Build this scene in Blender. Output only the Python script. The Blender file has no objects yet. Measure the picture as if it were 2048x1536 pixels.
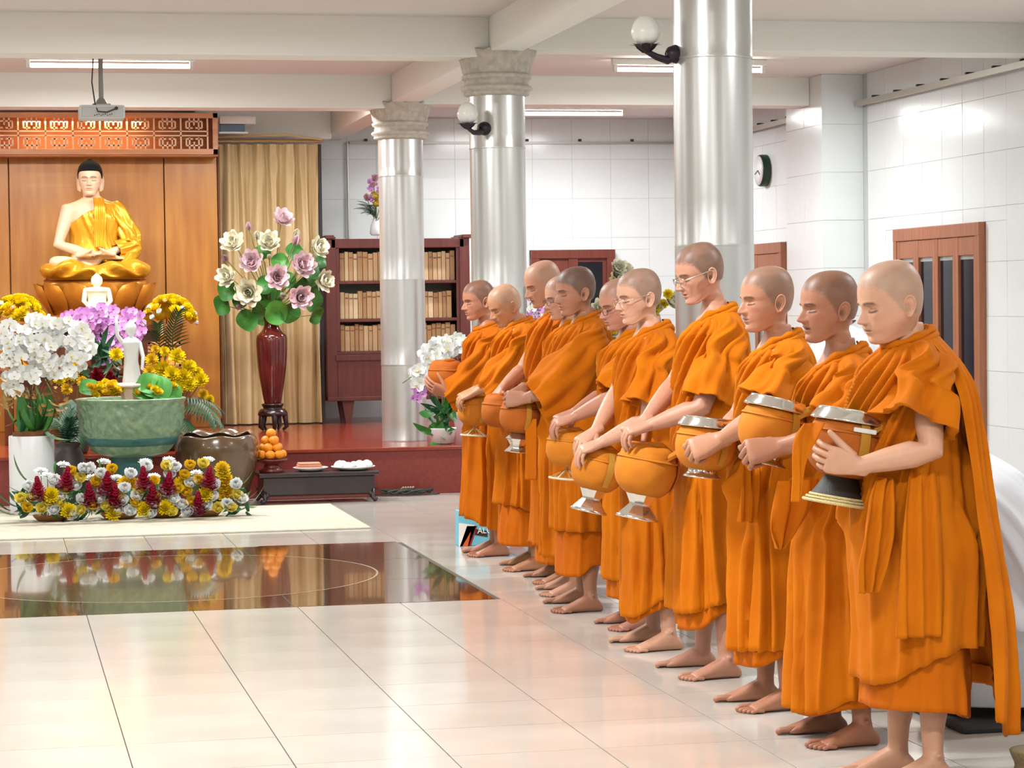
import bpy, bmesh, math, random
import numpy as np
from mathutils import Vector, Matrix, Euler

# ------------------------------------------------------------------ camera, world, lights
SC = bpy.context.scene
COL = SC.collection
FPX = 4866.0                                  # focal length in pixels of the 2048 x 1536 frame
YAW, PIT, ROL = (math.radians(a) for a in (11.98, -1.904, -0.75))
CAMZ = 1.5

def cam_basis():
    cy, sy = math.cos(YAW), math.sin(YAW)
    f = Vector((sy * math.cos(PIT), cy * math.cos(PIT), math.sin(PIT)))
    r = Vector((cy, -sy, 0)); u = r.cross(f)
    c, s = math.cos(ROL), math.sin(ROL)
    return c * r + s * u, -s * r + c * u, f
CR, CU, CF = cam_basis()
cam_data = bpy.data.cameras.new('camera')
cam_data.sensor_width = 36.0
cam_data.lens = FPX * 36.0 / 2048.0
cam_data.clip_end = 200
cam = bpy.data.objects.new('camera', cam_data)
COL.objects.link(cam)
cam.matrix_world = Matrix(((CR.x, CU.x, -CF.x, 0), (CR.y, CU.y, -CF.y, 0), (CR.z, CU.z, -CF.z, CAMZ), (0, 0, 0, 1)))
SC.camera = cam

world = bpy.data.worlds.new('world'); SC.world = world
world.use_nodes = True
world.node_tree.nodes['Background'].inputs[0].default_value = (0.9, 0.95, 1.0, 1)
world.node_tree.nodes['Background'].inputs[1].default_value = 0.5

SC.view_settings.view_transform = 'Standard'
SC.view_settings.look = 'None'
SC.view_settings.gamma = 1.0
SC.view_settings.use_curve_mapping = False
SC.view_settings.exposure = 0.97
CEIL = 3.37
SC.cycles.max_bounces = 5; SC.cycles.diffuse_bounces = 2; SC.cycles.glossy_bounces = 3; SC.cycles.transmission_bounces = 2
SC.cycles.caustics_reflective = False; SC.cycles.caustics_refractive = False
TUBE_W = 44.0            # watts of each ceiling tube

def at(px, py, Y):
    """world point seen at frame pixel (px, py) standing at depth Y"""
    d = CR * ((px - 1024) / FPX) - CU * ((py - 768) / FPX) + CF
    t = Y / d.y
    return Vector((d.x * t, Y, CAMZ + d.z * t))

def area_light(name, loc, sx, sy, power, color=(1, 1, 1), rot=(0, 0, 0)):
    d = bpy.data.lights.new(name, 'AREA'); d.shape = 'RECTANGLE'
    d.size = sx; d.size_y = sy; d.energy = power; d.color = color
    o = bpy.data.objects.new(name, d); COL.objects.link(o)
    o.location = loc; o.rotation_euler = rot
    return o

# ceiling fluorescent tubes: one per bay and aisle (the hall goes on behind the camera)
TUBES = []
for yy in (22.5, 18.2, 13.4, 8.5, 3.6, -1.2):
    for xx in (-3.5, 0.87, 5.3):
        if (xx, yy) != (0.87, 22.5): TUBES.append((xx, yy))
TUBES += [(0.2, 20.35), (2.3, 20.35)]          # unseen extra tubes, added behind the beam to brighten the altar bay
for i, (xx, yy) in enumerate(TUBES):
    area_light('tube_light', (xx, yy, CEIL - 0.115), 1.18, 0.07, TUBE_W * (1.7 if abs(xx - .87) < .1 and yy < 15 else .8 if yy < 15 else 1.0), (0.93, 0.98, 1.0))
# warm lamps hidden behind the lattice valance above the altar
for xx in (0.5, 1.1):
    area_light('altar_lamp_light', (xx, 22.55, 3.2), 0.5, 0.1, 4.5, (1.0, 0.74, 0.40), (math.radians(-6), 0, 0))

# ------------------------------------------------------------------ helpers
def lin(r, g, b):
    f = lambda c: (c / 255 / 12.92) if c / 255 <= 0.04045 else ((c / 255 + 0.055) / 1.055) ** 2.4
    return (f(r), f(g), f(b))

MATS = {}
def mat(name, rgb=(200, 200, 200), rough=0.5, metal=0.0, spec=0.5, bump=0.0, bscale=40.0, var=0.0, vscale=6.0,
        sheen=0.0, emit=0.0, vcol=False, stretch=None, bdist=0.01, coat=0.0, rgb2=None, trans=0.0, subs=0.0, detail=3.0):
    if name in MATS: return MATS[name]
    m = bpy.data.materials.new(name); m.use_nodes = True
    nt = m.node_tree; N = nt.nodes; L = nt.links
    b = N['Principled BSDF']
    c = lin(*rgb)
    b.inputs['Base Color'].default_value = (*c, 1)
    b.inputs['Roughness'].default_value = rough
    b.inputs['Metallic'].default_value = metal
    b.inputs['Specular IOR Level'].default_value = spec
    if coat: b.inputs['Coat Weight'].default_value = coat; b.inputs['Coat Roughness'].default_value = 0.08
    if sheen:
        b.inputs['Sheen Weight'].default_value = sheen; b.inputs['Sheen Roughness'].default_value = 0.4
        b.inputs['Sheen Tint'].default_value = (*[min(1, k * 1.3 + 0.1) for k in c], 1)
    if trans: b.inputs['Transmission Weight'].default_value = trans
    if subs:
        b.inputs['Subsurface Weight'].default_value = subs; b.inputs['Subsurface Radius'].default_value = (0.012, 0.005, 0.003)
    if emit:
        b.inputs['Emission Color'].default_value = (*c, 1); b.inputs['Emission Strength'].default_value = emit
    src = None
    tc = N.new('ShaderNodeTexCoord')
    def coord(scale):
        mp = N.new('ShaderNodeMapping')
        s = stretch or (1, 1, 1)
        mp.inputs['Scale'].default_value = [scale * k for k in s]
        L.new(tc.outputs['Object'], mp.inputs['Vector']); return mp.outputs['Vector']
    if vcol:
        a = N.new('ShaderNodeVertexColor'); a.layer_name = 'Col'
        src = a.outputs['Color']; L.new(src, b.inputs['Base Color'])
    if var or rgb2:
        n = N.new('ShaderNodeTexNoise'); n.inputs['Detail'].default_value = detail
        n.inputs['Scale'].default_value = 1.0
        L.new(coord(vscale), n.inputs['Vector'])
        mx = N.new('ShaderNodeMix'); mx.data_type = 'RGBA'
        rp = N.new('ShaderNodeMapRange'); rp.inputs[1].default_value = 0.3; rp.inputs[2].default_value = 0.7
        L.new(n.outputs['Fac'], rp.inputs[0]); L.new(rp.outputs[0], mx.inputs[0])
        c2 = lin(*rgb2) if rgb2 else tuple(min(1, k * (1 + var)) for k in c)
        c1 = c if rgb2 else tuple(k * (1 - var) for k in c)
        mx.inputs[6].default_value = (*c1, 1); mx.inputs[7].default_value = (*c2, 1)
        if vcol:
            mm = N.new('ShaderNodeMix'); mm.data_type = 'RGBA'; mm.blend_type = 'MULTIPLY'; mm.inputs[0].default_value = 1
            mx.inputs[6].default_value = (1 - var,) * 3 + (1,); mx.inputs[7].default_value = (1 + var,) * 3 + (1,)
            L.new(src, mm.inputs[6]); L.new(mx.outputs[2], mm.inputs[7]); L.new(mm.outputs[2], b.inputs['Base Color'])
        else:
            L.new(mx.outputs[2], b.inputs['Base Color'])
    if bump:
        n2 = N.new('ShaderNodeTexNoise'); n2.inputs['Detail'].default_value = 4; n2.inputs['Scale'].default_value = 1.0
        L.new(coord(bscale), n2.inputs['Vector'])
        bp = N.new('ShaderNodeBump'); bp.inputs['Strength'].default_value = min(1, bump); bp.inputs['Distance'].default_value = bdist
        L.new(n2.outputs['Fac'], bp.inputs['Height']); L.new(bp.outputs['Normal'], b.inputs['Normal'])
    MATS[name] = m
    return m

def link(o, parent=None):
    COL.objects.link(o)
    if parent is not None: o.parent = parent
    return o

def tag(o, label=None, cat=None, group=None, kind=None):
    if label: o['label'] = label
    if cat: o['category'] = cat
    if group: o['group'] = group
    if kind: o['kind'] = kind
    return o

def thing(name, loc, label, cat, group=None, rz=0.0):
    o = bpy.data.objects.new(name, None); COL.objects.link(o)
    o.location = loc; o.rotation_euler = (0, 0, rz); o.empty_display_size = 0.05
    return tag(o, label, cat, group)

def mkmesh(name, V, F, m=None, smooth=True, cols=None):
    me = bpy.data.meshes.new(name)
    me.from_pydata([tuple(v) for v in V], [], F if isinstance(F, list) else F.tolist())
    if m: me.materials.append(m)
    if smooth: me.polygons.foreach_set('use_smooth', [True] * len(me.polygons))
    if cols is not None:
        a = me.color_attributes.new('Col', 'FLOAT_COLOR', 'POINT')
        c = np.ones((len(V), 4), dtype=np.float32); c[:, :3] = cols
        a.data.foreach_set('color', c.ravel())
    me.update()
    return me

def obj(name, V, F, m, parent=None, smooth=True, loc=None, cols=None):
    o = bpy.data.objects.new(name, mkmesh(name, V, F, m, smooth, cols))
    link(o, parent)
    if loc is not None: o.location = loc
    return o

def inst(name, me, parent, M):
    o = bpy.data.objects.new(name, me); link(o, parent); o.matrix_local = M
    return o

class MB:
    """collects pieces of one mesh"""
    def __init__(s): s.V = []; s.F = []
    def add(s, V, F):
        k = len(s.V); s.V.extend([tuple(v) for v in V]); s.F.extend([tuple(int(i) + k for i in f) for f in F]); return s
    def box(s, lo, hi):
        x0, y0, z0 = lo; x1, y1, z1 = hi
        return s.add([(x0, y0, z0), (x1, y0, z0), (x1, y1, z0), (x0, y1, z0), (x0, y0, z1), (x1, y0, z1), (x1, y1, z1), (x0, y1, z1)],
                     [(0, 3, 2, 1), (4, 5, 6, 7), (0, 1, 5, 4), (1, 2, 6, 5), (2, 3, 7, 6), (3, 0, 4, 7)])
    def bbox(s, lo, hi, b=0.01):
        """box with chamfered edges"""
        bm = bmesh.new()
        M = Matrix.Translation([(l + h) / 2 for l, h in zip(lo, hi)]) @ Matrix.Diagonal([h - l for l, h in zip(lo, hi)] + [1])
        bmesh.ops.create_cube(bm, size=1, matrix=M)
        bmesh.ops.bevel(bm, geom=bm.edges[:], offset=b, segments=2, affect='EDGES', profile=0.6)
        bm.verts.index_update()
        s.add([v.co[:] for v in bm.verts], [[v.index for v in f.verts] for f in bm.faces]); bm.free(); return s
    def tube(s, pts, rad, n=10, cap=True):
        V, F = tube(pts, rad, n, cap); return s.add(V, F)
    def lathe(s, prof, n=32, c=(0, 0, 0), cap=False):
        V, F = lathe(prof, n, c); return s.add(V, F)
    def build(s, name, m, parent=None, smooth=False, loc=None):
        return obj(name, s.V, s.F, m, parent, smooth, loc)
    def mesh(s, name, m, smooth=False): return mkmesh(name, s.V, s.F, m, smooth)

def gridF(nu, nv, wu=False, wv=False, flip=False):
    i = np.arange(nu if wu else nu - 1); j = np.arange(nv if wv else nv - 1)
    I, J = np.meshgrid(i, j, indexing='ij')
    a = I * nv + J; b = ((I + 1) % nu) * nv + J; c = ((I + 1) % nu) * nv + (J + 1) % nv; d = I * nv + (J + 1) % nv
    F = np.stack([a, b, c, d], -1).reshape(-1, 4)
    return F[:, ::-1] if flip else F

def tube(pts, rad, n=10, cap=True, ell=None):
    """tube through pts with a radius for each; round-capped"""
    P = [np.array(p, float) for p in pts]; k = len(P)
    R = [rad] * k if np.isscalar(rad) else list(rad)
    T = []
    for i in range(k):
        t = P[min(i + 1, k - 1)] - P[max(i - 1, 0)]; T.append(t / (np.linalg.norm(t) + 1e-9))
    up = np.array((0, 0, 1.0)) if abs(T[0][2]) < 0.9 else np.array((1.0, 0, 0))
    rows = []
    ang = np.linspace(0, 2 * np.pi, n, endpoint=False)
    def ring(c, r, t, up):
        a = np.cross(up, t); a /= np.linalg.norm(a) + 1e-9; b = np.cross(t, a)
        return c + r * (np.outer(np.cos(ang), a) + np.outer(np.sin(ang), b)), b
    if cap:
        for q in (0.25, 0.62, 0.88): pass
        for q in (math.radians(75), math.radians(40)):
            rg, _ = ring(P[0] - T[0] * R[0] * math.sin(q), R[0] * math.cos(q), T[0], up); rows.append(rg)
    for i in range(k):
        rg, b = ring(P[i], R[i], T[i], up); rows.append(rg); up = b if True else up
    if cap:
        for q in (math.radians(40), math.radians(75)):
            rg, _ = ring(P[-1] + T[-1] * R[-1] * math.sin(q), R[-1] * math.cos(q), T[-1], up); rows.append(rg)
    m = len(rows)
    V = np.concatenate(rows); F = gridF(m, n, wv=True).tolist()
    F = [f[::-1] for f in F]
    if cap:
        F.append(list(range(n))[::-1]); F.append([(m - 1) * n + j for j in range(n)])
        F[-2] = F[-2][::-1]; F[-1] = F[-1]
    return V.tolist(), F

def lathe(prof, n=32, c=(0, 0, 0), fn=None):
    ang = np.linspace(0, 2 * np.pi, n, endpoint=False)
    V = []
    for k, (r, z) in enumerate(prof):
        for a in ang:
            rr, zz = (r, z) if fn is None else fn(r, z, a, k)
            V.append((c[0] + rr * math.cos(a), c[1] + rr * math.sin(a), c[2] + zz))
    return V, gridF(len(prof), n, wv=True, flip=True).tolist()

def smooth_prof(pts, k=4):
    """Catmull-Rom refine of a profile"""
    P = np.array(pts, float); out = []
    for i in range(len(P) - 1):
        p0 = P[max(i - 1, 0)]; p1 = P[i]; p2 = P[i + 1]; p3 = P[min(i + 2, len(P) - 1)]
        for j in range(k):
            t = j / k
            out.append(0.5 * (2 * p1 + (p2 - p0) * t + (2 * p0 - 5 * p1 + 4 * p2 - p3) * t * t + (3 * p1 - p0 - 3 * p2 + p3) * t ** 3))
    out.append(P[-1])
    return np.array(out)

def sstep(a, b, x):
    t = np.clip((np.asarray(x, float) - a) / (b - a + 1e-12), 0, 1); return t * t * (3 - 2 * t)
def TRS(loc, rot=(0, 0, 0), s=1.0):
    sc = (s, s, s) if np.isscalar(s) else s
    return Matrix.Translation(loc) @ Euler(rot, 'XYZ').to_matrix().to_4x4() @ Matrix.Diagonal((*sc, 1))
def aim(loc, d, s=1.0, spin=0.0):
    """matrix whose local +Z points along d"""
    q = Vector(d).normalized().to_track_quat('Z', 'Y').to_matrix().to_4x4()
    sc = (s, s, s) if np.isscalar(s) else s
    return Matrix.Translation(loc) @ q @ Matrix.Rotation(spin, 4, 'Z') @ Matrix.Diagonal((*sc, 1))

# value noise usable on numpy arrays
_rn = np.random.RandomState(7); _tab = _rn.rand(256, 256)
def vnoise(x, y):
    x = np.asarray(x, float); y = np.asarray(y, float)
    xi = np.floor(x).astype(int); yi = np.floor(y).astype(int); fx = x - xi; fy = y - yi
    fx = fx * fx * (3 - 2 * fx); fy = fy * fy * (3 - 2 * fy)
    g = lambda a, b: _tab[a % 256, b % 256]
    return (g(xi, yi) * (1 - fx) + g(xi + 1, yi) * fx) * (1 - fy) + (g(xi, yi + 1) * (1 - fx) + g(xi + 1, yi + 1) * fx) * fy
# ------------------------------------------------------------------ materials of the room
M_wallp = mat('wall_grout', (196, 198, 196), 0.8)
M_tile = mat('wall_tile_gloss', (238, 241, 240), 0.16, spec=0.5, bump=0.10, bscale=9, var=0.015, vscale=3)
M_floorgrout = mat('floor_grout', (96, 86, 76), 0.9)
M_floor = mat('floor_tile_gloss', (212, 204, 194), 0.12, spec=0.6, bump=0.012, bscale=2.5, rgb2=(203, 194, 182), vscale=2.2)
M_ceil = mat('ceiling_paint', (236, 226, 220), 0.85, var=0.012, vscale=1.5)
M_beam = mat('beam_paint', (252, 249, 242), 0.7)
M_granite = mat('granite_polish', (124, 88, 58), 0.03, spec=0.9, rgb2=(60, 40, 26), vscale=38, coat=0.6, detail=6)
M_granite2 = mat('granite_circle', (146, 112, 78), 0.03, spec=0.9, rgb2=(90, 64, 44), vscale=46, coat=0.6, detail=6)
M_pale = mat('inlay_pale', (205, 190, 165), 0.08)
M_plat = mat('platform_lacquer', (150, 62, 38), 0.16, spec=0.5, rgb2=(134, 48, 30), vscale=3, bump=0.02, bscale=4)
M_platside = mat('platform_side', (138, 52, 40), 0.4, rgb2=(124, 42, 34), vscale=30)

# ------------------------------------------------------------------ floor
XR, YB, XL, YF = 7.135, 24.18, -5.4, -4.0
fl = obj('floor', *[(v, f) for v, f in [(MB().box((XL, YF, -0.2), (XR + 0.2, YB + 0.2, -0.004)).V, MB().box((XL, YF, -0.2), (XR + 0.2, YB + 0.2, -0.004)).F)]][0], M_floorgrout, None, False)
tag(fl, kind='structure')
T = 0.5185
x_lines = [0.412 + T * k for k in range(-12, 14)]
y0 = 8.42
def tile_mesh(sx, sy, m, name='tile', h=0.004, b=0.0012):
    x, y = sx / 2, sy / 2
    V = [(-x, -y, -h), (x, -y, -h), (x, y, -h), (-x, y, -h), (-x, -y, -b), (x, -y, -b), (x, y, -b), (-x, y, -b),
         (-x + b, -y + b, 0), (x - b, -y + b, 0), (x - b, y - b, 0), (-x + b, y - b, 0)]
    F = [(0, 1, 5, 4), (1, 2, 6, 5), (2, 3, 7, 6), (3, 0, 4, 7), (4, 5, 9, 8), (5, 6, 10, 9), (6, 7, 11, 10), (7, 4, 8, 11), (8, 9, 10, 11)]
    return mkmesh(name, V, F, m, False)
G = 0.0042
ftile = tile_mesh(T - G, T - G, M_floor, b=0.0001)
rest = MB()
GX0, GX1, GY0, GY1 = 0.412 - 2 * T, 2.46, 12.06, 15.2   # granite inlay
R0 = random.Random(3)
for k in range(-24, 31):
    ya = y0 + T * k; yc = ya + T / 2
    if yc < YF or ya > 19.1: continue
    for xa in x_lines:
        xc = xa + T / 2
        if xc > XR: continue
        if GX0 - 0.02 < xc < GX1 + 0.02 and GY0 < yc < GY1: continue
        p = Vector((xc, yc, CAMZ * 0)) - Vector((0, 0, CAMZ))
        d = p.dot(CF); sx_ = 1024 + FPX * p.dot(CR) / max(d, 0.1); sy_ = 768 - FPX * p.dot(CU) / max(d, 0.1)
        if d > 4 and -200 < sx_ < 2250 and sy_ < 1760:
            o = inst('tile', ftile, fl, TRS((xc, yc, 0), (R0.uniform(-.0006, .0006), R0.uniform(-.0006, .0006), 0)))
        else:
            h = (T - G) / 2
            rest.box((xc - h, yc - h, -0.004), (xc + h, yc + h, 0))
o = rest.build('tile_field', M_floor, fl); tag(o, kind='stuff')

# granite inlay: slabs in the floor grid, a paler disc with pale strip in the middle
gxs = [GX0 + (GX1 - GX0) / 3 * i for i in range(4)]; gys = [GY0 + (GY1 - GY0) / 3 * i for i in range(4)]
for i in range(3):
    for j in range(3):
        sx, sy = gxs[i + 1] - gxs[i], gys[j + 1] - gys[j]
        inst('granite_slab', tile_mesh(sx - .004, sy - .004, M_granite, 'granite_slab', .0038), fl, TRS(((gxs[i] + gxs[i + 1]) / 2, (gys[j] + gys[j + 1]) / 2, 0)))
gcx, gcy, gr = (GX0 + GX1) / 2 + 0.0, (GY0 + GY1) / 2, 1.16
b = MB(); n = 72
for rr, zz in ((gr, 0.0004),):
    b.add([(gcx, gcy, zz)] + [(gcx + rr * math.cos(2 * math.pi * a / n), gcy + rr * math.sin(2 * math.pi * a / n), zz) for a in range(n)],
          [(0, 1 + a, 1 + (a + 1) % n) for a in range(n)])
b.build('granite_disc', M_granite2, fl)
V = []; 
for rr in (gr, gr + 0.012):
    V += [(gcx + rr * math.cos(2 * math.pi * a / n), gcy + rr * math.sin(2 * math.pi * a / n), 0.0007) for a in range(n)]
obj('inlay_strip', V, gridF(2, n, wv=True, flip=True), M_pale, fl, False)

# platform (raised altar floor)
PZ, PY = 0.375, 18.97
pf = thing('altar_platform', (2, PY, 0), 'low red lacquered platform across the altar end of the hall', 'platform')
MB().bbox((XL - 1.98, 0, 0), (4.77, YB - PY - .02, PZ - 0.03), 0.004).build('riser', M_platside, pf)
MB().bbox((XL - 1.98, -0.02, PZ - 0.03), (4.77, YB - PY - .02, PZ), 0.008).build('deck', M_plat, pf)

# ------------------------------------------------------------------ walls
WT = 0.4
def wall(name, lo, hi, m=M_wallp):
    o = MB().box(lo, hi).build(name, m); tag(o, kind='structure'); return o
w_back = wall('wall_back', (XL, YB, 0), (XR + .2, YB + .2, CEIL))
w_right = wall('wall_right', (XR, YF, 0), (XR + .2, YB, CEIL))
M_farwall = mat('far_wall_paint', (176, 170, 160), 0.8)
w_left = wall('wall_left', (XL - .2, YF, 0), (XL, YB, CEIL), M_farwall)
w_front = wall('wall_front', (XL, YF - .2, 0), (XR + .2, YF, CEIL), M_farwall)
wtile = tile_mesh(WT - .004, WT - .004, M_tile, 'tile', 0.003, 0.0006)
def halfmesh(w, h): return tile_mesh(w - .003, h - .003, M_tile, 'tile', 0.003, 0.0006)
zrows = [(2.957 - WT * k) for k in range(0, 8)]          # lower edges of tile rows
rows = [(zrows[0], CEIL)] + [(zrows[i + 1], zrows[i]) for i in range(7)]
RW = random.Random(5)
cache = {}
def wtile_at(parent, c, w, h, rot):
    key = (round(w, 3), round(h, 3))
    if key not in cache: cache[key] = halfmesh(w, h)
    inst('tile', cache[key], parent, TRS(c) @ Euler(rot).to_matrix().to_4x4() @ Euler((RW.uniform(-.003, .003), RW.uniform(-.003, .003), 0)).to_matrix().to_4x4())
def clip_rects(r, hole):
    a0, b0, a1, b1 = r; h0, k0, h1, k1 = hole
    if a1 <= h0 or a0 >= h1 or b1 <= k0 or b0 >= k1: return [r]
    out = []
    if b1 > k1: out.append((a0, k1, a1, b1))
    if b0 < k0: out.append((a0, b0, a1, k0))
    lo, hi = max(b0, k0), min(b1, k1)
    if a0 < h0: out.append((a0, lo, h0, hi))
    if a1 > h1: out.append((h1, lo, a1, hi))
    return [q for q in out if q[2] - q[0] > .02 and q[3] - q[1] > .02]
DOOR = (5.33, 6.21, 2.035)      # back door x0,x1,top
xs = [3.06] + [3.478 + 0.4 * 0] + [4.569 + WT * k - 2 * WT for k in range(0, 9)]
xs = [3.06, 3.47, 3.77, 4.17, 4.57, 4.97, 5.37, 5.785, 6.19, 6.59, 6.99, XR]
for i in range(len(xs) - 1):
    for (za, zb) in rows:
        if za < 0.1: continue
        for (a0, b0, a1, b1) in clip_rects((xs[i], za, xs[i + 1], zb), (DOOR[0], -1, DOOR[1], DOOR[2])):
            wtile_at(w_back, ((a0 + a1) / 2, YB - .003, (b0 + b1) / 2), a1 - a0, b1 - b0, (math.pi / 2, 0, 0))
WIN = (16.78, 18.53, 0.12, 2.052); WIN2 = (21.38, 22.6, 0.5, 2.03)
ys = [24.17 - 0.0 * 1]
yl = [16.40 - WT * k for k in range(1, 21)][::-1] + [16.40 + 0.405 * k for k in range(0, 20)]
for i in range(len(yl) - 1):
    ya, yb = yl[i], min(yl[i + 1], YB)
    if yb - ya < .05: continue
    for (za, zb) in rows:
        if za < 0.1 or 19.34 < (ya + yb) / 2 < 20.3: continue
        for r1 in clip_rects((ya, za, yb, zb), (WIN[0], WIN[2], WIN[1], WIN[3])):
            for (a0, b0, a1, b1) in clip_rects(r1, (WIN2[0], WIN2[2], WIN2[1], WIN2[3])):
                wtile_at(w_right, (XR - .003, (a0 + a1) / 2, (b0 + b1) / 2), a1 - a0, b1 - b0, (math.pi / 2, 0, -math.pi / 2))
# pilaster on the right wall
pil = wall('wall_pilaster', (6.78, 19.345, 0), (XR, 20.3, CEIL))
for (za, zb) in rows:
    if za < 0.1: continue
    wtile_at(pil, ((6.77 + XR) / 2, 19.345 - .003, (za + zb) / 2), XR - 6.77, zb - za, (math.pi / 2, 0, 0))
    for (ya, yb) in ((19.34, 19.82), (19.82, 20.3)):
        wtile_at(pil, (6.78 - .003, (ya + yb) / 2, (za + zb) / 2), yb - ya, zb - za, (math.pi / 2, 0, -math.pi / 2))

# ------------------------------------------------------------------ ceiling and beams
cl = MB().box((XL, YF, CEIL), (XR + .2, YB + .2, CEIL + .2)).build('ceiling', M_ceil); tag(cl, kind='structure')
k = 1
def beam(lo, hi):
    global k
    o = MB().bbox(lo, hi, 0.006).build('trim_%d' % k, M_beam); tag(o, kind='structure'); k += 1
PXC = 3.30
for yb, zl, zr in ((19.66, 3.10, 3.135), (15.66, 3.112, 3.165), (10.8, 3.112, 3.165), (6.0, 3.112, 3.165), (1.2, 3.112, 3.165)):
    beam((XL, yb, zl), (3.2, yb + .32, CEIL + .05))
    beam((3.42, yb, zr), (XR if yb != 19.66 else 6.775, yb + .32, CEIL + .05))
beam((3.2, YF, 3.15), (3.42, YB, CEIL + .05))
beam((-1.7, YF, 3.15), (-1.48, YB, CEIL + .05))
beam((1.9, 23.3, 3.10), (3.2, YB, CEIL + .05))
# curtain track on the right wall (near length and beyond the pilaster), wall strip at the back
M_alu = mat('aluminium', (190, 186, 176), 0.45, metal=0.6)
M_dark = mat('dark_screw', (60, 55, 50), 0.6)
for (a, b_, lab) in ((15.0, 19.42, 'long grey curtain rail screwed high on the tiled right wall'), (20.32, 24.1, 'short grey rail on right wall above the round clock')):
    t = thing('curtain_rail', (XR - .05, a, 3.1), lab, 'rail')
    MB().box((-.03, 0, 0), (.0, b_ - a, .045)).build('track', M_alu, t)
    for q in range(1, 9):
        yy = (b_ - a) * q / 9
        MB().bbox((-.02, yy, .045), (.05, yy + .03, .065), .004).build('bracket', M_dark, t)
t = thing('wall_cable_duct', (3.5, YB - .03, 3.11), 'thin grey cable duct across the back tiled wall', 'duct')
MB().box((0, 0, 0), (XR - 3.5, .02, .025)).build('duct', M_alu, t)
for q in range(7): MB().bbox((.15 + q * .55, -.008, .026), (.18 + q * .55, .02, .05), .003).build('clip', M_dark, t)
t = thing('wall_pipe', (3.475, YB - .03, 2.1), 'thin vertical grey pipe on the tiled wall beside the curtain', 'pipe')
MB().tube([(0, 0, 0), (0, 0, 1.02)], .011, 8).build('pipe', M_alu, t)

# ------------------------------------------------------------------ door and windows
M_wood = mat('door_wood', (122, 58, 42), 0.4, rgb2=(104, 44, 32), vscale=3, stretch=(12, 12, 1))
M_wood2 = mat('window_wood', (172, 110, 78), 0.45, rgb2=(152, 92, 62), vscale=3, stretch=(12, 12, 1))
M_glass = mat('dark_glass', (10, 16, 34), 0.08, spec=0.35, rgb2=(38, 36, 38), vscale=1.6)
M_glass2 = mat('grey_glass', (150, 150, 145), 0.1, spec=0.8)
d = thing('door_1', (DOOR[0], YB, 0.0), 'dark red wooden door with dark panes in the back wall', 'door'); d['kind'] = 'structure'; del d['category']
W = DOOR[1] - DOOR[0]
MB().box((0, -.05, PZ), (W, -.012, DOOR[2])).build('leaf', M_wood, d)
for lo, hi in (((0.001, -.078, PZ), (.09, -.01, DOOR[2] - .001)), ((W - .09, -.078, PZ), (W - .001, -.01, DOOR[2] - .001)), ((0, -.08, DOOR[2] - .09), (W, -.012, DOOR[2])), ((W / 2 - .05, -.07, PZ), (W / 2 + .05, -.01, DOOR[2]))):
    MB().bbox(lo, hi, .006).build('frame_rail', M_wood, d)
MB().bbox((W / 2 + .05, -.058, 1.2), (W - .13, -.045, 1.91), .004).build('pane', M_glass, d)

def wooden_window(nm, ya, yb, za, zb, npane, mg, label):
    w = thing(nm, (XR, ya, za), label, 'window'); w['kind'] = 'structure'; del w['category']
    L_ = yb - ya; H = zb - za; f = .07
    MB().box((-.008, 0, 0), (.0, L_, H)).build('backing', M_wood2, w)
    for lo, hi in (((-.058, .001, .001), (-.001, f, H - .001)), ((-.058, L_ - f, .001), (-.001, L_ - .001, H - .001)), ((-.06, 0, H - .1), (0, L_, H)), ((-.06, 0, 0), (0, L_, f))):
        MB().bbox(lo, hi, .006).build('frame', M_wood2, w)
    cw = (L_ - 2 * f) / npane
    for i in range(npane):
        y = f + i * cw
        s = MB()
        for lo, hi in (((-.05, y, f), (-.012, y + .055, H - .1)), ((-.05, y + cw - .055, f), (-.012, y + cw, H - .1)), ((-.048, y + .054, H - .24), (-.012, y + cw - .054, H - .102)), ((-.048, y + .054, f), (-.012, y + cw - .054, f + .09))):
            s.bbox(lo, hi, .005)
        sash = s.build('sash', M_wood2, w)
        MB().box((-.026, y + .05, f + .08), (-.018, y + cw - .05, H - .235)).build('pane', mg, sash)
        MB().box((-.03, y + .055, H - .27), (-.016, y + cw - .055, H - .235)).build('blind_edge', M_glass2, sash)
    return w
wooden_window('window_1', WIN[0], WIN[1], WIN[2], WIN[3], 4, M_glass, 'four-leaf brown wooden window with dark glass in right wall')
wooden_window('window_2', WIN2[0], WIN2[1], WIN2[2], WIN2[3], 3, M_glass2, 'brown wooden window with grey panes below the clock')

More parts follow.
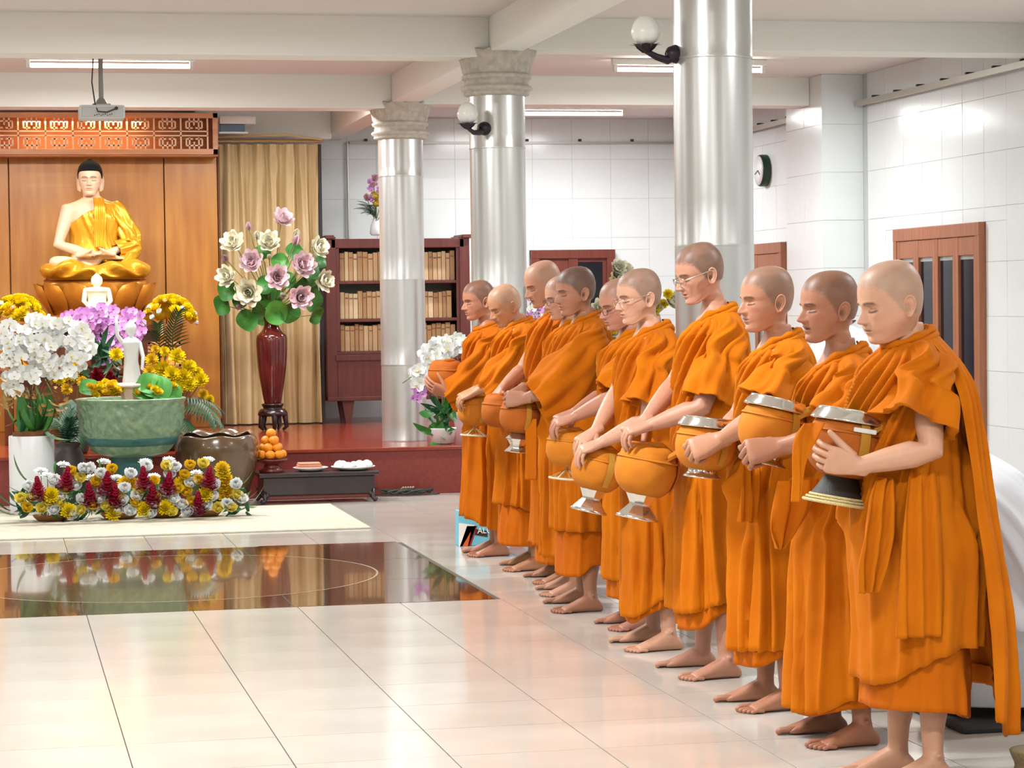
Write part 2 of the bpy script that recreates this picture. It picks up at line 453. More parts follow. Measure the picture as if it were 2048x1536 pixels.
# ------------------------------------------------------------------ pillars
M_silver = mat('pillar_foil', (206, 205, 201), 0.30, metal=0.72, spec=0.5, bump=0.10, bscale=3.2, var=0.03, vscale=2, stretch=(1, 1, 0.35))
M_stone = mat('capital_plaster', (214, 205, 192), 0.75, bump=0.5, bscale=38, rgb2=(188, 178, 164), vscale=22)
def pillar(x, y, zb, capz, label, seams):
    p = thing('pillar', (x, y, zb), label, 'pillar', 'silver pillars along the right of the hall')
    r = 0.184; H = capz - zb
    # foil sheets: each sheet a length of the shaft, lapping the one below
    zs = [0.0] + [s - zb for s in seams] + [H + .03]
    for i in range(len(zs) - 1):
        a, b_ = zs[i], zs[i + 1]
        rr = r + 0.0015 * (i % 2)
        prof = [(rr + .001, a), (rr + .002, a + .006), (rr, a + .014)] + [(rr, a + (b_ - a) * q) for q in (.25, .5, .75)] + [(rr, b_)]
        V, F = lathe(prof, 64)
        obj('foil_sheet', V, F, M_silver, p)
    # capital
    prof = [(r + .0, H - .01), (r + .03, H), (r + .036, H + .012), (r + .028, H + .024), (r + .05, H + .032), (r + .056, H + .046), (r + .046, H + .058),
            (r + .03, H + .064), (r + .026, H + .1), (r + .045, H + .106), (r + .05, H + .125), (r + .038, H + .135)]
    V, F = lathe(prof, 48); obj('capital_rings', V, F, M_stone, p)
    prof = [(r + .03, H + .13), (r + .034, H + .16), (r + .045, H + .2), (r + .062, H + .25), (r + .075, H + .275), (r + .06, H + .285), (r - .05, H + .28)]
    fn = lambda rr, z, a, k_: (rr + (0.007 * abs(math.sin(a * 12)) + .005 * math.sin(a * 31)) * (1 if 0 < k_ < 6 else 0), z + (.012 * abs(math.sin(a * 6)) if k_ in (4, 5) else 0))
    V, F = lathe(smooth_prof(prof, 3).tolist(), 96, fn=lambda rr, z, a, k_: (rr + (0.008 * abs(math.sin(a * 12)) + .004 * math.sin(a * 29 + z * 20)) * (1 if 1 < k_ < 17 else 0), z + (.014 * abs(math.sin(a * 6)) if k_ >= 11 else 0)))
    obj('capital_leaves', V, F, M_stone, p)
    if zb > .1:
        pass
    return p
pillar(PXC, 10.95, 0, 2.93, 'silver foil pillar rising right behind the monks, nearest the camera', (0.9, 1.75, 2.62))
pillar(PXC - .015, 15.85, 0, 2.875, 'silver foil pillar with a globe lamp and plaster capital, middle of the row', (0.8, 1.6, 2.52))
pillar(PXC, 19.86, PZ, 2.862, 'silver foil pillar standing on the red platform before the bookcase', (1.0, 1.7, 2.55))

# globe lamps on the pillars
M_opal = mat('opal_glass', (238, 236, 228), 0.25, spec=0.5)
M_iron = mat('dark_iron', (38, 30, 40), 0.4, metal=0.3)
def globe(c, plate, label):
    c = Vector(c); pl_ = Vector(plate) - c
    t = thing('globe_lamp', c, label, 'wall lamp', 'globe wall lamps on the pillars')
    R = .068
    V, F = lathe([(R * math.sin(a) * (1.0 if a < 1.6 else .96), -R * math.cos(a) * (1.0 if a < 1.6 else 1.12)) for a in np.linspace(.25, math.pi, 16)], 24)
    obj('globe', V, F, M_opal, t)
    cup = MB()
    for i in range(7):
        a = i * 2 * math.pi / 7; ca, sa = math.cos(a), math.sin(a); w = .022
        pts = []
        for (rr, zz, ww) in ((.012, -.098, .5), (.036, -.078, 1.0), (.052, -.062, .9), (.078, -.06, .08)):
            pts.append(((rr * ca - w * ww * sa), (rr * sa + w * ww * ca), zz)); pts.append(((rr * ca + w * ww * sa), (rr * sa - w * ww * ca), zz))
        cup.add(pts, [(0, 1, 3, 2), (2, 3, 5, 4), (4, 5, 7, 6)])
    cup.build('leaf_cup', M_iron, t)
    q1, q2 = pl_ * .35, pl_ * .7
    MB().tube([(0, 0, -.09), (q1.x, q1.y, -.115), (q2.x, q2.y, pl_.z - .03), tuple(pl_)], [.012, .016, .02, .026], 10).build('arm', M_iron, t, True)
    d = Vector((pl_.x, pl_.y, 0)).normalized() * .012
    MB().tube([tuple(pl_ - d), tuple(pl_ + d)], [.042, .048], 16).build('wall_plate', M_iron, t, True)
globe((2.965, 10.9, 2.745), (3.118, 10.93, 2.645), 'white globe lamp on black leaf bracket on the nearest pillar')
globe(at(935, 228, 15.52), at(968, 257, 15.70), 'white globe lamp on black leaf bracket on the middle pillar')

# ceiling tube fittings
M_tube = mat('tube_glow', (255, 252, 246), 0.4, emit=9.0)
M_whitem = mat('white_enamel', (235, 232, 226), 0.4)
names = {(0.87, 18.2): 'lit ceiling tube above the projector before the altar', (5.3, 18.2): 'lit ceiling tube right of the nearest pillar',
         (5.3, 22.5): 'lit ceiling tube near the back tiled wall on the right', (0.2, 20.35): 'unseen tube added behind the beam on the left to brighten the altar', (2.3, 20.35): 'unseen tube added behind the beam to brighten the curtain'}
def tube_light(x, y, label):
    t = thing('ceiling_tube', (x, y, CEIL), label, 'ceiling light', 'ceiling fluorescent tubes')
    MB().bbox((-.62, -.03, -.05), (.62, .03, 0), .006).build('housing', M_whitem, t)
    MB().tube([(-.57, 0, -.085), (.57, 0, -.085)], .016, 12).build('tube', M_tube, t)
    for s in (-1, 1): MB().bbox((s * .595 - .015, -.02, -.105), (s * .595 + .015, .02, -.045), .004).build('socket', M_whitem, t)
for (xx, yy) in TUBES:
    if yy < 3: continue
    tube_light(xx, yy, names.get((xx, yy), 'ceiling tube over the %s aisle, %s bay from the back wall' % ('left' if xx < 0 else 'middle' if xx < 3 else 'right', {22.5: 'first', 18.2: 'second', 13.4: 'third', 8.5: 'fourth'}.get(yy, 'fifth'))))

# round wall clock
M_green = mat('clock_rim', (26, 66, 40), 0.35)
M_face = mat('clock_face', (244, 244, 240), 0.3)
c = thing('wall_clock', (XR - .006, 21.95, 2.715), 'round white wall clock with dark green rim', 'clock')
b = MB(); V, F = lathe([(.001, .075), (.132, .075), (.145, .07), (.15, .055), (.15, 0)], 40)
V = [(-z, x, y) for x, y, z in V]
obj('rim', V, F, M_green, c)
V, F = lathe([(.0005, .079), (.136, .079), (.137, .07)], 40); obj('face', [(-z, x, y) for x, y, z in V], F, M_face, c)
for ang, L_, w in ((2.2, .07, .006), (4.4, .1, .004)):
    MB().box((-.083, -w, 0), (-.081, w, L_)).build('hand', M_dark, c).rotation_euler = (ang, 0, 0)
# ------------------------------------------------------------------ wooden altar wall, lattice valance, curtain
M_panel = mat('altar_wood', (216, 148, 62), 0.32, rgb2=(190, 116, 40), vscale=1.3, stretch=(9, 9, 1), coat=0.15)
M_frame = mat('lattice_frame', (216, 152, 104), 0.4, rgb2=(190, 122, 76), vscale=2, stretch=(1, 9, 9))
M_latt = mat('lattice_bars', (236, 190, 150), 0.45)
M_groove = mat('panel_groove', (112, 60, 20), 0.6)
YP = 22.9
aw = thing('altar_panelling', (0, YP, PZ), 'tall polished orange-brown wooden wall behind the seated statue', 'panelling')
edges = [-0.95, -0.3, .151, 1.568, 2.065]
MB().box((-.98, .02, 0), (2.07, .3, 2.9)).build('core', M_groove, aw)
for i in range(4):
    MB().bbox((edges[i] + .005, -.02, 0), (edges[i + 1] - .005, .03, 2.54), .006).build('panel', M_panel, aw)
MB().box((2.066, -.03, 0), (2.085, .3, 2.62)).build('edge_trim', M_groove, aw)
# lattice valance: frame standing proud of the panels
lv = thing('lattice_valance', (0, YP - .35, 2.9), 'carved wooden lattice valance along the top of the altar wall', 'lattice')
Z0, Z1, X1 = 0.0, 0.385, 2.045
for lo, hi in (((-.98, -.03, Z0), (X1, .0, Z0 + .055)), ((-.98, -.03, Z1 - .05), (X1, .0, Z1)), ((X1 - .05, -.03, Z0), (X1, .0, Z1))):
    MB().bbox(lo, hi, .005).build('frame', M_frame, lv)
MB().box((X1 - .01, .0, Z0), (X1, .3, Z1)).build('return_board', M_frame, lv)
MB().box((-.98, .005, Z0 - .01), (X1, .29, Z0)).build('soffit', M_frame, lv)
MB().box((-.98, .295, Z0 - .01), (X1, .31, Z1)).build('back_board', mat('lattice_back', (150, 88, 46), .6), lv)
b = MB()
u = 0.0485
za, zb = Z0 + .055, Z1 - .05
H = zb - za
def hb(x0, x1, z, t=.007): b.box((x0, -.025, z - t), (x1, -.004, z + t))
def vb(x, z0, z1, t=.007): b.box((x - t, -.025, z0), (x + t, -.004, z1))
x = -.93; per = 0.244
while x < X1 - .06:
    zc = za + H / 2
    for s in (1, -1):
        ze = zb if s > 0 else za
        vb(x + .03, *sorted((ze, zc + s * .035))); vb(x + .115, *sorted((ze, zc + s * .035)))
        vb(x + .0, *sorted((zc + s * .05, zc + s * .11))); vb(x + .145, *sorted((zc + s * .05, zc + s * .11)))
        hb(x, x + .06, zc + s * .05); hb(x + .085, x + .145, zc + s * .05)
        hb(x, x + .145, zc + s * .11)
        vb(x + .072, *sorted((zc + s * .075, ze)))
    hb(x - .05, x + .2, zc + .02, .006); hb(x - .05, x + .2, zc - .02, .006)
    vb(x + .195, za, zb, .007)
    x += per
b.build('lattice', M_latt, lv)

# gold curtain on a rod
M_curt = mat('curtain_cloth', (238, 212, 162), 0.7, bump=0.06, bscale=60, rgb2=(224, 192, 138), vscale=2, stretch=(4, 4, .6))
cu = thing('curtain', (2.57, 23.1, PZ), 'long pleated gold curtain beside the wooden altar wall', 'curtain')
n, mrow = 300, 40
xs_ = np.linspace(-.48, .465, n); zz = np.linspace(0.012, 2.66, mrow)
X, Z = np.meshgrid(xs_, zz, indexing='ij')
hh = Z / 2.66
ph = (X + .5) * 2 * np.pi / 0.145 + 0.5 * np.sin(Z * 1.1 + X * 7) * (1 - hh)
wv = np.sin(ph); wv = np.sign(wv) * np.abs(wv) ** .7
pin = np.exp(-((hh - .93) / .045) ** 2)
amp = .042 * (1 - .75 * pin) * (.7 + .5 * vnoise(X * 6 + 3, Z * .8))
Y = amp * wv + .012 * np.sin(ph * 2.1 + Z * .6)
X2 = X + .012 * np.sin(ph * .5 + Z * 2) + .014 * np.cos(ph) * (1 - hh)
obj('cloth', np.stack([X2, Y, Z], -1).reshape(-1, 3), gridF(n, mrow), M_curt, cu)
MB().tube([(-.49, -.0, 2.69), (.5, -.0, 2.69)], .016, 10).build('rod', mat('rod_gold', (196, 160, 110), .4, metal=.4), cu)
MB().tube([(-.49, -.03, 2.725), (.2, -.03, 2.75), (.27, -.05, 2.73), (.5, -.03, 2.705)], .011, 8).build('valance_cord', M_curt, cu)
MB().box((.47, -.03, 0), (.5, .02, 2.66)).build('dark_edge', mat('dark_trim', (58, 50, 44), .6), cu)
# white roller housing with a blue panel under it, in the corner above the curtain
t = thing('roller_blind', (2.08, 22.75, 3.2), 'short white roller housing above the curtain top', 'blind box')
MB().bbox((0, 0, 0), (.34, .07, .075), .01).build('housing', M_whitem, t)
t2 = thing('blue_plate', (2.085, 22.76, 3.13), 'small dark blue plate under the white roller housing', 'sign')
MB().bbox((0, 0, 0), (.23, .03, .068), .004).build('plate', mat('blue_plate', (22, 66, 100), .35), t2)
MB().bbox((-.01, -.004, -.018), (.26, .034, 0), .003).build('ledge', M_whitem, t2)

# ------------------------------------------------------------------ projector on a ceiling pole
M_proj = mat('projector_white', (212, 210, 206), 0.45)
M_gray = mat('pole_grey', (150, 148, 142), 0.4, metal=.5)
pr = thing('projector', at(203, 226, 16.5), 'white projector hanging from the ceiling on a grey pole', 'projector')
V = MB().bbox((-.15, -.12, -.045), (.15, .12, .045), .014).build('body', M_proj, pr)
MB().bbox((-.135, -.125, -.035), (.135, -.119, .03), .004).build('rear_panel', mat('proj_panel', (186, 186, 184), .5), pr)
for i in range(9): MB().tube([(-.05 + i * .014, -.126, -.025 + (i % 3) * .004), (-.05 + i * .014, -.13, -.025 + (i % 3) * .004)], .004, 6).build('socket', M_dark, pr)
MB().tube([(.092, -.126, .022), (.092, -.131, .022)], .012, 12).build('port', M_dark, pr)
MB().tube([(0, 0, .045), (0, 0, .085), (0, 0, .1), (0, 0, .57)], [.05, .03, .016, .016], 12).build('pole', M_gray, pr)
MB().bbox((-.06, -.05, .045), (.06, .05, .06), .006).build('mount', M_gray, pr)
MB().tube([(-.02, -.02, .56), (-.05, -.04, .36), (-.062, -.05, .2), (-.045, -.1, .05), (-.03, -.14, .0), (.03, -.145, -.005), (.092, -.135, .02)], .005, 6).build('cable', M_dark, pr)

# ------------------------------------------------------------------ bookcase with books
M_case = mat('bookcase_wood', (110, 52, 44), 0.38, rgb2=(92, 40, 34), vscale=2.5, stretch=(10, 10, 1))
M_caseback = mat('bookcase_back', (176, 168, 156), 0.7)
BX0, BX1, BY0, BY1 = 3.08, 4.47, 22.95, 23.4
bc = thing('bookcase', (BX0, BY0, PZ), 'dark red wooden bookcase with books behind the far silver pillar', 'bookcase')
W_ = BX1 - BX0; D = BY1 - BY0
zt, zbm = 2.13 - PZ, .6 - PZ
for lo, hi in (((0, 0, zbm), (.1, D, zt + .02)), ((W_ - .1, 0, zbm), (W_, D, zt + .02)), ):
    MB().bbox(lo, hi, .008).build('side_post', M_case, bc)
MB().bbox((0.05, 0.0, zt - .09), (W_ - .05, D, zt), .008).build('top_rail', M_case, bc)
MB().bbox((.0, -.03, zt), (.08, D, zt + .035), .006).build('finial', M_case, bc)
MB().bbox((W_ - .07, -.03, zt), (W_ + .03, D, zt + .035), .006).build('finial', M_case, bc)
MB().box((.05, D - .03, zbm), (W_ - .05, D, zt)).build('back', M_caseback, bc)
shelf_z = [1.07 - PZ, 1.335 - PZ, 1.715 - PZ]
shelf_z = [at(700, y, BY0).z - PZ for y in (703, 638, 562)]
for z in shelf_z: MB().bbox((.09, .02, z - .03), (W_ - .09, D - .02, z), .005).build('shelf', M_case, bc)
MB().bbox((.1, -.0, zbm + .02), (W_ - .1, .03, shelf_z[0] - .03), .006).build('lower_door', M_case, bc)
MB().bbox((.08, -.015, shelf_z[0] - .09), (W_ - .08, .0, shelf_z[0] - .03), .005).build('moulding', M_case, bc)
MB().bbox((0, -.02, zbm - .01), (W_, D, zbm + .03), .006).build('base_board', M_case, bc)
for xx in (.2, W_ / 2, W_ - .2):
    for yy in (.03, D - .1):
        b = MB(); b.add([(xx - .06, yy, zbm), (xx + .06, yy, zbm), (xx + .06, yy + .07, zbm), (xx - .06, yy + .07, zbm), (xx - .025, yy, 0), (xx + .03, yy, 0), (xx + .03, yy + .05, 0), (xx - .025, yy + .05, 0)],
                        [(0, 1, 2, 3), (7, 6, 5, 4), (4, 5, 1, 0), (5, 6, 2, 1), (6, 7, 3, 2), (7, 4, 0, 3)])
        b.build('leg', M_case, bc)
MB().bbox((W_ * .5 - .045, -.01, shelf_z[0]), (W_ * .5 + .045, .02, zt - .08), .005).build('door_stile', M_case, bc)
MB().bbox((.09, .012, shelf_z[0]), (.13, .03, zt - .08), .004).build('door_stile', M_case, bc)
MB().bbox((W_ - .13, .012, shelf_z[0]), (W_ - .09, .03, zt - .08), .004).build('door_stile', M_case, bc)
M_bk = [mat('book_%d' % i, c_, .7, var=.06, vscale=30) for i, c_ in enumerate([(214, 184, 140), (200, 164, 116), (222, 196, 156), (190, 150, 104), (208, 172, 128), (180, 140, 100)])]
M_bkband = mat('book_band', (150, 100, 60), .7)
RB = random.Random(11)
shelf_names = ['bottom', 'middle', 'top']
ORD = ['first', 'second', 'third', 'fourth', 'fifth', 'sixth', 'seventh', 'eighth', 'ninth', 'tenth', 'eleventh', 'twelfth', 'thirteenth']
BOOKS = []
for si, z in enumerate(shelf_z):
    x = .14; hmax = (.265 if si < 2 else .285)
    while x < W_ - .17:
        w = RB.uniform(.036, .05); h = hmax * RB.uniform(.9, 1.0)
        wx = BX0 + x
        if .55 < x < .62 or (0.60 < x < 0.95):    # wholly behind the pillar
            side = 'middle'
        else: side = 'left' if x < .6 else 'right'
        bk = thing('book', (BX0 + x + w / 2, BY0 + .08, PZ + z + .0005), 'tan spined book on the %s shelf of the bookcase, %s of the pillar' % (shelf_names[si], side), 'book', 'books on the %s shelf %s of the pillar' % (shelf_names[si], side))
        bm_ = MB(); bm_.bbox((-w / 2 + .001, 0, 0), (w / 2 - .001, .17, h), .004); bm_.build('cover', RB.choice(M_bk), bk)
        if RB.random() < .8:
            MB().box((-w / 2 + .004, -.0015, h * .78), (w / 2 - .004, .001, h * .83)).build('band', M_bkband, bk)
        BOOKS.append((si, side, bk)); x += w + .002
for si in range(3):
    for side in ('left', 'right', 'middle'):
        grp = [b3 for (a1_, b2, b3) in BOOKS if a1_ == si and b2 == side]
        for i_, bk in enumerate(grp if side == 'left' else grp[::-1]):
            if side == 'middle': bk['label'] = 'tan book on the %s shelf of the bookcase, right behind the pillar' % shelf_names[si]; bk['group'] = 'books behind the pillar, %s shelf' % shelf_names[si]; continue
            bk['label'] = 'tan book on the %s shelf of the bookcase, %s from its %s post' % (shelf_names[si], ORD[i_], side)

# ------------------------------------------------------------------ flowers: shared meshes
def petal(L, Wd, cup=.3, bend=.4, nu=5, nv=3, tip=1.0, base=.25):
    """petal growing along +X from the origin, lifting to +Z"""
    V = []; 
    for i in range(nu):
        t = i / (nu - 1)
        w = Wd / 2 * (base + (1 - base) * math.sin(math.pi * min(1, t * .62 + .12))) * (1 - t ** 3 * tip * .95)
        a = bend * t
        x = L * (math.sin(a) / bend if bend > .01 else t) if False else L * t * math.cos(a * .6); z = L * t * math.sin(a)
        for j in range(nv):
            s = (j / (nv - 1) - .5) * 2
            V.append((x, s * w, z + cup * abs(s) ** 1.5 * w))
    return V, gridF(nu, nv).tolist()
def rotV(V, rz=0, ry=0, t=(0, 0, 0)):
    c, s = math.cos(ry), math.sin(ry); c2, s2 = math.cos(rz), math.sin(rz); out = []
    for x, y, z in V:
        x, z = x * c - z * s, x * s + z * c
        x, y = x * c2 - y * s2, x * s2 + y * c2
        out.append((x + t[0], y + t[1], z + t[2]))
    return out
def bloom(name, rings, m, core=None):
    """rings: (count, length, width, elevation angle, base height, cup, bend, tip)"""
    b = MB(); R = random.Random(len(name))
    for k_, (n_, L_, w_, el, h, cp, bd, tp) in enumerate(rings):
        for i in range(n_):
            V, F = petal(L_ * R.uniform(.92, 1.05), w_, cp, bd, 5, 3, tp)
            b.add(rotV(V, 2 * math.pi * (i + .5 * (k_ % 2)) / n_ + R.uniform(-.08, .08), el + R.uniform(-.06, .06), (0, 0, h)), F)
    me = b.mesh(name, m, True)
    return me
M_white = mat('petal_white', (254, 254, 250), .8, spec=.2)
M_cream = mat('petal_cream', (252, 244, 214), .6)
M_yellow = mat('petal_yellow', (255, 228, 18), .8, spec=.2, rgb2=(255, 214, 8), vscale=60)
M_yell2 = mat('petal_yellow_soft', (255, 228, 92), .8)
M_orange = mat('petal_orange', (255, 206, 26), .8)
M_pink = mat('petal_pink', (246, 200, 208), .6, rgb2=(252, 228, 228), vscale=30)
M_purple = mat('petal_purple', (218, 140, 218), .6, rgb2=(236, 178, 234), vscale=60)
M_magenta = mat('petal_magenta', (150, 30, 120), .6)
M_redf = mat('petal_crimson', (150, 12, 44), .5, rgb2=(190, 30, 70), vscale=60)
M_leaf = mat('leaf_green', (40, 104, 44), .45, rgb2=(70, 140, 50), vscale=12)
M_leafd = mat('leaf_dark', (22, 66, 40), .45, rgb2=(36, 90, 48), vscale=12)
M_leafl = mat('leaf_light', (96, 168, 62), .45, rgb2=(60, 140, 56), vscale=9)
M_stem = mat('stem_green', (112, 124, 62), .6)
M_dry = mat('dry_gold_leaf', (186, 150, 84), .6, rgb2=(160, 116, 56), vscale=20)
M_brown = mat('twig_brown', (96, 62, 40), .7)

ME_rose_w = bloom('rose', [(6, .034, .034, .25, .0, .5, .7, .5), (5, .03, .03, .8, .004, .5, .6, .4), (4, .022, .024, 1.2, .006, .5, .3, .3)], M_white)
ME_rose_y = bloom('rose', [(6, .034, .034, .25, .0, .5, .7, .5), (5, .03, .03, .8, .004, .5, .6, .4), (4, .022, .024, 1.2, .006, .5, .3, .3)], M_yell2)
ME_rose_o = bloom('rose', [(6, .034, .034, .3, .0, .5, .7, .5), (5, .03, .03, .8, .004, .5, .6, .4), (4, .022, .024, 1.2, .006, .5, .3, .3)], M_orange)
mum = [(16, .032, .011, -.2, .006, .3, .5, .5), (16, .032, .011, .15, .007, .3, .5, .5), (14, .030, .011, .5, .008, .3, .4, .5), (12, .027, .011, .85, .009, .3, .3, .5), (8, .023, .010, 1.2, .010, .3, .2, .5)]
ME_mum_y = bloom('chrysanthemum', mum, M_yellow)
ME_mum_o = bloom('chrysanthemum', mum, M_orange)
ME_daisy = bloom('daisy', [(14, .034, .011, .05, 0, .2, .1, .5), (12, .028, .011, .18, .004, .2, .1, .5), (8, .016, .01, .4, .006, .2, .2, .5)], M_white)
ME_lot_w = bloom('lotus', [(8, .075, .052, .2, 0, .5, .5, .7), (8, .07, .052, .5, .004, .6, .6, .7), (7, .06, .046, .85, .006, .7, .5, .7), (5, .045, .036, 1.15, .008, .7, .3, .7)], M_cream)
ME_lot_p = bloom('lotus', [(8, .075, .052, .2, 0, .5, .5, .7), (8, .07, .052, .5, .004, .6, .6, .7), (7, .06, .046, .85, .006, .7, .5, .7), (5, .045, .036, 1.15, .008, .7, .3, .7)], M_pink)
ME_bud_w = bloom('lotus_bud', [(6, .055, .04, 1.25, 0, .9, .35, .8), (5, .058, .036, 1.4, 0, .9, .2, .8)], M_cream)
ME_bud_p = bloom('lotus_bud', [(6, .055, .04, 1.25, 0, .9, .35, .8), (5, .058, .036, 1.4, 0, .9, .2, .8)], M_pink)
def orchid(name, m, m2):
    b = MB()
    for a, L_, w in ((math.pi / 2, .03, .022), (math.pi / 2 + 2.1, .03, .022), (math.pi / 2 - 2.1, .03, .022), (.15, .034, .036), (math.pi - .15, .034, .036)):
        V, F = petal(L_, w, .15, .25, 5, 3, .35, .4); b.add(rotV(V, a, .1), F)
    nf = len(b.F)
    for a in (-.5, 0, .5):
        V, F = petal(.014, .009, .3, .5, 3, 3, .4, .5); b.add(rotV(V, -math.pi / 2 + a, .9, (0, 0, .002)), F)
    me = b.mesh(name, m, True); me.materials.append(m2)
    for i in range(nf, len(b.F)): me.polygons[i].material_index = 1
    return me
ME_orc_w = orchid('orchid_bloom', M_white, M_yell2)
ME_orc_p = orchid('orchid_bloom', M_purple, M_magenta)
def ginger():
    b = MB()
    R = random.Random(2)
    for k_ in range(9):
        z = .0085 * k_; L_ = .036 - .0024 * k_; n_ = 9 if k_ < 5 else 6
        for i in range(n_):
            V, F = petal(L_, .019, .35, .3, 4, 3, .75, .5); b.add(rotV(V, 2 * math.pi * (i + .5 * (k_ % 2)) / n_, .12 + .11 * k_ + R.uniform(-.1, .1), (0, 0, z)), F)
    return b.mesh('ginger_flower', M_redf, True)
ME_ging = ginger()
def leafmesh(name, L_, w, bend, m, tip=1.0, cup=.25, nu=8):
    V, F = petal(L_, w, cup, bend, nu, 3, tip, .2); b = MB(); b.add(V, F); return b.mesh(name, m, True)
ME_leaf = leafmesh('leaf', .16, .05, .5, M_leaf); ME_leafd = leafmesh('leaf', .18, .06, .6, M_leafd); ME_leafw = leafmesh('leaf', .2, .085, .9, M_leaf)
ME_dry = leafmesh('dry_leaf', .12, .03, .7, M_dry)
def lotus_leaf(name, m):
    n_ = 20; V = [(0, 0, -.012)]; F = []
    for k_, r in enumerate((.03, .055, .075)):
        for i in range(n_):
            a = 2 * math.pi * i / n_; V.append((r * math.cos(a), r * math.sin(a), .004 * k_ + .012 * (k_ / 2) * math.sin(3 * a + 1) ** 1))
    F += [(0, 1 + i, 1 + (i + 1) % n_) for i in range(n_)]
    for k_ in range(2):
        for i in range(n_): F.append((1 + k_ * n_ + i, 1 + (k_ + 1) * n_ + i, 1 + (k_ + 1) * n_ + (i + 1) % n_, 1 + k_ * n_ + (i + 1) % n_))
    return mkmesh(name, V, F, m)
ME_ll = lotus_leaf('lotus_leaf', M_leafl); ME_lld = lotus_leaf('lotus_leaf', M_leaf)
def palm(name, m, L_=.34, n_=14):
    b = MB(); b.tube([(0, 0, 0), (L_ * .5, 0, L_ * .22), (L_, 0, L_ * .12)], [.004, .003, .001], 5)
    for i in range(n_):
        t = .15 + .85 * i / n_; x = L_ * t; z = L_ * (.88 * t - .76 * t * t)
        for s in (-1, 1):
            l2 = L_ * .42 * (1 - .5 * t)
            V, F = petal(l2, .013, .1, -.5, 4, 3, .9, .5); b.add(rotV(V, s * (.9 - .3 * t), .1, (x, 0, z)), F)
    return b.mesh(name, m, True)
ME_palm = palm('palm_leaf', M_leafd)
MEB = {}
def stems(parent, segs, m=M_stem, r=.004):
    for p in segs:
        MB().tube(p, r, 6).build('stem', m, parent, True)

# ------------------------------------------------------------------ long flower bed on the mat
M_mat_ = mat('cream_mat', (216, 208, 188), .9, bump=.2, bscale=18, rgb2=(200, 191, 168), vscale=14)
mt = MB().bbox((-.6, 16.13, 0.0005), (2.44, 18.14, .012), .004).build('floor_mat', M_mat_); tag(mt, 'cream woven mat on the floor under the flower bed', 'mat')
MATZ = .0125
RF = random.Random(21)
fa = thing('flower_bed', (.93, 17.38, MATZ), 'long low arrangement of red, yellow and white flowers on the mat', 'flower arrangement')
def L(px, py, Y, base): v = at(px, py, Y) - Vector(base); return v
M_tray = mat('bamboo_tray', (176, 116, 66), .5)
for px in (105, 240, 330, 410):
    p = L(px, 1040, 17.3, (.93, 17.38, MATZ)); 
    V, F = lathe([(.02, .003), (.1, 0.002), (.13, .03), (.135, .045), (.125, .045), (.09, .02)], 24); o = obj('tray', V, F, M_tray, fa, True, (p.x, 0, 0)); o.scale = (1, .7, 1)
# foliage mound
for i in range(290):
    px = RF.uniform(35, 495); q = RF.random()
    o = inst('leaf', RF.choice((ME_leaf, ME_leafd)), fa, aim(Vector((L(px, 1000, 17.4, (.93, 17.38, MATZ)).x, RF.uniform(-.12, .18), RF.uniform(.02, .2))), (RF.uniform(-.7, .7), RF.uniform(-1, .2), RF.uniform(-.1, .8)), .6, RF.uniform(0, 6)))
# leaves sticking out at the ends
for (px, py, dx, dz, s) in ((60, 965, -1, .35, 1.0), (50, 985, -1, .0, .9), (40, 1015, -1, .05, 1.3), (30, 1030, -1, -.05, 1.4), (20, 1022, -.9, .2, 1.1), (478, 972, 1, .4, .9), (485, 1000, 1, .1, .8), (455, 1028, 1, -.02, 1.0), (470, 1024, 1, -.04, 1.2), (110, 945, -.2, 1, .5), (200, 940, .2, 1, .5), (340, 950, .3, 1, .6), (380, 935, .5, 1, .5), (150, 1040, -1, 0, .8)):
    p = L(px, py, 17.35, (.93, 17.38, MATZ)); p.z = max(p.z, .03)
    M_ = Matrix.Translation(p) @ Vector((dx, -.25, dz)).to_track_quat('X', 'Z').to_matrix().to_4x4() @ Matrix.Diagonal((s, s, s, 1))
    inst('leaf', ME_leaf if s < 1 else ME_leafw, fa, M_)
gpos = [(78, 975), (130, 955), (181, 988), (211, 965), (230, 990), (287, 955), (304, 990), (333, 965), (416, 955), (397, 1005)]
for px, py in gpos:
    p = L(px, py, 17.15, (.93, 17.38, MATZ)); p.z -= .09
    inst('ginger_flower', ME_ging, fa, aim(p, (RF.uniform(-.15, .15), -.35, 1), 2.15, RF.uniform(0, 6)))
ypos = [(103, 993), (136, 1025), (225, 1030), (288, 1022), (331, 1018), (410, 992)]
for px, py in ypos: inst('chrysanthemum', ME_mum_y, fa, aim(L(px, py, 17.16, (.93, 17.38, MATZ)), (RF.uniform(-.3, .3), -1, .6), 1.9, RF.uniform(0, 6)))
rposw = [(75, 1000), (118, 1000), (145, 1035), (200, 1005), (235, 1028), (275, 1000), (300, 1035), (345, 1005), (375, 1030), (395, 1022), (425, 1000), (290, 940), (165, 945), (105, 968), (55, 980), (110, 1027), (153, 980), (160, 1006), (209, 989), (247, 1008), (257, 1030), (306, 1018), (325, 990), (362, 1017), (383, 973), (431, 977), (414, 1018), (454, 1016), (473, 976), (481, 1005), (248, 984), (340, 955), (180, 945), (260, 955), (350, 942), (200, 955)]
for px, py in rposw: inst('rose', ME_rose_w, fa, aim(L(px, py, 17.16 + .0006 * (1030 - py), (.93, 17.38, MATZ)), (RF.uniform(-.35, .35), -1, .75 + RF.uniform(0, .3)), 1.95, RF.uniform(0, 6)))
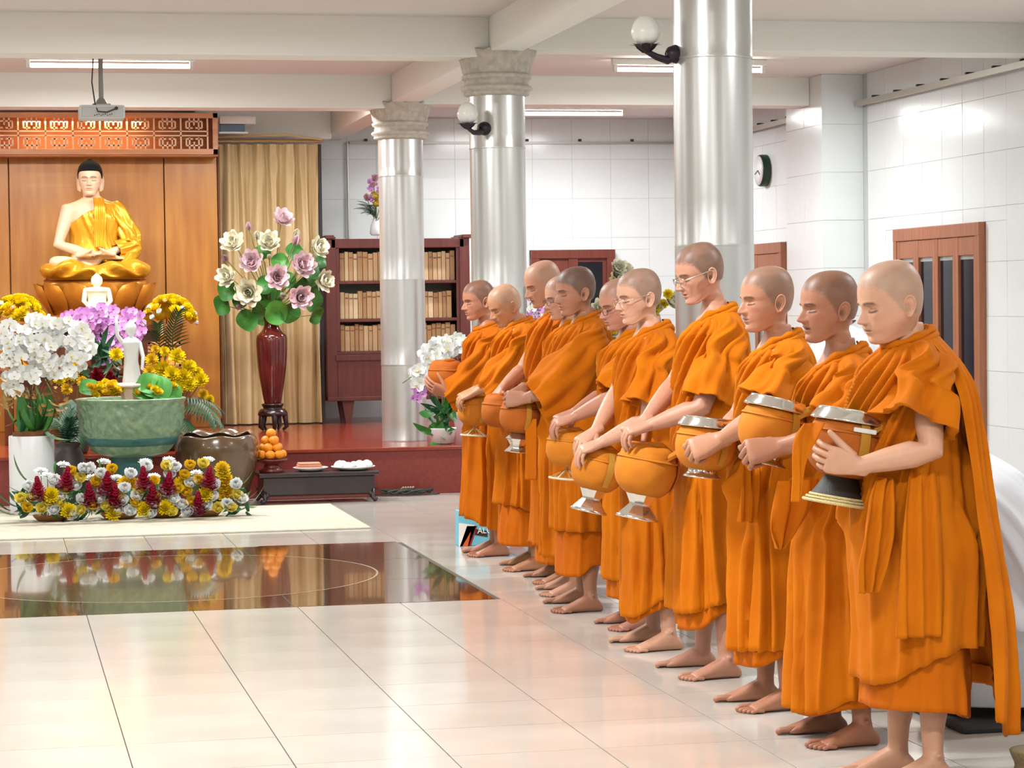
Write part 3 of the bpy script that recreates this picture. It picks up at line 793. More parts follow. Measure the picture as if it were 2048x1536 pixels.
rposy = [(95, 1010), (122, 1012), (215, 1020), (240, 1000), (310, 1000), (340, 1030), (385, 1010), (460, 1022), (305, 970), (190, 970), (405, 935), (330, 940), (45, 1003), (64, 1000), (52, 1022), (85, 1023), (132, 985), (163, 1028), (186, 1018), (269, 1012), (283, 988), (435, 1023), (396, 967), (367, 957), (381, 938), (472, 997), (158, 963), (225, 945), (355, 985), (145, 950), (375, 990)]
for px, py in rposy: inst('rose', RF.choice((ME_rose_y, ME_rose_y, ME_rose_o)), fa, aim(L(px, py, 17.16 + .0006 * (1030 - py), (.93, 17.38, MATZ)), (RF.uniform(-.35, .35), -1, .75 + RF.uniform(0, .3)), 1.85, RF.uniform(0, 6)))
for px, py in ((445, 950), (452, 963), (448, 975), (455, 985), (448, 995), (250, 970), (262, 970), (352, 978), (362, 970), (444, 940)):
    inst('chrysanthemum', RF.choice((ME_mum_y, ME_mum_o)), fa, aim(L(px, py, 17.24, (.93, 17.38, MATZ)), (RF.uniform(-.3, .3), -1, .9), 1.7, RF.uniform(0, 6)))
for px, py in ((127, 931), (208, 925), (290, 925), (338, 921), (416, 921), (82, 943), (95, 953), (182, 957), (308, 954), (233, 957), (392, 948)):
    inst('daisy', ME_daisy, fa, aim(L(px, py, 17.4 if py < 945 else 17.28, (.93, 17.38, MATZ)), (RF.uniform(-.1, .1), -.35, 1), 1.5, RF.uniform(0, 6)))
    p = L(px, py, 17.4, (.93, 17.38, MATZ)); MB().tube([(p.x, p.y, .03), (p.x, p.y, p.z)], .003, 5).build('stem', M_stem, fa, True)

# ------------------------------------------------------------------ white planter with white orchids
YO = 18.25
M_plw = mat('planter_white', (242, 242, 242), .35)
pl = thing('orchid_planter', at(65, 1020, YO) * 1.0, 'tall white planter holding a large white orchid plant', 'potted orchid'); pb = at(65, 1000, YO); pl.location = (pb.x, YO, MATZ if YO < 18.14 else 0); B0 = tuple(pl.location)
r = .165
V, F = lathe([(.01, 0), (r - .005, 0), (r, .01), (r, .565), (r - .004, .572), (r - .016, .572), (r - .018, .53), (.01, .53)], 40)
obj('planter', V, F, M_plw, pl)
V, F = lathe([(r - .03, .53), (r - .03, .6), (.01, .62)], 24); obj('moss', V, F, mat('moss', (120, 76, 40), .9, bump=.6, bscale=60), pl)
RO = random.Random(33)
for i in range(22):
    a = RO.uniform(0, 6.28); M_ = TRS((RO.uniform(-.08, .08), RO.uniform(-.08, .08), .58), (0, -RO.uniform(.2, 1.1), a), RO.uniform(1.0, 1.6))
    inst('leaf', RO.choice((ME_leafw, ME_leafd, ME_leafw)), pl, M_)
inst('leaf', ME_leafw, pl, TRS((.1, -.12, .6), (0, .9, -.6), 1.2))
for i in range(60):
    p = Vector((RO.uniform(-.22, .28), RO.uniform(-.12, .12), RO.uniform(.72, .98)))
    inst('dry_leaf', ME_dry, pl, aim(p, (RO.uniform(-.8, .8), RO.uniform(-1, .3), RO.uniform(-.3, .8)), RO.uniform(.7, 1.2), RO.uniform(0, 6)))
for i in range(7):
    x0 = RO.uniform(-.06, .06); x1 = -.2 + i * .09
    MB().tube([(x0, 0, .6), (x0 + (x1 - x0) * .4, RO.uniform(-.05, .05), .95), (x1, -.05, 1.25 + RO.uniform(0, .1)), (x1 + .12, -.12, 1.28)], .005, 6).build('stem', M_brown, pl, True)
# blooms massed in three hanging sprays
pts = []
for (cx, cy, w, h, n_) in ((60, 665, 58, 34, 34), (130, 672, 46, 30, 28), (45, 715, 50, 38, 30), (120, 720, 50, 40, 32), (40, 765, 34, 24, 14), (150, 690, 34, 24, 14), (20, 690, 24, 40, 12), (165, 700, 18, 18, 7)):
    for i in range(n_):
        a = RO.uniform(0, 6.28); q = math.sqrt(RO.random())
        pts.append((cx + w * q * math.cos(a), cy + h * q * math.sin(a)))
for px, py in pts:
    p = at(px, py, YO - RO.uniform(.02, .24)) - Vector(B0)
    inst('orchid_bloom', ME_orc_w, pl, aim(p, (RO.uniform(-.7, .7), -1, RO.uniform(-.35, .45)), RO.uniform(1.35, 1.75), RO.uniform(-.5, .5)))

# second dark pot with palm fronds beside it
dp = thing('dark_pot_palm', tuple(at(135, 900, 18.55)), 'dark round pot with green palm fronds between planter and basin', 'potted plant'); q = at(135, 900, 18.55); dp.location = (q.x, 18.5, 0); 
V, F = lathe(smooth_prof([(.05, 0), (.1, .02), (.14, .15), (.145, .3), (.11, .42), (.09, .47), (.1, .5), (.08, .5)], 3).tolist(), 28); obj('pot', V, F, mat('pot_dark', (70, 60, 54), .5), dp)
for i in range(12):
    inst('palm_leaf', ME_palm, dp, TRS((0, 0, .48), (0, -RO.uniform(.6, 1.3), RO.uniform(0, 6.28)), RO.uniform(.6, .85)))

# ------------------------------------------------------------------ green glazed basin on a foot, small standing statue inside
YBs = 18.22
M_celadon = mat('basin_glaze', (142, 164, 126), .35, bump=.4, bscale=30, rgb2=(104, 138, 112), vscale=20, coat=.3)
M_teal = mat('basin_glaze_teal', (34, 92, 98), .3, bump=.5, bscale=20, rgb2=(60, 110, 96), vscale=12)
bl, br = at(150, 797, YBs), at(372, 797, YBs); rim = (br.x - bl.x) / 2; zr_ = at(260, 797, YBs).z; bx = (bl.x + br.x) / 2
bs = thing('glazed_basin', (bx, YBs, 0), 'large carved green glazed basin on a foot before the altar', 'basin')
zb_ = at(260, 912, YBs).z
pr_ = [(.12, zb_ - .01), (.2, zb_ + .005), (.27, zb_ + .03), (.33, zb_ + .11), (.372, zb_ + .22), (rim - .02, zr_ - .06), (rim - .004, zr_ - .016), (rim, zr_), (rim - .02, zr_ + .004), (rim - .035, zr_ - .02), (.33, zr_ - .2), (.2, zr_ - .3), (.01, zr_ - .31)]
def carve(r_, z, a, k_):
    on = float(sstep(zb_ + .14, zb_ + .17, z) * (1 - sstep(zr_ - .05, zr_ - .03, z))) if k_ < 8 * 7 else 0.0
    q = abs(float(vnoise(a * 9 + 2.2 * math.sin(z * 22), z * 17 + 1.6 * math.sin(a * 7))) - .5) * 2
    return r_ + on * (.022 * (1 - q) ** 2 - .008), z
V, F = lathe(smooth_prof(pr_, 8).tolist(), 200, fn=carve); obj('bowl', V, F, M_celadon, bs)
V, F = lathe([(.318, zb_ + .085), (.332, zb_ + .09), (.352, zb_ + .14), (.345, zb_ + .15)], 64); obj('teal_band', [(x * .995, y * .995, z) for x, y, z in V], F, M_teal, bs)
V, F = lathe(smooth_prof([(.2, .0), (.2, .03), (.15, .06), (.115, .14), (.12, .24), (.16, zb_)], 4).tolist(), 40); obj('foot', V, F, M_teal, bs)
V, F = lathe([(.001, zr_ - .06), (rim - .05, zr_ - .06)], 32); obj('water', V, F, mat('basin_water', (150, 120, 60), .05), bs)
# floating petals and lotus leaves piled in the basin
wf = thing('basin_flowers', (bx, YBs, zr_ - .055), 'yellow flower heads and green leaves heaped in the glazed basin', 'flowers')
for i in range(46):
    px = RO.choice((RO.uniform(165, 245), RO.uniform(165, 250), RO.uniform(275, 345))); py = RO.uniform(775, 796) - (12 if 190 < px < 245 else 0) * RO.random()
    p = at(px, py, YBs - RO.uniform(-.1, .2)) - Vector((bx, YBs, zr_ - .055)); p.z = max(p.z, .0)
    inst('chrysanthemum', RO.choice((ME_mum_o, ME_mum_o, ME_mum_y)), wf, aim(p, (RO.uniform(-.5, .5), -.6, 1), RO.uniform(1.0, 1.4), RO.uniform(0, 6)))
for px, py, s, tx in ((312, 775, 1.6, .3), (300, 768, 1.3, -.2), (335, 785, 1.5, .5), (178, 775, 1.0, -.3), (290, 782, 1.2, 0)):
    p = at(px, py, YBs - .12) - Vector((bx, YBs, zr_ - .055)); inst('lotus_leaf', ME_ll, wf, aim(p, (tx, -1, .7), s))
M_jade = mat('statue_white', (232, 234, 230), .35)
M_pinkst = mat('pedestal_pink', (236, 214, 198), .4)
ss = thing('standing_child_statue', (bx + .01, YBs, zr_ - .1), 'small white standing child statue raising one arm, in the green basin', 'statue')
hS = at(262, 640, YBs).z - (zr_ - .1)
zz0 = at(262, 765, YBs).z - (zr_ - .1); 
V, F = lathe(smooth_prof([(.12, 0), (.125, .04), (.09, .07), (.075, .1), (.1, zz0 - .05), (.135, zz0 - .03), (.13, zz0 - .01), (.08, zz0), (.01, zz0)], 3).tolist(), 8); obj('pedestal', V, F, M_pinkst, ss, False)
hb_ = hS - zz0
prof = [(.066, zz0), (.068, zz0 + .06 * hb_), (.056, zz0 + .25 * hb_), (.052, zz0 + .4 * hb_), (.058, zz0 + .55 * hb_), (.066, zz0 + .64 * hb_), (.05, zz0 + .70 * hb_), (.022, zz0 + .73 * hb_), (.02, zz0 + .76 * hb_), (.036, zz0 + .8 * hb_), (.042, zz0 + .86 * hb_), (.037, zz0 + .92 * hb_), (.02, zz0 + .96 * hb_), (.014, zz0 + .985 * hb_), (.002, zz0 + hb_)]
V, F = lathe(smooth_prof(prof, 4).tolist(), 24, fn=lambda r_, z, a, k_: (r_ * (1.0 + .04 * math.sin(a * 5 + z * 30) * (1 if z < zz0 + .5 * hb_ else 0)), z)); obj('figure', [(x, y * .8, z) for x, y, z in V], F, M_jade, ss)
shl = zz0 + .63 * hb_
MB().tube([(-.06, 0, shl), (-.1, -.01, shl + .06), (-.105, -.01, shl + .13), (-.105, -.01, hS)], [.018, .016, .013, .011], 8).build('raised_arm', M_jade, ss, True)
MB().tube([(.06, 0, shl), (.085, -.02, shl - .1), (.075, -.05, shl - .19)], [.018, .015, .011], 8).build('lowered_arm', M_jade, ss, True)

# ------------------------------------------------------------------ big brown jar with wavy rim
YJ = 18.48
M_jar = mat('jar_brown', (110, 84, 58), .22, coat=.5, rgb2=(84, 60, 40), vscale=3, bump=.08, bscale=8)
jl, jr = at(350, 905, YJ), at(517, 905, YJ); jx = (jl.x + jr.x) / 2; R_ = (jr.x - jl.x) / 2; zt_ = at(430, 866, YJ).z
jar = thing('brown_jar', (jx, YJ, 0), 'big brown glazed jar with wavy rim beside the basin', 'jar')
pj = [(.18, .0), (.2, .01), (.25, .14), (.295, .28), (R_, .4), (R_ * .985, .47), (R_ * .9, .53), (.23, zt_ - .055), (.222, zt_ - .03), (.24, zt_ - .01), (.268, zt_), (.262, zt_ + .006), (.225, zt_ - .015), (.21, zt_ - .05), (.2, zt_ - .2), (.01, zt_ - .3)]
def jf(r_, z, a, k_):
    w = max(0, min(1, (z - (zt_ - .03)) / .03)); w = w if k_ < 48 else w
    return r_ * (1 + .03 * w * math.sin(a * 7 + 1)), z + .014 * w * math.sin(a * 7)
V, F = lathe(smooth_prof(pj, 4).tolist(), 84, fn=jf); obj('body', V, F, M_jar, jar)

# ------------------------------------------------------------------ oranges on a stand, low black table with plates
M_lack = mat('black_lacquer', (42, 34, 38), .28, coat=.3, rgb2=(60, 44, 44), vscale=5)
M_redlac = mat('red_lacquer', (112, 40, 30), .3, coat=.3)
YT = 18.55
p0, p1 = at(512, 945, YT), at(750, 940, YT)
tb = thing('low_table', ((p0.x + p1.x) / 2, YT, 0), 'low black lacquer table in front of the red platform', 'table')
hw = (p1.x - p0.x) / 2; th = .235
MB().bbox((-hw, -.22, th - .03), (hw, .22, th), .008).build('top', M_lack, tb)
MB().bbox((-hw + .03, -.19, th - .17), (hw - .03, .19, th - .03), .01).build('apron', M_lack, tb)
MB().bbox((-hw + .05, -.17, .03), (hw - .05, .17, th - .17), .01).build('lower_box', M_redlac, tb)
for sx in (-1, 1):
    for sy in (-1, 1):
        MB().tube([(sx * (hw - .06), sy * .17, th - .16), (sx * (hw - .035), sy * .18, .1), (sx * (hw - .05), sy * .175, .035), (sx * (hw - .03), sy * .185, .022)], [.03, .026, .018, .022], 8).build('leg', M_lack, tb, True)
M_plate = mat('plate_white', (240, 238, 234), .25)
def plate(x, r_, label):
    t = thing('plate', (x, YT - .03, th + .001), label, 'plate')
    V, F = lathe([(.001, .006), (r_ * .6, .006), (r_ * .95, .028), (r_, .03), (r_, .025), (r_ * .6, 0), (.001, 0)], 32); obj('dish', V, F, M_plate, t); return t
pA = plate(at(620, 935, YT).x, .135, 'white plate under folded pink cloth on the low table')
pB = plate(at(705, 935, YT).x, .17, 'white plate under white buns on the low table')
cl_ = thing('folded_cloth', (at(618, 935, YT).x, YT - .03, th + .025), 'folded pink cloth lying on a plate', 'cloth')
for i in range(3): MB().bbox((-.1 + i * .006, -.06, i * .014), (.095 - i * .008, .06, .013 + i * .014), .006).build('fold', mat('cloth_pink', (222, 150, 120), .8), cl_)
RP = random.Random(4)
for i, (dx, dy, s) in enumerate(((-.1, .02, 1.1), (-.045, -.05, .9), (.01, .03, .9), (.06, -.03, 1.0), (.11, .02, 1.1), (-.07, .07, 1.0), (.06, .07, 1.0))):
    t = thing('white_bun', (at(705, 935, YT).x + dx, YT - .03 + dy, th + .018), 'soft white bun piled on the right plate of the low table', 'bun', 'white buns on the right plate')
    V, F = lathe([(.001, .052 * s), (.012, .05 * s), (.03 * s, .04 * s), (.042 * s, .022 * s), (.036 * s, .004), (.001, 0)], 20); obj('bun', V, F, mat('bun_white', (246, 244, 238), .6, bump=.2, bscale=40), t)
# orange pyramid
M_or = mat('orange_peel', (246, 146, 24), .4, bump=.25, bscale=300)
ox, oz = at(543, 918, YT - .02).x, at(543, 918, YT - .02).z
st = thing('offering_stand', (ox, YT - .02, th), 'small dark red stand lifting a pile of oranges', 'stand')
V, F = lathe([(.09, 0), (.1, .012), (.06, .03), (.055, oz - th - .04), (.12, oz - th - .012), (.125, oz - th - .0), (.001, oz - th - .002)], 28); obj('stand', V, F, M_redlac, st)
Ro = .036
lay = [[(math.cos(a) * .08, math.sin(a) * .08) for a in np.linspace(0, 2 * math.pi, 7, endpoint=False)] + [(0, 0)], [(math.cos(a + .4) * .055, math.sin(a + .4) * .055) for a in np.linspace(0, 2 * math.pi, 5, endpoint=False)], [(math.cos(a + .9) * .04, math.sin(a + .9) * .04) for a in np.linspace(0, 2 * math.pi, 3, endpoint=False)], [(0, 0)]]
Vor, For = lathe([(.001 + Ro * math.sin(a) * 1.04, Ro * .95 - Ro * .95 * math.cos(a)) for a in np.linspace(0, math.pi, 12)], 18)
me_or = mkmesh('peel', Vor, For, M_or)
me_st = MB().tube([(0, 0, Ro * 1.86), (0, 0, Ro * 1.96)], .004, 6).mesh('stem', M_leaf, True)
for k_, ly in enumerate(lay):
    for (dx, dy) in ly:
        lb = 'orange at the very top of the fruit pile' if k_ == 3 else 'orange in the %s row of the fruit pile' % ('lowest', 'second', 'third')[k_]
        t = thing('orange', (ox + dx, YT - .02 + dy, oz + .002 + k_ * .054), lb, 'orange', 'oranges piled on the stand')
        inst('peel', me_or, t, Matrix.Identity(4)); inst('stem', me_st, t, Matrix.Identity(4))
# cable coil on the floor
cc = thing('cable_coil', (at(810, 990, 18.85).x, 18.86, .006), 'tangle of dark cable lying on the floor by the platform', 'cable')
P_ = []
for i in range(120):
    a = i * .32; rr = .09 + .05 * math.sin(i * .37); P_.append((rr * 1.5 * math.cos(a) + .02 * math.sin(i), rr * .6 * math.sin(a) - .02, .012 + .03 * abs(math.sin(i * .7))))
P_ += [(.2, -.03, .01), (.27, -.04, .006), (.24, -.07, .006), (.1, -.08, .006), (-.3, -.07, .006)]
MB().tube(P_, .006, 6).build('cable', mat('cable_dark', (52, 56, 48), .5), cc, True)
for i in range(5): MB().tube([(-.03 + i * .02, -.03, .045), (-.02 + i * .02, -.05, .06)], .008, 6).build('plug', mat('plug_pale', (190, 170, 150), .5), cc, True)

# ------------------------------------------------------------------ tall vase with lotus flowers
YV = 22.0
M_vase = mat('vase_lacquer', (70, 18, 20), .15, coat=.6, rgb2=(96, 30, 22), vscale=4)
M_vbase = mat('vase_stand', (40, 20, 18), .25, coat=.3)
vb_ = at(546, 850, YV); vt = at(546, 645, YV); vx = vb_.x; vh = vt.z - PZ
vs = thing('floor_vase', (vx, YV, PZ), 'tall dark red lacquer vase with lotus flowers before the curtain', 'vase')
k1 = (at(578, 690, YV).x - at(517, 690, YV).x) / 2
zs = lambda py: at(546, py, YV).z - PZ
pv = [(.07, zs(808)), (.082, zs(800)), (.105, zs(770)), (.128, zs(735)), (k1, zs(700)), (k1 + .002, zs(680)), (k1 - .008, zs(670)), (.1, zs(664)), (.072, zs(655)), (.066, zs(645)), (.075, zs(636)), (.06, zs(634)), (.05, zs(645))]
V, F = lathe(smooth_prof(pv, 4).tolist(), 40); obj('body', V, F, M_vase, vs)
V, F = lathe(smooth_prof([(.09, zs(828)), (.125, zs(832)), (.135, zs(826)), (.11, zs(818)), (.085, zs(816)), (.095, zs(812)), (.1, zs(808)), (.08, zs(806))], 3).tolist(), 36); obj('stand', V, F, M_vbase, vs)
for i in range(5):
    a = 2 * math.pi * i / 5 - .3
    MB().tube([(.11 * math.cos(a), .11 * math.sin(a), zs(830)), (.125 * math.cos(a), .125 * math.sin(a), .035), (.1 * math.cos(a), .1 * math.sin(a), .014)], [.026, .02, .014], 8).build('foot', M_vbase, vs, True)
vb0 = Vector((vx, YV, PZ)); ztop = zs(640)
def vstem(p, parent, r=.004): 
    MB().tube([(0, 0, ztop - .06), (p.x * .25, p.y * .25, ztop + (p.z - ztop) * .4), tuple(p)], r, 6).build('stem', M_stem, parent, True)
for (px, py, me_, s, dx, dz) in [(562, 445, ME_lot_p, 1.2, .3, .8), (498, 458, ME_bud_p, 1.0, -.2, 1), (513, 478, ME_bud_w, 1.1, 0, 1), (591, 474, ME_bud_w, 1.1, .2, 1), (470, 490, ME_lot_w, 1.3, -.5, .5), (538, 490, ME_lot_w, 1.25, -.1, .5), (590, 488, ME_bud_p, 1.3, .2, .8), (630, 500, ME_lot_w, 1.2, .6, .4), (505, 527, ME_lot_p, 1.3, -.3, .3), (600, 532, ME_lot_p, 1.4, .3, .2), (553, 556, ME_lot_p, 1.35, 0, .1), (641, 563, ME_lot_w, 1.2, .6, .1), (460, 555, ME_lot_w, 1.2, -.7, .2), (500, 585, ME_lot_w, 1.5, -.3, .0), (597, 595, ME_lot_p, 1.35, .2, .0), (453, 520, ME_bud_p, 1.0, -.6, .6), (480, 614, ME_bud_p, 1.0, -.4, .0), (538, 517, ME_bud_w, .8, 0, .6), (570, 592, ME_bud_w, 1.1, -.6, .1)]:
    p = at(px, py, YV - RO.uniform(.05, .25)) - vb0
    inst('lotus' if me_ in (ME_lot_p, ME_lot_w) else 'lotus_bud', me_, vs, aim(p, (dx, -1, dz), s * 1.45, RO.uniform(0, 6))); vstem(p, vs)
for (px, py, s, dx, dz, me_) in [(525, 505, .9, -.2, .4, ME_ll), (590, 505, 1.1, .3, .5, ME_lld), (560, 525, 1.0, .1, .3, ME_ll), (620, 540, 1.3, .8, .1, ME_lld), (610, 580, 1.5, .6, -.1, ME_lld), (530, 570, 1.0, -.4, .1, ME_lld), (455, 580, 1.2, -.8, .1, ME_lld), (445, 610, 1.1, -.9, -.2, ME_lld), (530, 625, 1.4, -.2, -.2, ME_ll), (552, 625, 1.3, .2, -.2, ME_ll), (580, 625, 1.2, .5, -.3, ME_lld), (540, 595, 1.3, -.1, 0, ME_lld), (625, 600, 1.3, .8, -.3, ME_lld), (632, 630, 1.0, .8, -.5, ME_lld), (495, 640, 1.2, -.6, -.3, ME_lld), (640, 520, .9, .8, .3, ME_lld), (480, 600, .9, -.5, 0, ME_lld), (575, 560, .9, .1, 0, ME_lld)]:
    p = at(px, py, YV - RO.uniform(-.05, .15)) - vb0
    inst('lotus_leaf', me_, vs, aim(p, (dx, -1, dz), s * 1.15, RO.uniform(0, 6))); vstem(p, vs, .0035)
for i in range(16):
    px, py = RO.uniform(470, 640), RO.uniform(500, 610); p = at(px, py, YV) - vb0; vstem(p, vs, .003)

# ------------------------------------------------------------------ flowers on top of the bookcase
wf_ = thing('bookcase_bouquet', (at(752, 440, 23.1).x, 23.12, 2.165), 'bouquet of pink and yellow flowers with fern on top of the bookcase', 'flowers'); bb = Vector(wf_.location)
V, F = lathe([(.04, 0), (.06, .02), (.05, .1), (.03, .14), (.04, .16), (.03, .16)], 20); obj('small_vase', V, F, M_plw, wf_)
for (px, py, m_, s) in ((747, 362, 'p', 1.6), (742, 375, 'p', 1.5), (735, 400, 'p', 1.6), (750, 398, 'y', 1.6), (752, 412, 'y', 1.4), (762, 385, 'p', 1.6), (770, 405, 'p', 1.6), (780, 390, 'y', 1.4)):
    p = at(px, py, 23.05) - bb; inst('bloom', ME_bud_p if m_ == 'p' else ME_rose_y, wf_, aim(p, (RO.uniform(-.3, .3), -.8, .6), s * (1.0 if m_ == 'p' else 1.3)))
    if m_ == 'p':
        for j in range(6): inst('bloom', ME_orc_p, wf_, aim(p + Vector((RO.uniform(-.04, .04), -.03, RO.uniform(-.04, .05))), (RO.uniform(-.5, .5), -1, .3), .8))
    MB().tube([(0, 0, .12), (p.x * .5, p.y, p.z * .6), tuple(p)], .004, 6).build('stem', M_stem, wf_, True)
for i in range(9): inst('palm_leaf', ME_palm, wf_, TRS((0, -.02, .16 + i * .004), (0, -RO.uniform(-.2, .7), math.pi + RO.uniform(-1.3, 1.3)), .6))
# ------------------------------------------------------------------ figures: heads, limbs, hands, feet, robes
def pch(xk, yk, x):
    """smooth (monotone) interpolation through knots"""
    xk = np.asarray(xk, float); yk = np.asarray(yk, float)
    h = np.diff(xk); d = np.diff(yk) / h
    m = np.zeros_like(yk); m[0] = d[0]; m[-1] = d[-1]
    for i in range(1, len(xk) - 1):
        m[i] = 0 if d[i - 1] * d[i] <= 0 else 2 * d[i - 1] * d[i] / (d[i - 1] + d[i])
    x = np.clip(x, xk[0], xk[-1]); k_ = np.clip(np.searchsorted(xk, x, 'right') - 1, 0, len(h) - 1)
    t = (x - xk[k_]) / h[k_]
    return ((1 + 2 * t) * (1 - t) ** 2) * yk[k_] + t * (1 - t) ** 2 * h[k_] * m[k_] + t * t * (3 - 2 * t) * yk[k_ + 1] + t * t * (t - 1) * h[k_] * m[k_ + 1]

# side profile of the head: height w, front u, back u, half width
HEADP = np.array([
    (.1180, -.012, -.016, .002), (.1170, .004, -.032, .018), (.113, .026, -.052, .034), (.102, .0525, -.0745, .0530), (.082, .0735, -.0915, .0675), (.056, .0862, -.1010, .0755),
    (.030, .0915, -.104, .0785), (.013, .0935, -.1025, .0775), (-.003, .0885, -.0995, .076), (-.020, .0890, -.0935, .0745), (-.040, .0905, -.0845, .0715),
    (-.055, .0920, -.079, .0685), (-.066, .0915, -.0735, .0655), (-.078, .0875, -.069, .0625), (-.095, .0870, -.065, .0565), (-.106, .0820, -.063, .0520),
    (-.1135, .0690, -.0625, .0500), (-.118, .0480, -.0625, .0495), (-.123, .0300, -.063, .0498), (-.135, .0150, -.065, .0505), (-.160, .0060, -.068, .0515), (-.19, .0000, -.071, .053), (-.22, -.006, -.073, .054), (-.26, -.012, -.074, .055)])

def make_head(p):
    """p: dict of shape and colour values; returns verts in head space (u fwd, v left, w up), faces, colours"""
    fat = p.get('fat', 0.0)
    nr, ns = 118, 150
    # denser rings through the face
    tt = np.linspace(0, 1, nr)
    wk = pch([0, .06, .2, .36, .72, .86, 1], [.118, .112, .075, .035, -.082, -.125, -.26], tt)
    wk[0] = .1179
    s = np.linspace(0, 2 * np.pi, ns, endpoint=False)
    th = s - 0.42 * np.sin(s)              # more columns at the front
    Wm, TH = np.meshgrid(wk, th, indexing='ij')
    order = np.argsort(HEADP[:, 0])
    hp = HEADP[order]
    Fr = pch(hp[:, 0], hp[:, 1], Wm); Bk = pch(hp[:, 0], hp[:, 2], Wm); Hw = pch(hp[:, 0], hp[:, 3], Wm)
    Hw = Hw * (1 + fat * .1 * np.exp(-((Wm + .06) / .05) ** 2)) * p.get('width', 1.0)
    jaw = np.exp(-((Wm + .085) / .03) ** 2)
    ct, st = np.cos(TH), np.sin(TH)
    mid = np.where(Wm > -.11, -.008, (Fr + Bk) / 2)
    mid = (1 - sstep(-.125, -.1, Wm)) * (Fr + Bk) / 2 + sstep(-.125, -.1, Wm) * (-.008)
    n1 = 2.25
    cu = np.sign(ct) * np.abs(ct) ** (2 / n1); sv = np.sign(st) * np.abs(st) ** (2 / 2.1)
    U = np.where(ct >= 0, mid + (Fr - mid) * cu, mid + (mid - Bk) * cu)
    Vv = Hw * sv
    # taper of the face towards the front below the cheek bones
    front = np.clip((U - .02) / .07, 0, 1)
    Vv *= 1 - .10 * front * sstep(-.02, -.09, -Wm * -1) * 0 - (.16 - .12 * fat) * front * (1 - sstep(-.09, -.02, Wm)) * sstep(-.118, -.1, Wm)
    g = lambda v0, w0, sv_, sw_: np.exp(-((np.abs(Vv) - v0) / sv_) ** 2 - ((Wm - w0) / sw_) ** 2)
    gm = lambda w0, sv_, sw_: np.exp(-(Vv / sv_) ** 2 - ((Wm - w0) / sw_) ** 2)
    fr = sstep(.0, .03, U)
    ns_ = p.get('nose', 1.12)
    nz = pch([-.052, -.046, -.041, -.036, -.030, -.018, -.006, .006, .014], [0, .005, .0165, .0225, .0215, .0150, .0080, .0025, 0], Wm) * ns_
    nw = pch([-.05, -.036, -.02, 0, .015], [.0105, .0115, .0085, .0070, .0075], Wm)
    D = nz * np.exp(-(np.abs(Vv) / nw) ** 2.4) * 1.12
    D += .0100 * ns_ * g(.0135, -.0385, .0062, .0068)                    # wings
    D -= .0030 * g(.007, -.0455, .0040, .0030)                            # nostrils
    D += -.0115 * g(.030, .000, .017, .0105) - .0055 * g(.017, .001, .007, .009)     # sockets
    D += .0052 * g(.032, -.0055, .0125, .0075)                             # lids
    D += -.0010 * g(.032, -.0125, .0135, .0022)                            # lid crease
    D += .0042 * g(.028, .0150, .018, .0055)                               # brow
    D += .0036 * g(.047, -.024, .016, .013)                                # cheek bone
    D -= .0025 * g(.04, -.06, .014, .02) * (1 - fat)                       # hollow cheek
    D += fat * .004 * g(.036, -.055, .022, .022)
    D += .0056 * gm(-.0580, .018, .0045) + .0060 * gm(-.0708, .0160, .0050)   # lips
    mo = p.get('mouth', 0.0)
    D -= (.0042 + mo * .006) * np.exp(-(Vv / .021) ** 4 - ((Wm + .0645) / (.0016 + .0028 * mo)) ** 2)
    D -= .0034 * gm(-.0810, .016, .0045)
    D += .0048 * gm(-.0985, .017, .0105)
    D -= .0020 * g(.0205, -.052, .004, .012)                                # fold beside the mouth
    D -= .0014 * gm(-.051, .003, .005)
    U = U + D * fr
    # sterno and nape shaping is left to the rings; colours
    base = np.array(lin(*p['skin'])); col = np.ones(U.shape + (3,)) * base
    tone = lambda mask, rgb, a: col.__setitem__(slice(None), col * (1 - a * mask[..., None]) + np.array(lin(*rgb)) * (a * mask[..., None]))
    nz2 = vnoise(TH * 9 + 31, Wm * 160)
    red = p.get('red', (196, 110, 92))
    tone(fr * (g(.045, -.03, .02, .016) + gm(-.036, .012, .012)), red, .28)
    # hairline
    uu = U
    hl = pch([-.12, -.03, .012, .032, .05, .075, .1], [-.062, -.05, -.02, .018, .044, .058, .066], uu) + p.get('hairline', 0.0) * sstep(.0, .05, uu)
    hair = sstep(-.010, .012, Wm - hl + (nz2 - .5) * .010) * (.86 + .24 * vnoise(TH * 5 + 11, Wm * 60 + 5))
    hair *= 1 - .0 * fr
    tone(hair, p.get('hair', (120, 105, 92)), p.get('stubble', .55))
    tone(hair * sstep(.1, .118, Wm) * 0, (240, 230, 220), .2)
    # brows, lids, lips
    bw = p.get('brow', .8)
    arch = .0165 - .0045 * ((np.abs(Vv) - .028) / .02) ** 2
    tone(fr * np.exp(-((Wm - arch) / .0044) ** 2) * sstep(.008, .014, np.abs(Vv)) * (1 - sstep(.044, .055, np.abs(Vv))), (36, 26, 22), bw)
    lash = -.0120 - .0022 * ((np.abs(Vv) - .031) / .014) ** 2 + .004 * ((np.abs(Vv) - .031) / .014) ** 2
    tone(fr * np.exp(-((Wm - lash) / .0030) ** 2) * sstep(.013, .019, np.abs(Vv)) * (1 - sstep(.045, .053, np.abs(Vv))), (30, 18, 16), .95)
    tone(fr * np.exp(-((Wm + .0025) / .0018) ** 2) * sstep(.016, .02, np.abs(Vv)) * (1 - sstep(.042, .048, np.abs(Vv))), (96, 56, 44), .5)
    tone(fr * (np.exp(-(Vv / .019) ** 4 - ((Wm + .0645) / .0085) ** 4)), p.get('lip', (170, 92, 82)), .6)
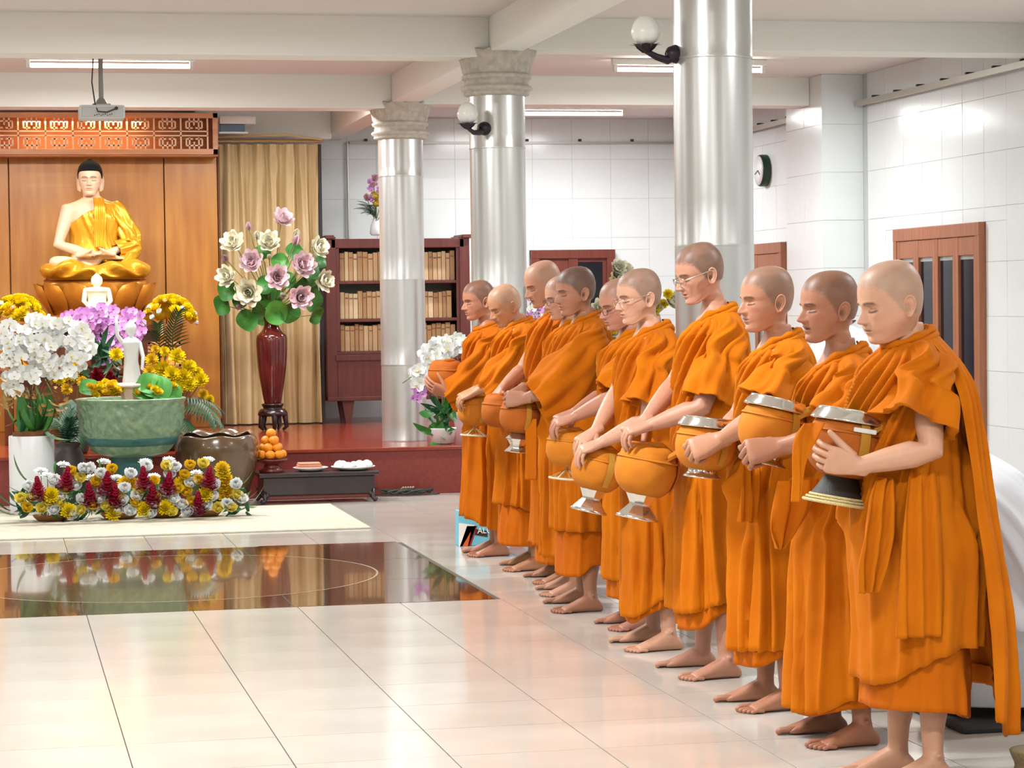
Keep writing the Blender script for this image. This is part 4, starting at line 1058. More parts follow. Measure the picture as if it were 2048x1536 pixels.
    tone(fr * np.exp(-(Vv / .021) ** 4 - ((Wm + .0645) / .0013) ** 2), (84, 40, 36), .8)
    if mo > .3: tone(fr * np.exp(-(Vv / .015) ** 4 - ((Wm + .0645) / .0028) ** 2), (60, 26, 24), .9)
    tone(fr * g(.0075, -.0470, .0035, .0022), (90, 50, 42), .7)
    if p.get('shadow_beard', 0): tone(fr * sstep(-.045, -.055, -(-Wm)) * 0, (120, 100, 90), 0)
    back = 1 - sstep(-.01, .068, U); win = sstep(.03, .10, -Wm) * (1 - sstep(.125, .2, -Wm))
    W2_ = Wm + .036 * (1 - .45 * fat) * back * win
    P = np.stack([U, Vv, W2_], -1)
    V = P.reshape(-1, 3); F = gridF(nr, ns, wv=True).tolist(); C = col.reshape(-1, 3)
    F.append(list(range(ns)))
    # ears
    Vs, Cs = [V], [C]; k0 = len(V)
    elen = p.get('ear', 1.1); lobe = p.get('lobe', 0.0)
    na, nrr = 34, 11
    for sgn in (1, -1):
        A, Rr = np.meshgrid(np.linspace(0, 2 * np.pi, na, endpoint=False), np.linspace(0, 1, nrr), indexing='ij')
        ex, ez = np.cos(A), np.sin(A)
        sx_ = .0175 * (1 + .12 * ez) * elen; sz_ = .0315 * elen
        X = ex * Rr * sx_; Z = ez * Rr * sz_
        Z = np.where(ez < -.3, Z * (1 + lobe * .9 * Rr), Z); X = np.where(ez < -.2, X * (1 - .25 * Rr * (-ez)), X)
        rim = np.exp(-((Rr - .84) / .10) ** 2); conch = np.exp(-(((X - .004) / .0075) ** 2 + ((Z + .005) / .011) ** 2))
        anti = np.exp(-((Rr - .52) / .1) ** 2) * np.clip(-ex + .3, 0, 1)
        Hh = .010 + .0055 * rim - .011 * conch + .0035 * anti
        Hh = np.where(Rr > .93, Hh - (Rr - .93) / .07 * .016, Hh)
        back = np.clip(-(X) / .0175, -1, 1)
        Hh = Hh + .008 * back * (Rr) + .002
        u = X - .012 - .20 * Z; w = Z - .016
        vv = sgn * (.0695 * p.get('width', 1.0) + fat * .002 + Hh)
        E_ = np.stack([u, vv, w], -1).reshape(-1, 3)
        cc_ = np.ones((len(E_), 3)) * np.array(lin(*p['skin'])) 
        cm = (.5 * conch + .35 * np.exp(-((Rr - .68) / .06) ** 2) * (ex < .3) * (ez > -.5)).reshape(-1, 1); cc_ = cc_ * (1 - cm) + np.array(lin(*[int(q * .62) for q in p['skin']])) * cm
        pk = (.25 * rim).reshape(-1, 1); cc_ = cc_ * (1 - pk) + np.array(lin(214, 140, 116)) * pk
        f = gridF(na, nrr, wu=True, flip=(sgn < 0)) + k0
        F += f.tolist(); Vs.append(E_); Cs.append(cc_); k0 += len(E_)
    return np.concatenate(Vs), F, np.concatenate(Cs)

def head_place(V, c, fd, ld, pitch, yaw, roll=0.0, scale=1.0):
    """head space to world offsets. fd/ld facing and left vectors of the body"""
    f = fd * math.cos(yaw) + ld * math.sin(yaw); l = ld * math.cos(yaw) - fd * math.sin(yaw); z = Vector((0, 0, 1))
    u = f * math.cos(pitch) - z * math.sin(pitch); w = f * math.sin(pitch) + z * math.cos(pitch)
    M = np.array([u[:], l[:], w[:]])
    return V * scale @ M + np.array(c[:])

def neck_bend(V, pitch):
    """below the jaw the neck swings back to upright, so the nape stays over the shoulders"""
    V = V.copy(); w = V[:, 2]; k_ = sstep(.09, .2, -w)
    a = -pitch * k_ * .9; pu, pw = -.035, -.10
    du = V[:, 0] - pu; dw = w - pw
    V[:, 0] = pu + du * np.cos(a) + dw * np.sin(a); V[:, 2] = pw - du * np.sin(a) + dw * np.cos(a)
    return V

def superring(c, a, b, ra, rb, n=14, e=2.4):
    t = np.linspace(0, 2 * np.pi, n, endpoint=False); ct, st = np.cos(t), np.sin(t)
    x = np.sign(ct) * np.abs(ct) ** (2 / e) * ra; y = np.sign(st) * np.abs(st) ** (2 / e) * rb
    return np.array(c) + np.outer(x, a) + np.outer(y, b)
def loftrings(mb, rings):
    m = len(rings); n = len(rings[0]); V = np.concatenate(rings); F = gridF(m, n, wv=True).tolist()
    F.append(list(range(n))); F.append([(m - 1) * n + j for j in range(n)][::-1])
    mb.add(V.tolist(), F)

DIGITS = None
def digit(mb, pts, rad, n=10):
    (DIGITS if DIGITS is not None else mb).tube(pts, rad, n)

def hand(mb, w, d, n, left, curls, thumb=(.5, .6, .2, .3), s=1.0, spread=.10):
    """w wrist, d towards the knuckles, n the way the palm faces"""
    w = np.array(w); d = np.array(d); d /= np.linalg.norm(d); n = np.array(n, float); n -= d * (n @ d); n /= np.linalg.norm(n)
    t = np.cross(n, d) if left else np.cross(d, n)
    R = []
    for q, wt, tn, off in ((-.03, .025, .020, .0), (.0, .027, .019, .0), (.025, .033, .018, .002), (.055, .040, .0165, .003), (.080, .0415, .0140, .002), (.093, .038, .0105, .003)):
        R.append(superring(w + d * q * s + n * off * s, t, n, wt * s, tn * s, 16, 2.6))
    loftrings(mb, R)
    offs = (.0305, .0105, -.0100, -.0290); lens = (.072, .080, .074, .058); rad = (.0088, .0090, .0086, .0076); base = (.086, .090, .087, .078)
    for i in range(4):
        c = curls[i] if isinstance(curls[0], (list, tuple)) else curls
        sp = spread * (offs[i] / .03)
        dd = d * math.cos(sp) + t * math.sin(sp)
        p = w + d * (base[i] - .018) * s + t * offs[i] * s * .96 + n * .002 * s
        pts = [p, w + d * base[i] * s + t * offs[i] * s + n * .002 * s]; a = 0; rr = [rad[i] * s * 1.05, rad[i] * s * 1.08]
        q = pts[-1]
        for k_, fr in enumerate((.45, .30, .25)):
            a += c[k_]; dirv = dd * math.cos(a) + n * math.sin(a)
            q = q + dirv * lens[i] * fr * s * .5; pts.append(q); rr.append(rad[i] * s * (.97, .88, .80)[k_])
            q = q + dirv * lens[i] * fr * s * .5; pts.append(q); rr.append(rad[i] * s * (1.0, .90, .66)[k_])
        digit(mb, pts, rr)
    a_, b_, c_, bend = thumb
    q = w + d * .022 * s + t * .022 * s + n * .006 * s; dv = d * a_ + t * b_ + n * c_; dv /= np.linalg.norm(dv)
    pts = [q, q + dv * .036 * s]; d2 = dv * math.cos(bend) + (d * .8 + n * .3) * math.sin(bend); d2 /= np.linalg.norm(d2)
    pts += [pts[-1] + d2 * .030 * s, pts[-1] + d2 * .056 * s]
    digit(mb, pts, [.0165 * s, .0125 * s, .0105 * s, .0078 * s])

def foot(mb, ank, fd, s=1.0, left=True, knee=None):
    """ank: point on the floor below the ankle, fd: toe direction"""
    f = np.array(fd, float); f[2] = 0; f /= np.linalg.norm(f); z = np.array((0, 0, 1.0)); l = np.cross(z, f)
    inn = -l if left else l                     # big-toe side
    a = np.array(ank); R = []
    for q, hw, h, off in ((-.058, .014, .022, 0), (-.052, .025, .040, 0), (-.035, .031, .058, 0), (-.01, .033, .080, .0), (.02, .034, .085, .001), (.05, .036, .070, .002), (.08, .040, .054, .004), (.11, .044, .040, .005), (.135, .046, .030, .004), (.152, .042, .022, .002)):
        R.append(superring(a + f * q * s + inn * off * s + z * h / 2 * s, inn, z, hw * s, h / 2 * s, 16, 2.5))
    loftrings(mb, R)
    for i, (o, L_, r) in enumerate(((.0310, .200, .0122), (.0095, .197, .0090), (-.0080, .189, .0085), (-.0240, .179, .0080), (-.0370, .168, .0074))):
        p = a + inn * o * s
        digit(mb, [p + f * .120 * s + z * r * 1.3 * s, p + f * .145 * s + z * r * 1.55 * s, p + f * (L_ - .020) * s + z * r * 1.35 * s, p + f * (L_ - r) * s + z * r * .98 * s], [r * 1.0 * s, r * .95 * s, r * .88 * s, r * .95 * s])
    for sg in (1, -1): mb.tube([a + z * .078 * s + inn * sg * .026 * s, a + z * .083 * s + inn * sg * .031 * s], .010 * s, 8)   # ankle bones
    k_ = np.array(knee) if knee is not None else a + z * .47 * s
    up = k_ - a
    mb.tube([a + z * .05 * s, a + up * .2, a + up * .32, a + up * .55 - f * .012, a + up * .75 - f * .012, k_], [.036 * s, .032 * s, .036 * s, .050 * s, .055 * s, .055 * s], 14)

def fuse(mb, voxel, smooth=4, ratio=.4):
    """one continuous skin over all the pieces collected in mb"""
    me = mb.mesh('tmp', None, True); o = bpy.data.objects.new('tmp', me); COL.objects.link(o)
    m = o.modifiers.new('r', 'REMESH'); m.mode = 'VOXEL'; m.voxel_size = voxel; m.use_smooth_shade = True
    m = o.modifiers.new('s', 'SMOOTH'); m.factor = .5; m.iterations = smooth
    if ratio < 1: m = o.modifiers.new('d', 'DECIMATE'); m.ratio = ratio
    dg = bpy.context.evaluated_depsgraph_get(); ev = o.evaluated_get(dg); m2 = ev.to_mesh()
    n = len(m2.vertices); V = np.empty(n * 3, np.float32); m2.vertices.foreach_get('co', V)
    F = [tuple(p.vertices) for p in m2.polygons]
    ev.to_mesh_clear(); bpy.data.objects.remove(o); bpy.data.meshes.remove(me)
    return V.reshape(-1, 3).astype(float), F

def foldsum(TH, Z, folds):
    """sum of soft creases: (theta, z_ref, slope, width, height, z_lo, z_hi)"""
    d = np.zeros_like(TH)
    for (t0, zr, sl, w, h, lo, hi) in folds:
        c = t0 + sl * (Z - zr) + .05 * np.sin(Z * 7 + t0 * 5)
        e = (TH - c + np.pi) % (2 * np.pi) - np.pi
        prof = np.exp(-np.where(e > 0, e / w, e / (w * .55)) ** 2)
        d += h * prof * sstep(lo - .06, lo + .05, Z) * (1 - sstep(hi - .08, hi + .05, Z))
    return d

def shell(levels, hem, fd, ld, folds=(), top=None, nt=84, nth=150, th0=None, th1=None, lip=.012, noise=.004, seed=0, extra=None):
    """cloth lofted round the body. levels: (z, cf, cl, af, al, exp, tiltf, tiltl) from the top down; angles: 0 front, +90 left, 180 back.
    hem/top give the height of the lower/upper edge for each angle"""
    Lv = np.array(levels, float); K = len(Lv); sk = np.arange(K, dtype=float)
    closed = th0 is None
    th = np.linspace(0, 2 * np.pi, nth, endpoint=False) if closed else np.linspace(th0, th1, nth)
    sd = np.linspace(0, K - 1, 600)
    P = [pch(sk, Lv[:, i], sd) for i in range(Lv.shape[1])]
    tt = np.linspace(0, 1, nt)
    out = np.zeros((nt, nth, 3)); TH = np.tile(th, (nt, 1)); S = np.zeros((nt, nth))
    for j, a in enumerate(th):
        z = P[0] + P[6] * math.cos(a) + P[7] * math.sin(a)
        zt = top(a) if top else 99; zh = hem(a)
        i0 = np.argmax(z <= zt) if zt < z[0] else 0
        i1 = np.argmax(z <= zh) if zh > z[-1] else len(z) - 1
        s_ = sd[i0] + (max(sd[i1], sd[i0] + .05) - sd[i0]) * tt
        S[:, j] = s_
    G = [np.interp(S.ravel(), sd, p_).reshape(S.shape) for p_ in P]
    ct, st = np.cos(TH), np.sin(TH); e = 2 / G[5]
    fx = np.sign(ct) * np.abs(ct) ** e; lx = np.sign(st) * np.abs(st) ** e
    Zz = G[0] + G[6] * ct + G[7] * st
    D = foldsum(TH, Zz, folds)
    D += noise * (vnoise(TH * 3.2 + seed * 7.3, Zz * 6 + seed) - .5) * 2 + noise * .5 * (vnoise(TH * 9 + seed * 3.1, Zz * 17) - .5) * 2
    if extra is not None: D = D + extra(TH, Zz)
    fade = sstep(0, .6, S) if top is None else 1.0
    D = D * (.25 + .75 * fade)
    f = G[1] + (G[3] + D) * fx; l = G[2] + (G[4] + D) * lx
    rows = [np.stack([f, l, Zz], -1)]
    # turned-in hem
    if lip:
        last = rows[0][-1].copy(); cen = np.stack([G[1][-1], G[2][-1], Zz[-1]], -1); inw = cen - last; inw[:, 2] = 0
        inw /= np.linalg.norm(inw, axis=1, keepdims=True) + 1e-9
        rows.append((last + inw * lip * .5 + np.array((0, 0, -.003)))[None]); rows.append((last + inw * lip + np.array((0, 0, .004)))[None]); rows.append((last + inw * lip * 1.2 + np.array((0, 0, .06)))[None])
    A = np.concatenate(rows); m_ = A.shape[0]
    M = np.array([fd[:], ld[:], (0, 0, 1)])
    V = A.reshape(-1, 3) @ M
    return V, gridF(m_, nth, wv=closed, flip=True).tolist()

def sleeve(path, rad, droop=.25, nf=5, amp=.010, seed=0, n=44, lip=.010, fold_slope=1.5, flat=1.0, cutz=0.0):
    """cloth tube over an arm (path of points in world offsets). droop sags the underside"""
    P = smooth_prof(path, 10); R = smooth_prof([(r, 0) for r in rad], 10)[:, 0]
    if np.isscalar(droop): droop = [droop] * len(path)
    Dp = smooth_prof([(d, 0) for d in droop], 10)[:, 0]
    k_ = len(P); ang = np.linspace(0, 2 * np.pi, n, endpoint=False); rows = []
    up = np.array((0, 0, 1.0))
    L = np.concatenate([[0], np.cumsum(np.linalg.norm(np.diff(P, axis=0), axis=1))])
    fwd = None
    for i in range(k_):
        t = P[min(i + 1, k_ - 1)] - P[max(i - 1, 0)]; t /= np.linalg.norm(t)
        a = np.cross(np.array((0, 0, 1.0)), t)
        if np.linalg.norm(a) < .35: a = np.cross(np.array((-1.0, 0, 0)), t) * 1.0; 
        a /= np.linalg.norm(a)
        if fwd is not None and a @ fwd < 0: a = -a
        fwd = a; b = np.cross(t, a)
        q = i / (k_ - 1)
        dd = amp * sstep(0, .3, q) * (1.1 * np.sin(ang * nf + L[i] * fold_slope * 9 + seed) + .6 * np.sin(ang * (nf * 2 + 1) - L[i] * 9 + seed * 2.3))
        dd += amp * .45 * sstep(.25, .6, q) * np.sin(L[i] * 40 + 2.2 * np.sin(ang + seed) + seed) * (.5 + .5 * np.cos(ang - 1.0))
        r = R[i] + dd
        off = np.outer(np.cos(ang) * r * flat, a) + np.outer(np.sin(ang) * r, b)
        sag = np.maximum(0, -off[:, 2]) * Dp[i] * 2.0
        pt = P[i] + off; pt[:, 2] -= sag
        rows.append(pt)
    if cutz:
        pass
    last = rows[-1]; c = last.mean(0)
    rows.append(last + (c - last) * .10); rows.append(P[-3] + (rows[-3] - P[-3]) * .82); rows.append(P[-8] + (rows[-8] - P[-8]) * .8)
    V = np.concatenate(rows)
    return V, gridF(len(rows), n, wv=True).tolist()

def strip(path, width, nrm, amp=.012, nf=2.0, seed=0, nw=16, th=.006):
    """hanging tail of cloth: path of points, width list, direction of its breadth, with folds across its breadth"""
    P = smooth_prof(path, 8); W_ = smooth_prof([(w, 0) for w in width], 8)[:, 0]
    br = np.array(nrm[0], float); out = np.array(nrm[1], float); k_ = len(P); V = []
    for i in range(k_):
        for j in range(nw):
            s = j / (nw - 1) * 2 - 1
            V.append(P[i] + br * s * W_[i] / 2 + out * (amp * math.sin(s * nf * math.pi + seed + i * .12) + .3 * amp * math.sin(s * nf * 7 + i * .3)))
    for i in range(k_):
        for j in range(nw):
            V.append(V[i * nw + j] - out * th)
    F = gridF(k_, nw).tolist(); F += (gridF(k_, nw, flip=True) + k_ * nw).tolist()
    o = k_ * nw
    for i in range(k_ - 1):
        F.append((i * nw, i * nw + o, (i + 1) * nw + o, (i + 1) * nw)[::1]); F.append((i * nw + nw - 1, (i + 1) * nw + nw - 1, (i + 1) * nw + nw - 1 + o, i * nw + nw - 1 + o))
    for j in range(nw - 1):
        e_ = (k_ - 1) * nw; F.append((e_ + j, e_ + j + o, e_ + j + 1 + o, e_ + j + 1))
    return V, F
# ------------------------------------------------------------------ seated golden statue on a lotus throne
M_gold = mat('robe_gold', (250, 190, 56), .26, metal=.5, rgb2=(238, 164, 36), vscale=5)
M_thr = mat('throne_gold', (226, 150, 52), .3, metal=.45, rgb2=(200, 118, 34), vscale=6)
M_stsk = mat('statue_skin', (246, 208, 176), .45, vcol=True)
M_hairst = mat('statue_hair', (26, 24, 28), .9, spec=.2, bump=1, bscale=110)
YS = 22.1
SX = at(190, 560, YS).x
zseat = at(190, 560, YS).z; k_s = (at(302, 540, YS).x - at(78, 540, YS).x) / 1.02
zthr = at(190, 645, YS).z
sb = thing('seated_statue', (SX, YS, zthr - .02), 'large seated golden robed statue on a lotus throne', 'statue')
ST0 = Vector((SX, YS, zthr - .02)); Zs = zseat - ST0.z
fdS, ldS = Vector((-.12, -1, 0)).normalized(), Vector((1, -.12, 0)).normalized()
# throne: lotus petals in two rows over a waisted base
V, F = lathe(smooth_prof([(.30, 0.0), (.36, .02), (.40, .06), (.36, .10), (.40, .16), (.44, .28), (.45, Zs - .01), (.30, Zs), (.01, Zs)], 3).tolist(), 48); obj('throne_core', [(x, y * .78, z) for x, y, z in V], F, M_thr, sb)
V, F = lathe([(.44, Zs - .02), (.455, Zs), (.43, Zs + .012), (.01, Zs + .012)], 40); obj('seat_cushion', [(x, y * .78, z) for x, y, z in V], F, mat('cushion_red', (170, 50, 20), .6), sb)
def thr_petal(w, h):
    nu, nv = 9, 9; V = []
    for i in range(nu):
        t = i / (nu - 1)
        for j in range(nv):
            s = (j / (nv - 1) - .5) * 2
            ww = w * (math.sin(math.pi * (.22 + .60 * t)) ** .8) * (1 if t < .85 else 1)
            top = h * (t - .10 * abs(s) ** 1.6 * t * t * 1.6)
            V.append((s * ww / 2, -(.055 * math.sin(math.pi * t * .9) + .05 * t ** 3) * (1 - .75 * s * s), top))
    return V, gridF(nu, nv, flip=True).tolist()
V, F = thr_petal(.30, Zs - .09); me_tp = mkmesh('throne_petal', V, F, M_thr)
for i in range(12):
    a = 2 * math.pi * i / 12 + .13
    M_ = Matrix.Translation((.395 * math.cos(a), .395 * .78 * math.sin(a), .10)) @ Matrix.Rotation(a + math.pi / 2, 4, 'Z') @ Matrix.Rotation(.30, 4, 'X')
    inst('throne_petal', me_tp, sb, M_)
V, F = thr_petal(.24, .105); V = [(x, y, -z) for x, y, z in V]; me_tp2 = mkmesh('throne_petal', V, [f[::-1] for f in F], M_thr)
for i in range(12):
    a = 2 * math.pi * i / 12; inst('throne_petal', me_tp2, sb, Matrix.Translation((.36 * math.cos(a), .36 * .78 * math.sin(a), .12)) @ Matrix.Rotation(a + math.pi / 2, 4, 'Z'))
# body: torso, arms, hands in the lap, crossed lower legs
zz = lambda py: at(190, py, YS).z - ST0.z
A = lambda px, py, dy=0.0: np.array((at(px, py, YS + dy) - ST0)[:])
sk = MB()
zsh = zz(408)
def ell(z, cx, cy, a, b): return superring((cx, cy, z), np.array((1., 0, 0)), np.array((0, 1., 0)), a, b, 24, 2.3)
loftrings(sk, [ell(Zs, 0.0, .06, .2, .16), ell(Zs + .12, 0, .05, .2, .15), ell(zz(470), -.01, .05, .18, .14), ell(zz(440), -.015, .04, .21, .145), ell(zz(420), -.015, .04, .235, .14), ell(zz(408), -.012, .04, .22, .12), ell(zz(400), -.01, .04, .13, .085), ell(zz(392), -.008, .035, .065, .065), ell(zz(375), -.005, .03, .06, .06)])
shR = A(137, 418); elR = A(117, 490, -.05); wrR = A(178, 508, -.22)
sk.tube([shR + np.array((.04, .04, 0)), shR, shR * .5 + elR * .5, elR, elR * .45 + wrR * .55 + np.array((0, 0, .0)), wrR], [.06, .07, .06, .055, .048, .034], 14)
shL = A(232, 415); elL = A(262, 490, -.05); wrL = A(205, 510, -.22)
sk.tube([shL, elL, wrL], [.06, .05, .034], 14)
hand(sk, A(160, 510, -.26), (1, -.15, 0), (0, -.2, 1), False, (.15, .2, .1), (.8, .4, .5, .3), 1.25, .03)
hand(sk, A(222, 507, -.26), (-1, -.15, .0), (0, -.2, 1), True, (.15, .2, .1), (.8, .4, .5, .3), 1.25, .03)
# feet resting on the thighs
foot(sk, A(160, 516, -.16) + np.array((0, 0, -.02)), (1, -.1, 0), 1.0, True, A(110, 525, -.1))
foot(sk, A(205, 520, -.2), (1, -.05, .2), 1.1, False, A(150, 535, -.2))
Vb, Fb = fuse(sk, .010, 3, .5)
hp_ = dict(skin=(232, 190, 154), stubble=0, brow=.75, ear=1.15, lobe=1.1, lip=(214, 130, 110), red=(244, 190, 164), nose=.9, width=1.02)
Vh, Fh, Ch = make_head(hp_)
hs = (zz(325) - zz(388)) / .215
hc = A(180, 358); Vh2 = head_place(Vh, Vector((hc[0], .0, hc[2])), fdS, ldS, .06, 0, 0, hs)
nV = len(Vb)
obj('figure', np.concatenate([Vb, Vh2]), Fb + [tuple(int(i) + nV for i in f) for f in Fh], M_stsk, sb, True, cols=np.concatenate([np.ones((nV, 3)) * lin(232, 190, 154), Ch]))
# hair cap with topknot
n1, n2 = 40, 48
T_, P_ = np.meshgrid(np.linspace(0, 1, n1), np.linspace(0, 2 * np.pi, n2, endpoint=False), indexing='ij')
low = pch([-1, -.3, .2, .6, 1], [-.06, -.035, .012, .050, .056], np.cos(P_))
wv_ = .120 - (.120 - low) * T_
hpo = HEADP[np.argsort(HEADP[:, 0])]
Fr, Bk, Hw = (pch(hpo[:, 0], hpo[:, i], np.minimum(wv_, .1179)) for i in (1, 2, 3))
ct, st_ = np.cos(P_), np.sin(P_); gr_ = .007 * np.minimum(1, (1 - T_) * 14)
Uu = np.where(ct > 0, -.008 + (Fr + .008 + gr_) * np.abs(ct) ** .89, -.008 - (-.008 - Bk + gr_) * np.abs(ct) ** .89); Vv_ = (Hw + gr_) * np.sign(st_) * np.abs(st_) ** .95
kn = np.exp(-((Uu + .02) ** 2 + Vv_ ** 2) / .042 ** 2)
Hv = np.stack([Uu, Vv_, wv_ + .016 * kn * (T_ < .35)], -1).reshape(-1, 3)
obj('hair', head_place(Hv, Vector((hc[0], .0, hc[2])), fdS, ldS, .06, 0, 0, hs), gridF(n1, n2, wv=True).tolist(), M_hairst, sb)
# golden robe: lap of crossed legs, torso wrap, sleeve, falling sash
nl, ns2 = 60, 140
kneeL, kneeR = A(88, 545), A(292, 545)
T_, P_ = np.meshgrid(np.linspace(0, 1, nl), np.linspace(0, 2 * np.pi, ns2, endpoint=False), indexing='ij')
zt2 = zz(520); PH = -.75 + (math.pi / 2 + .75) * T_; zm = Zs + (zt2 - Zs) * .5; prof_z = np.where(PH < 0, zm + np.sin(PH) * (zm - Zs) / math.sin(.75), zm + np.sin(PH) * (zt2 - zm)); rr = np.cos(PH) ** .42
ex, ey = np.sign(np.cos(P_)) * np.abs(np.cos(P_)) ** .8, np.sign(np.sin(P_)) * np.abs(np.sin(P_)) ** .85
hw_ = (kneeR[0] - kneeL[0]) / 2 + .02
Xr = ex * hw_ * rr; Yr = ey * .36 * rr - .06
bell = np.sin(T_ * math.pi) 
Xr = Xr * (1 + .05 * bell); 
fo = .018 * np.sin(Xr * 22 + 3 * np.abs(Xr) * np.sign(Xr) + T_ * 7 * np.sign(Xr)) * sstep(.05, .25, T_) * (1 - sstep(.75, 1, T_)) * (1 - sstep(.7, 1, np.abs(Xr) / hw_))
dip = -.05 * np.exp(-(Xr / .12) ** 2) * sstep(.1, .5, T_)
lap = np.stack([Xr + (kneeR[0] + kneeL[0]) / 2, Yr - fo * 2 * (Yr < 0) - .02 * bell * (Yr < -.05), prof_z + fo + dip], -1)
obj('lap_robe', lap.reshape(-1, 3), gridF(nl, ns2, wv=True, flip=True).tolist(), M_gold, sb)
lvT = [(zz(402), .0, 0, .115, .13, 2.2, 0, 0), (zz(412), .0, 0, .145, .235, 2.3, 0, 0), (zz(440), 0, 0, .165, .235, 2.3, 0, 0), (zz(475), .0, 0, .16, .20, 2.3, 0, 0), (zz(505), 0, 0, .175, .22, 2.3, 0, 0), (zz(525), 0, 0, .2, .24, 2.3, 0, 0)]
rS = random.Random(8)
fT = [(math.pi / 2 - .25 - i * .17, zz(430), -1.6, .10, .030, zz(520), zz(418)) for i in range(10)]
def topS(a):
    s_ = math.sin(a); c_ = math.cos(a)
    return pch([-1, -.75, -.2, .35, .75, 1], [zz(452), zz(446), zz(428), zz(405), 9, 9], s_) if c_ > -.2 else 9
V, F = shell(lvT, lambda a: zz(524), fdS, ldS, fT, top=lambda a: float(topS(a)), nt=50, nth=120, lip=0)
obj('torso_robe', V + np.array((-.008, .04, 0)), F, M_gold, sb)
V, F = sleeve([shL + np.array((-.03, .02, .02)), shL + np.array((.01, 0, -.04)), (shL + elL) / 2 + np.array((.01, -.01, 0)), elL + np.array((.01, -.02, .0)), elL * .5 + wrL * .5 + np.array((0, 0, -.01))], [.07, .085, .08, .085, .075], .15, 5, .012, 3)
obj('sleeve', V, F, M_gold, sb)
V, F = strip([A(196, 395, -.10), A(199, 410, -.165), A(200, 440, -.185), A(200, 470, -.185), A(200, 495, -.2)], [.09, .10, .10, .10, .095], ((1, 0, 0), (0, -1, 0)), .010, 3.0, 1, 22)
obj('sash', V, F, M_gold, sb)
V, F = sleeve([A(262, 500, -.1), A(240, 535, -.25), A(200, 548, -.28)], [.03, .035, .02], .1, 4, .006, 1); obj('robe_fold', V, F, M_gold, sb)

# altar table under the throne, and lower offering table in front
M_alt = mat('altar_table_wood', (120, 62, 26), .35, rgb2=(92, 44, 18), vscale=3, stretch=(8, 1, 1))
at1 = thing('altar_table', (SX, 22.1, PZ), 'brown wooden altar table under the seated statue', 'table')
h1 = zthr - .02 - PZ
MB().bbox((-.62, -.5, h1 - .06), (.60, .55, h1), .01).build('top', M_alt, at1)
for sx in (-.58, .52):
    for sy in (-.46, .48): MB().bbox((sx, sy, 0), (sx + .07, sy + .07, h1 - .06), .008).build('leg', M_alt, at1)
MB().bbox((-.55, -.44, h1 - .3), (.54, -.41, h1 - .06), .006).build('apron', M_alt, at1)
YO2 = 20.9
h2 = at(200, 735, YO2).z - PZ
at2 = thing('offering_table', (SX, YO2, PZ), 'lower brown offering table holding orchids before the statue', 'table')
MB().bbox((-.85, -.35, h2 - .05), (.75, .62, h2), .01).build('top', M_alt, at2)
for sx in (-.82, .65):
    for sy in (-.3, .52): MB().bbox((sx, sy, 0), (sx + .07, sy + .07, h2 - .05), .008).build('leg', M_alt, at2)
MB().bbox((-.7, -.25, h2 - .28), (.7, -.22, h2 - .05), .006).build('apron', M_alt, at2)
ZT2 = PZ + h2
# small white bust-like statue before the throne
q = at(195, 640, 21.45)
sm = thing('small_white_statue', (q.x, 21.45, zthr - .02 if False else q.z), 'small cream seated statue in front of the lotus throne', 'statue')
H_ = at(195, 545, 21.45).z - q.z; W2 = (at(222, 600, 21.45).x - at(170, 600, 21.45).x) / 2
M_ivory = mat('statue_ivory', (246, 226, 190), .45)
V, F = lathe(smooth_prof([(W2 * 1.1, 0), (W2 * 1.2, .02), (W2 * 1.0, .09), (W2 * .72, .16), (W2 * .80, H_ * .55), (W2 * .95, H_ * .62), (W2 * .75, H_ * .68), (.032, H_ * .70), (.03, H_ * .72), (.046, H_ * .77), (.05, H_ * .84), (.042, H_ * .9), (.02, H_ * .95), (.008, H_ * .98), (.002, H_)], 4).tolist(), 28); obj('figure', [(x, y * .7, z) for x, y, z in V], F, M_ivory, sm)
for s in (-1, 1): MB().tube([(s * W2 * .85, 0, H_ * .62), (s * W2 * 1.02, -.02, H_ * .4), (s * W2 * .6, -.09, H_ * .26)], [.026, .022, .016], 8).build('arm', M_ivory, sm, True)
b0 = MB().bbox((-.12, -.08, -(q.z - ZT2)), (.12, .08, 0), .01).build('plinth', M_alt, sm)

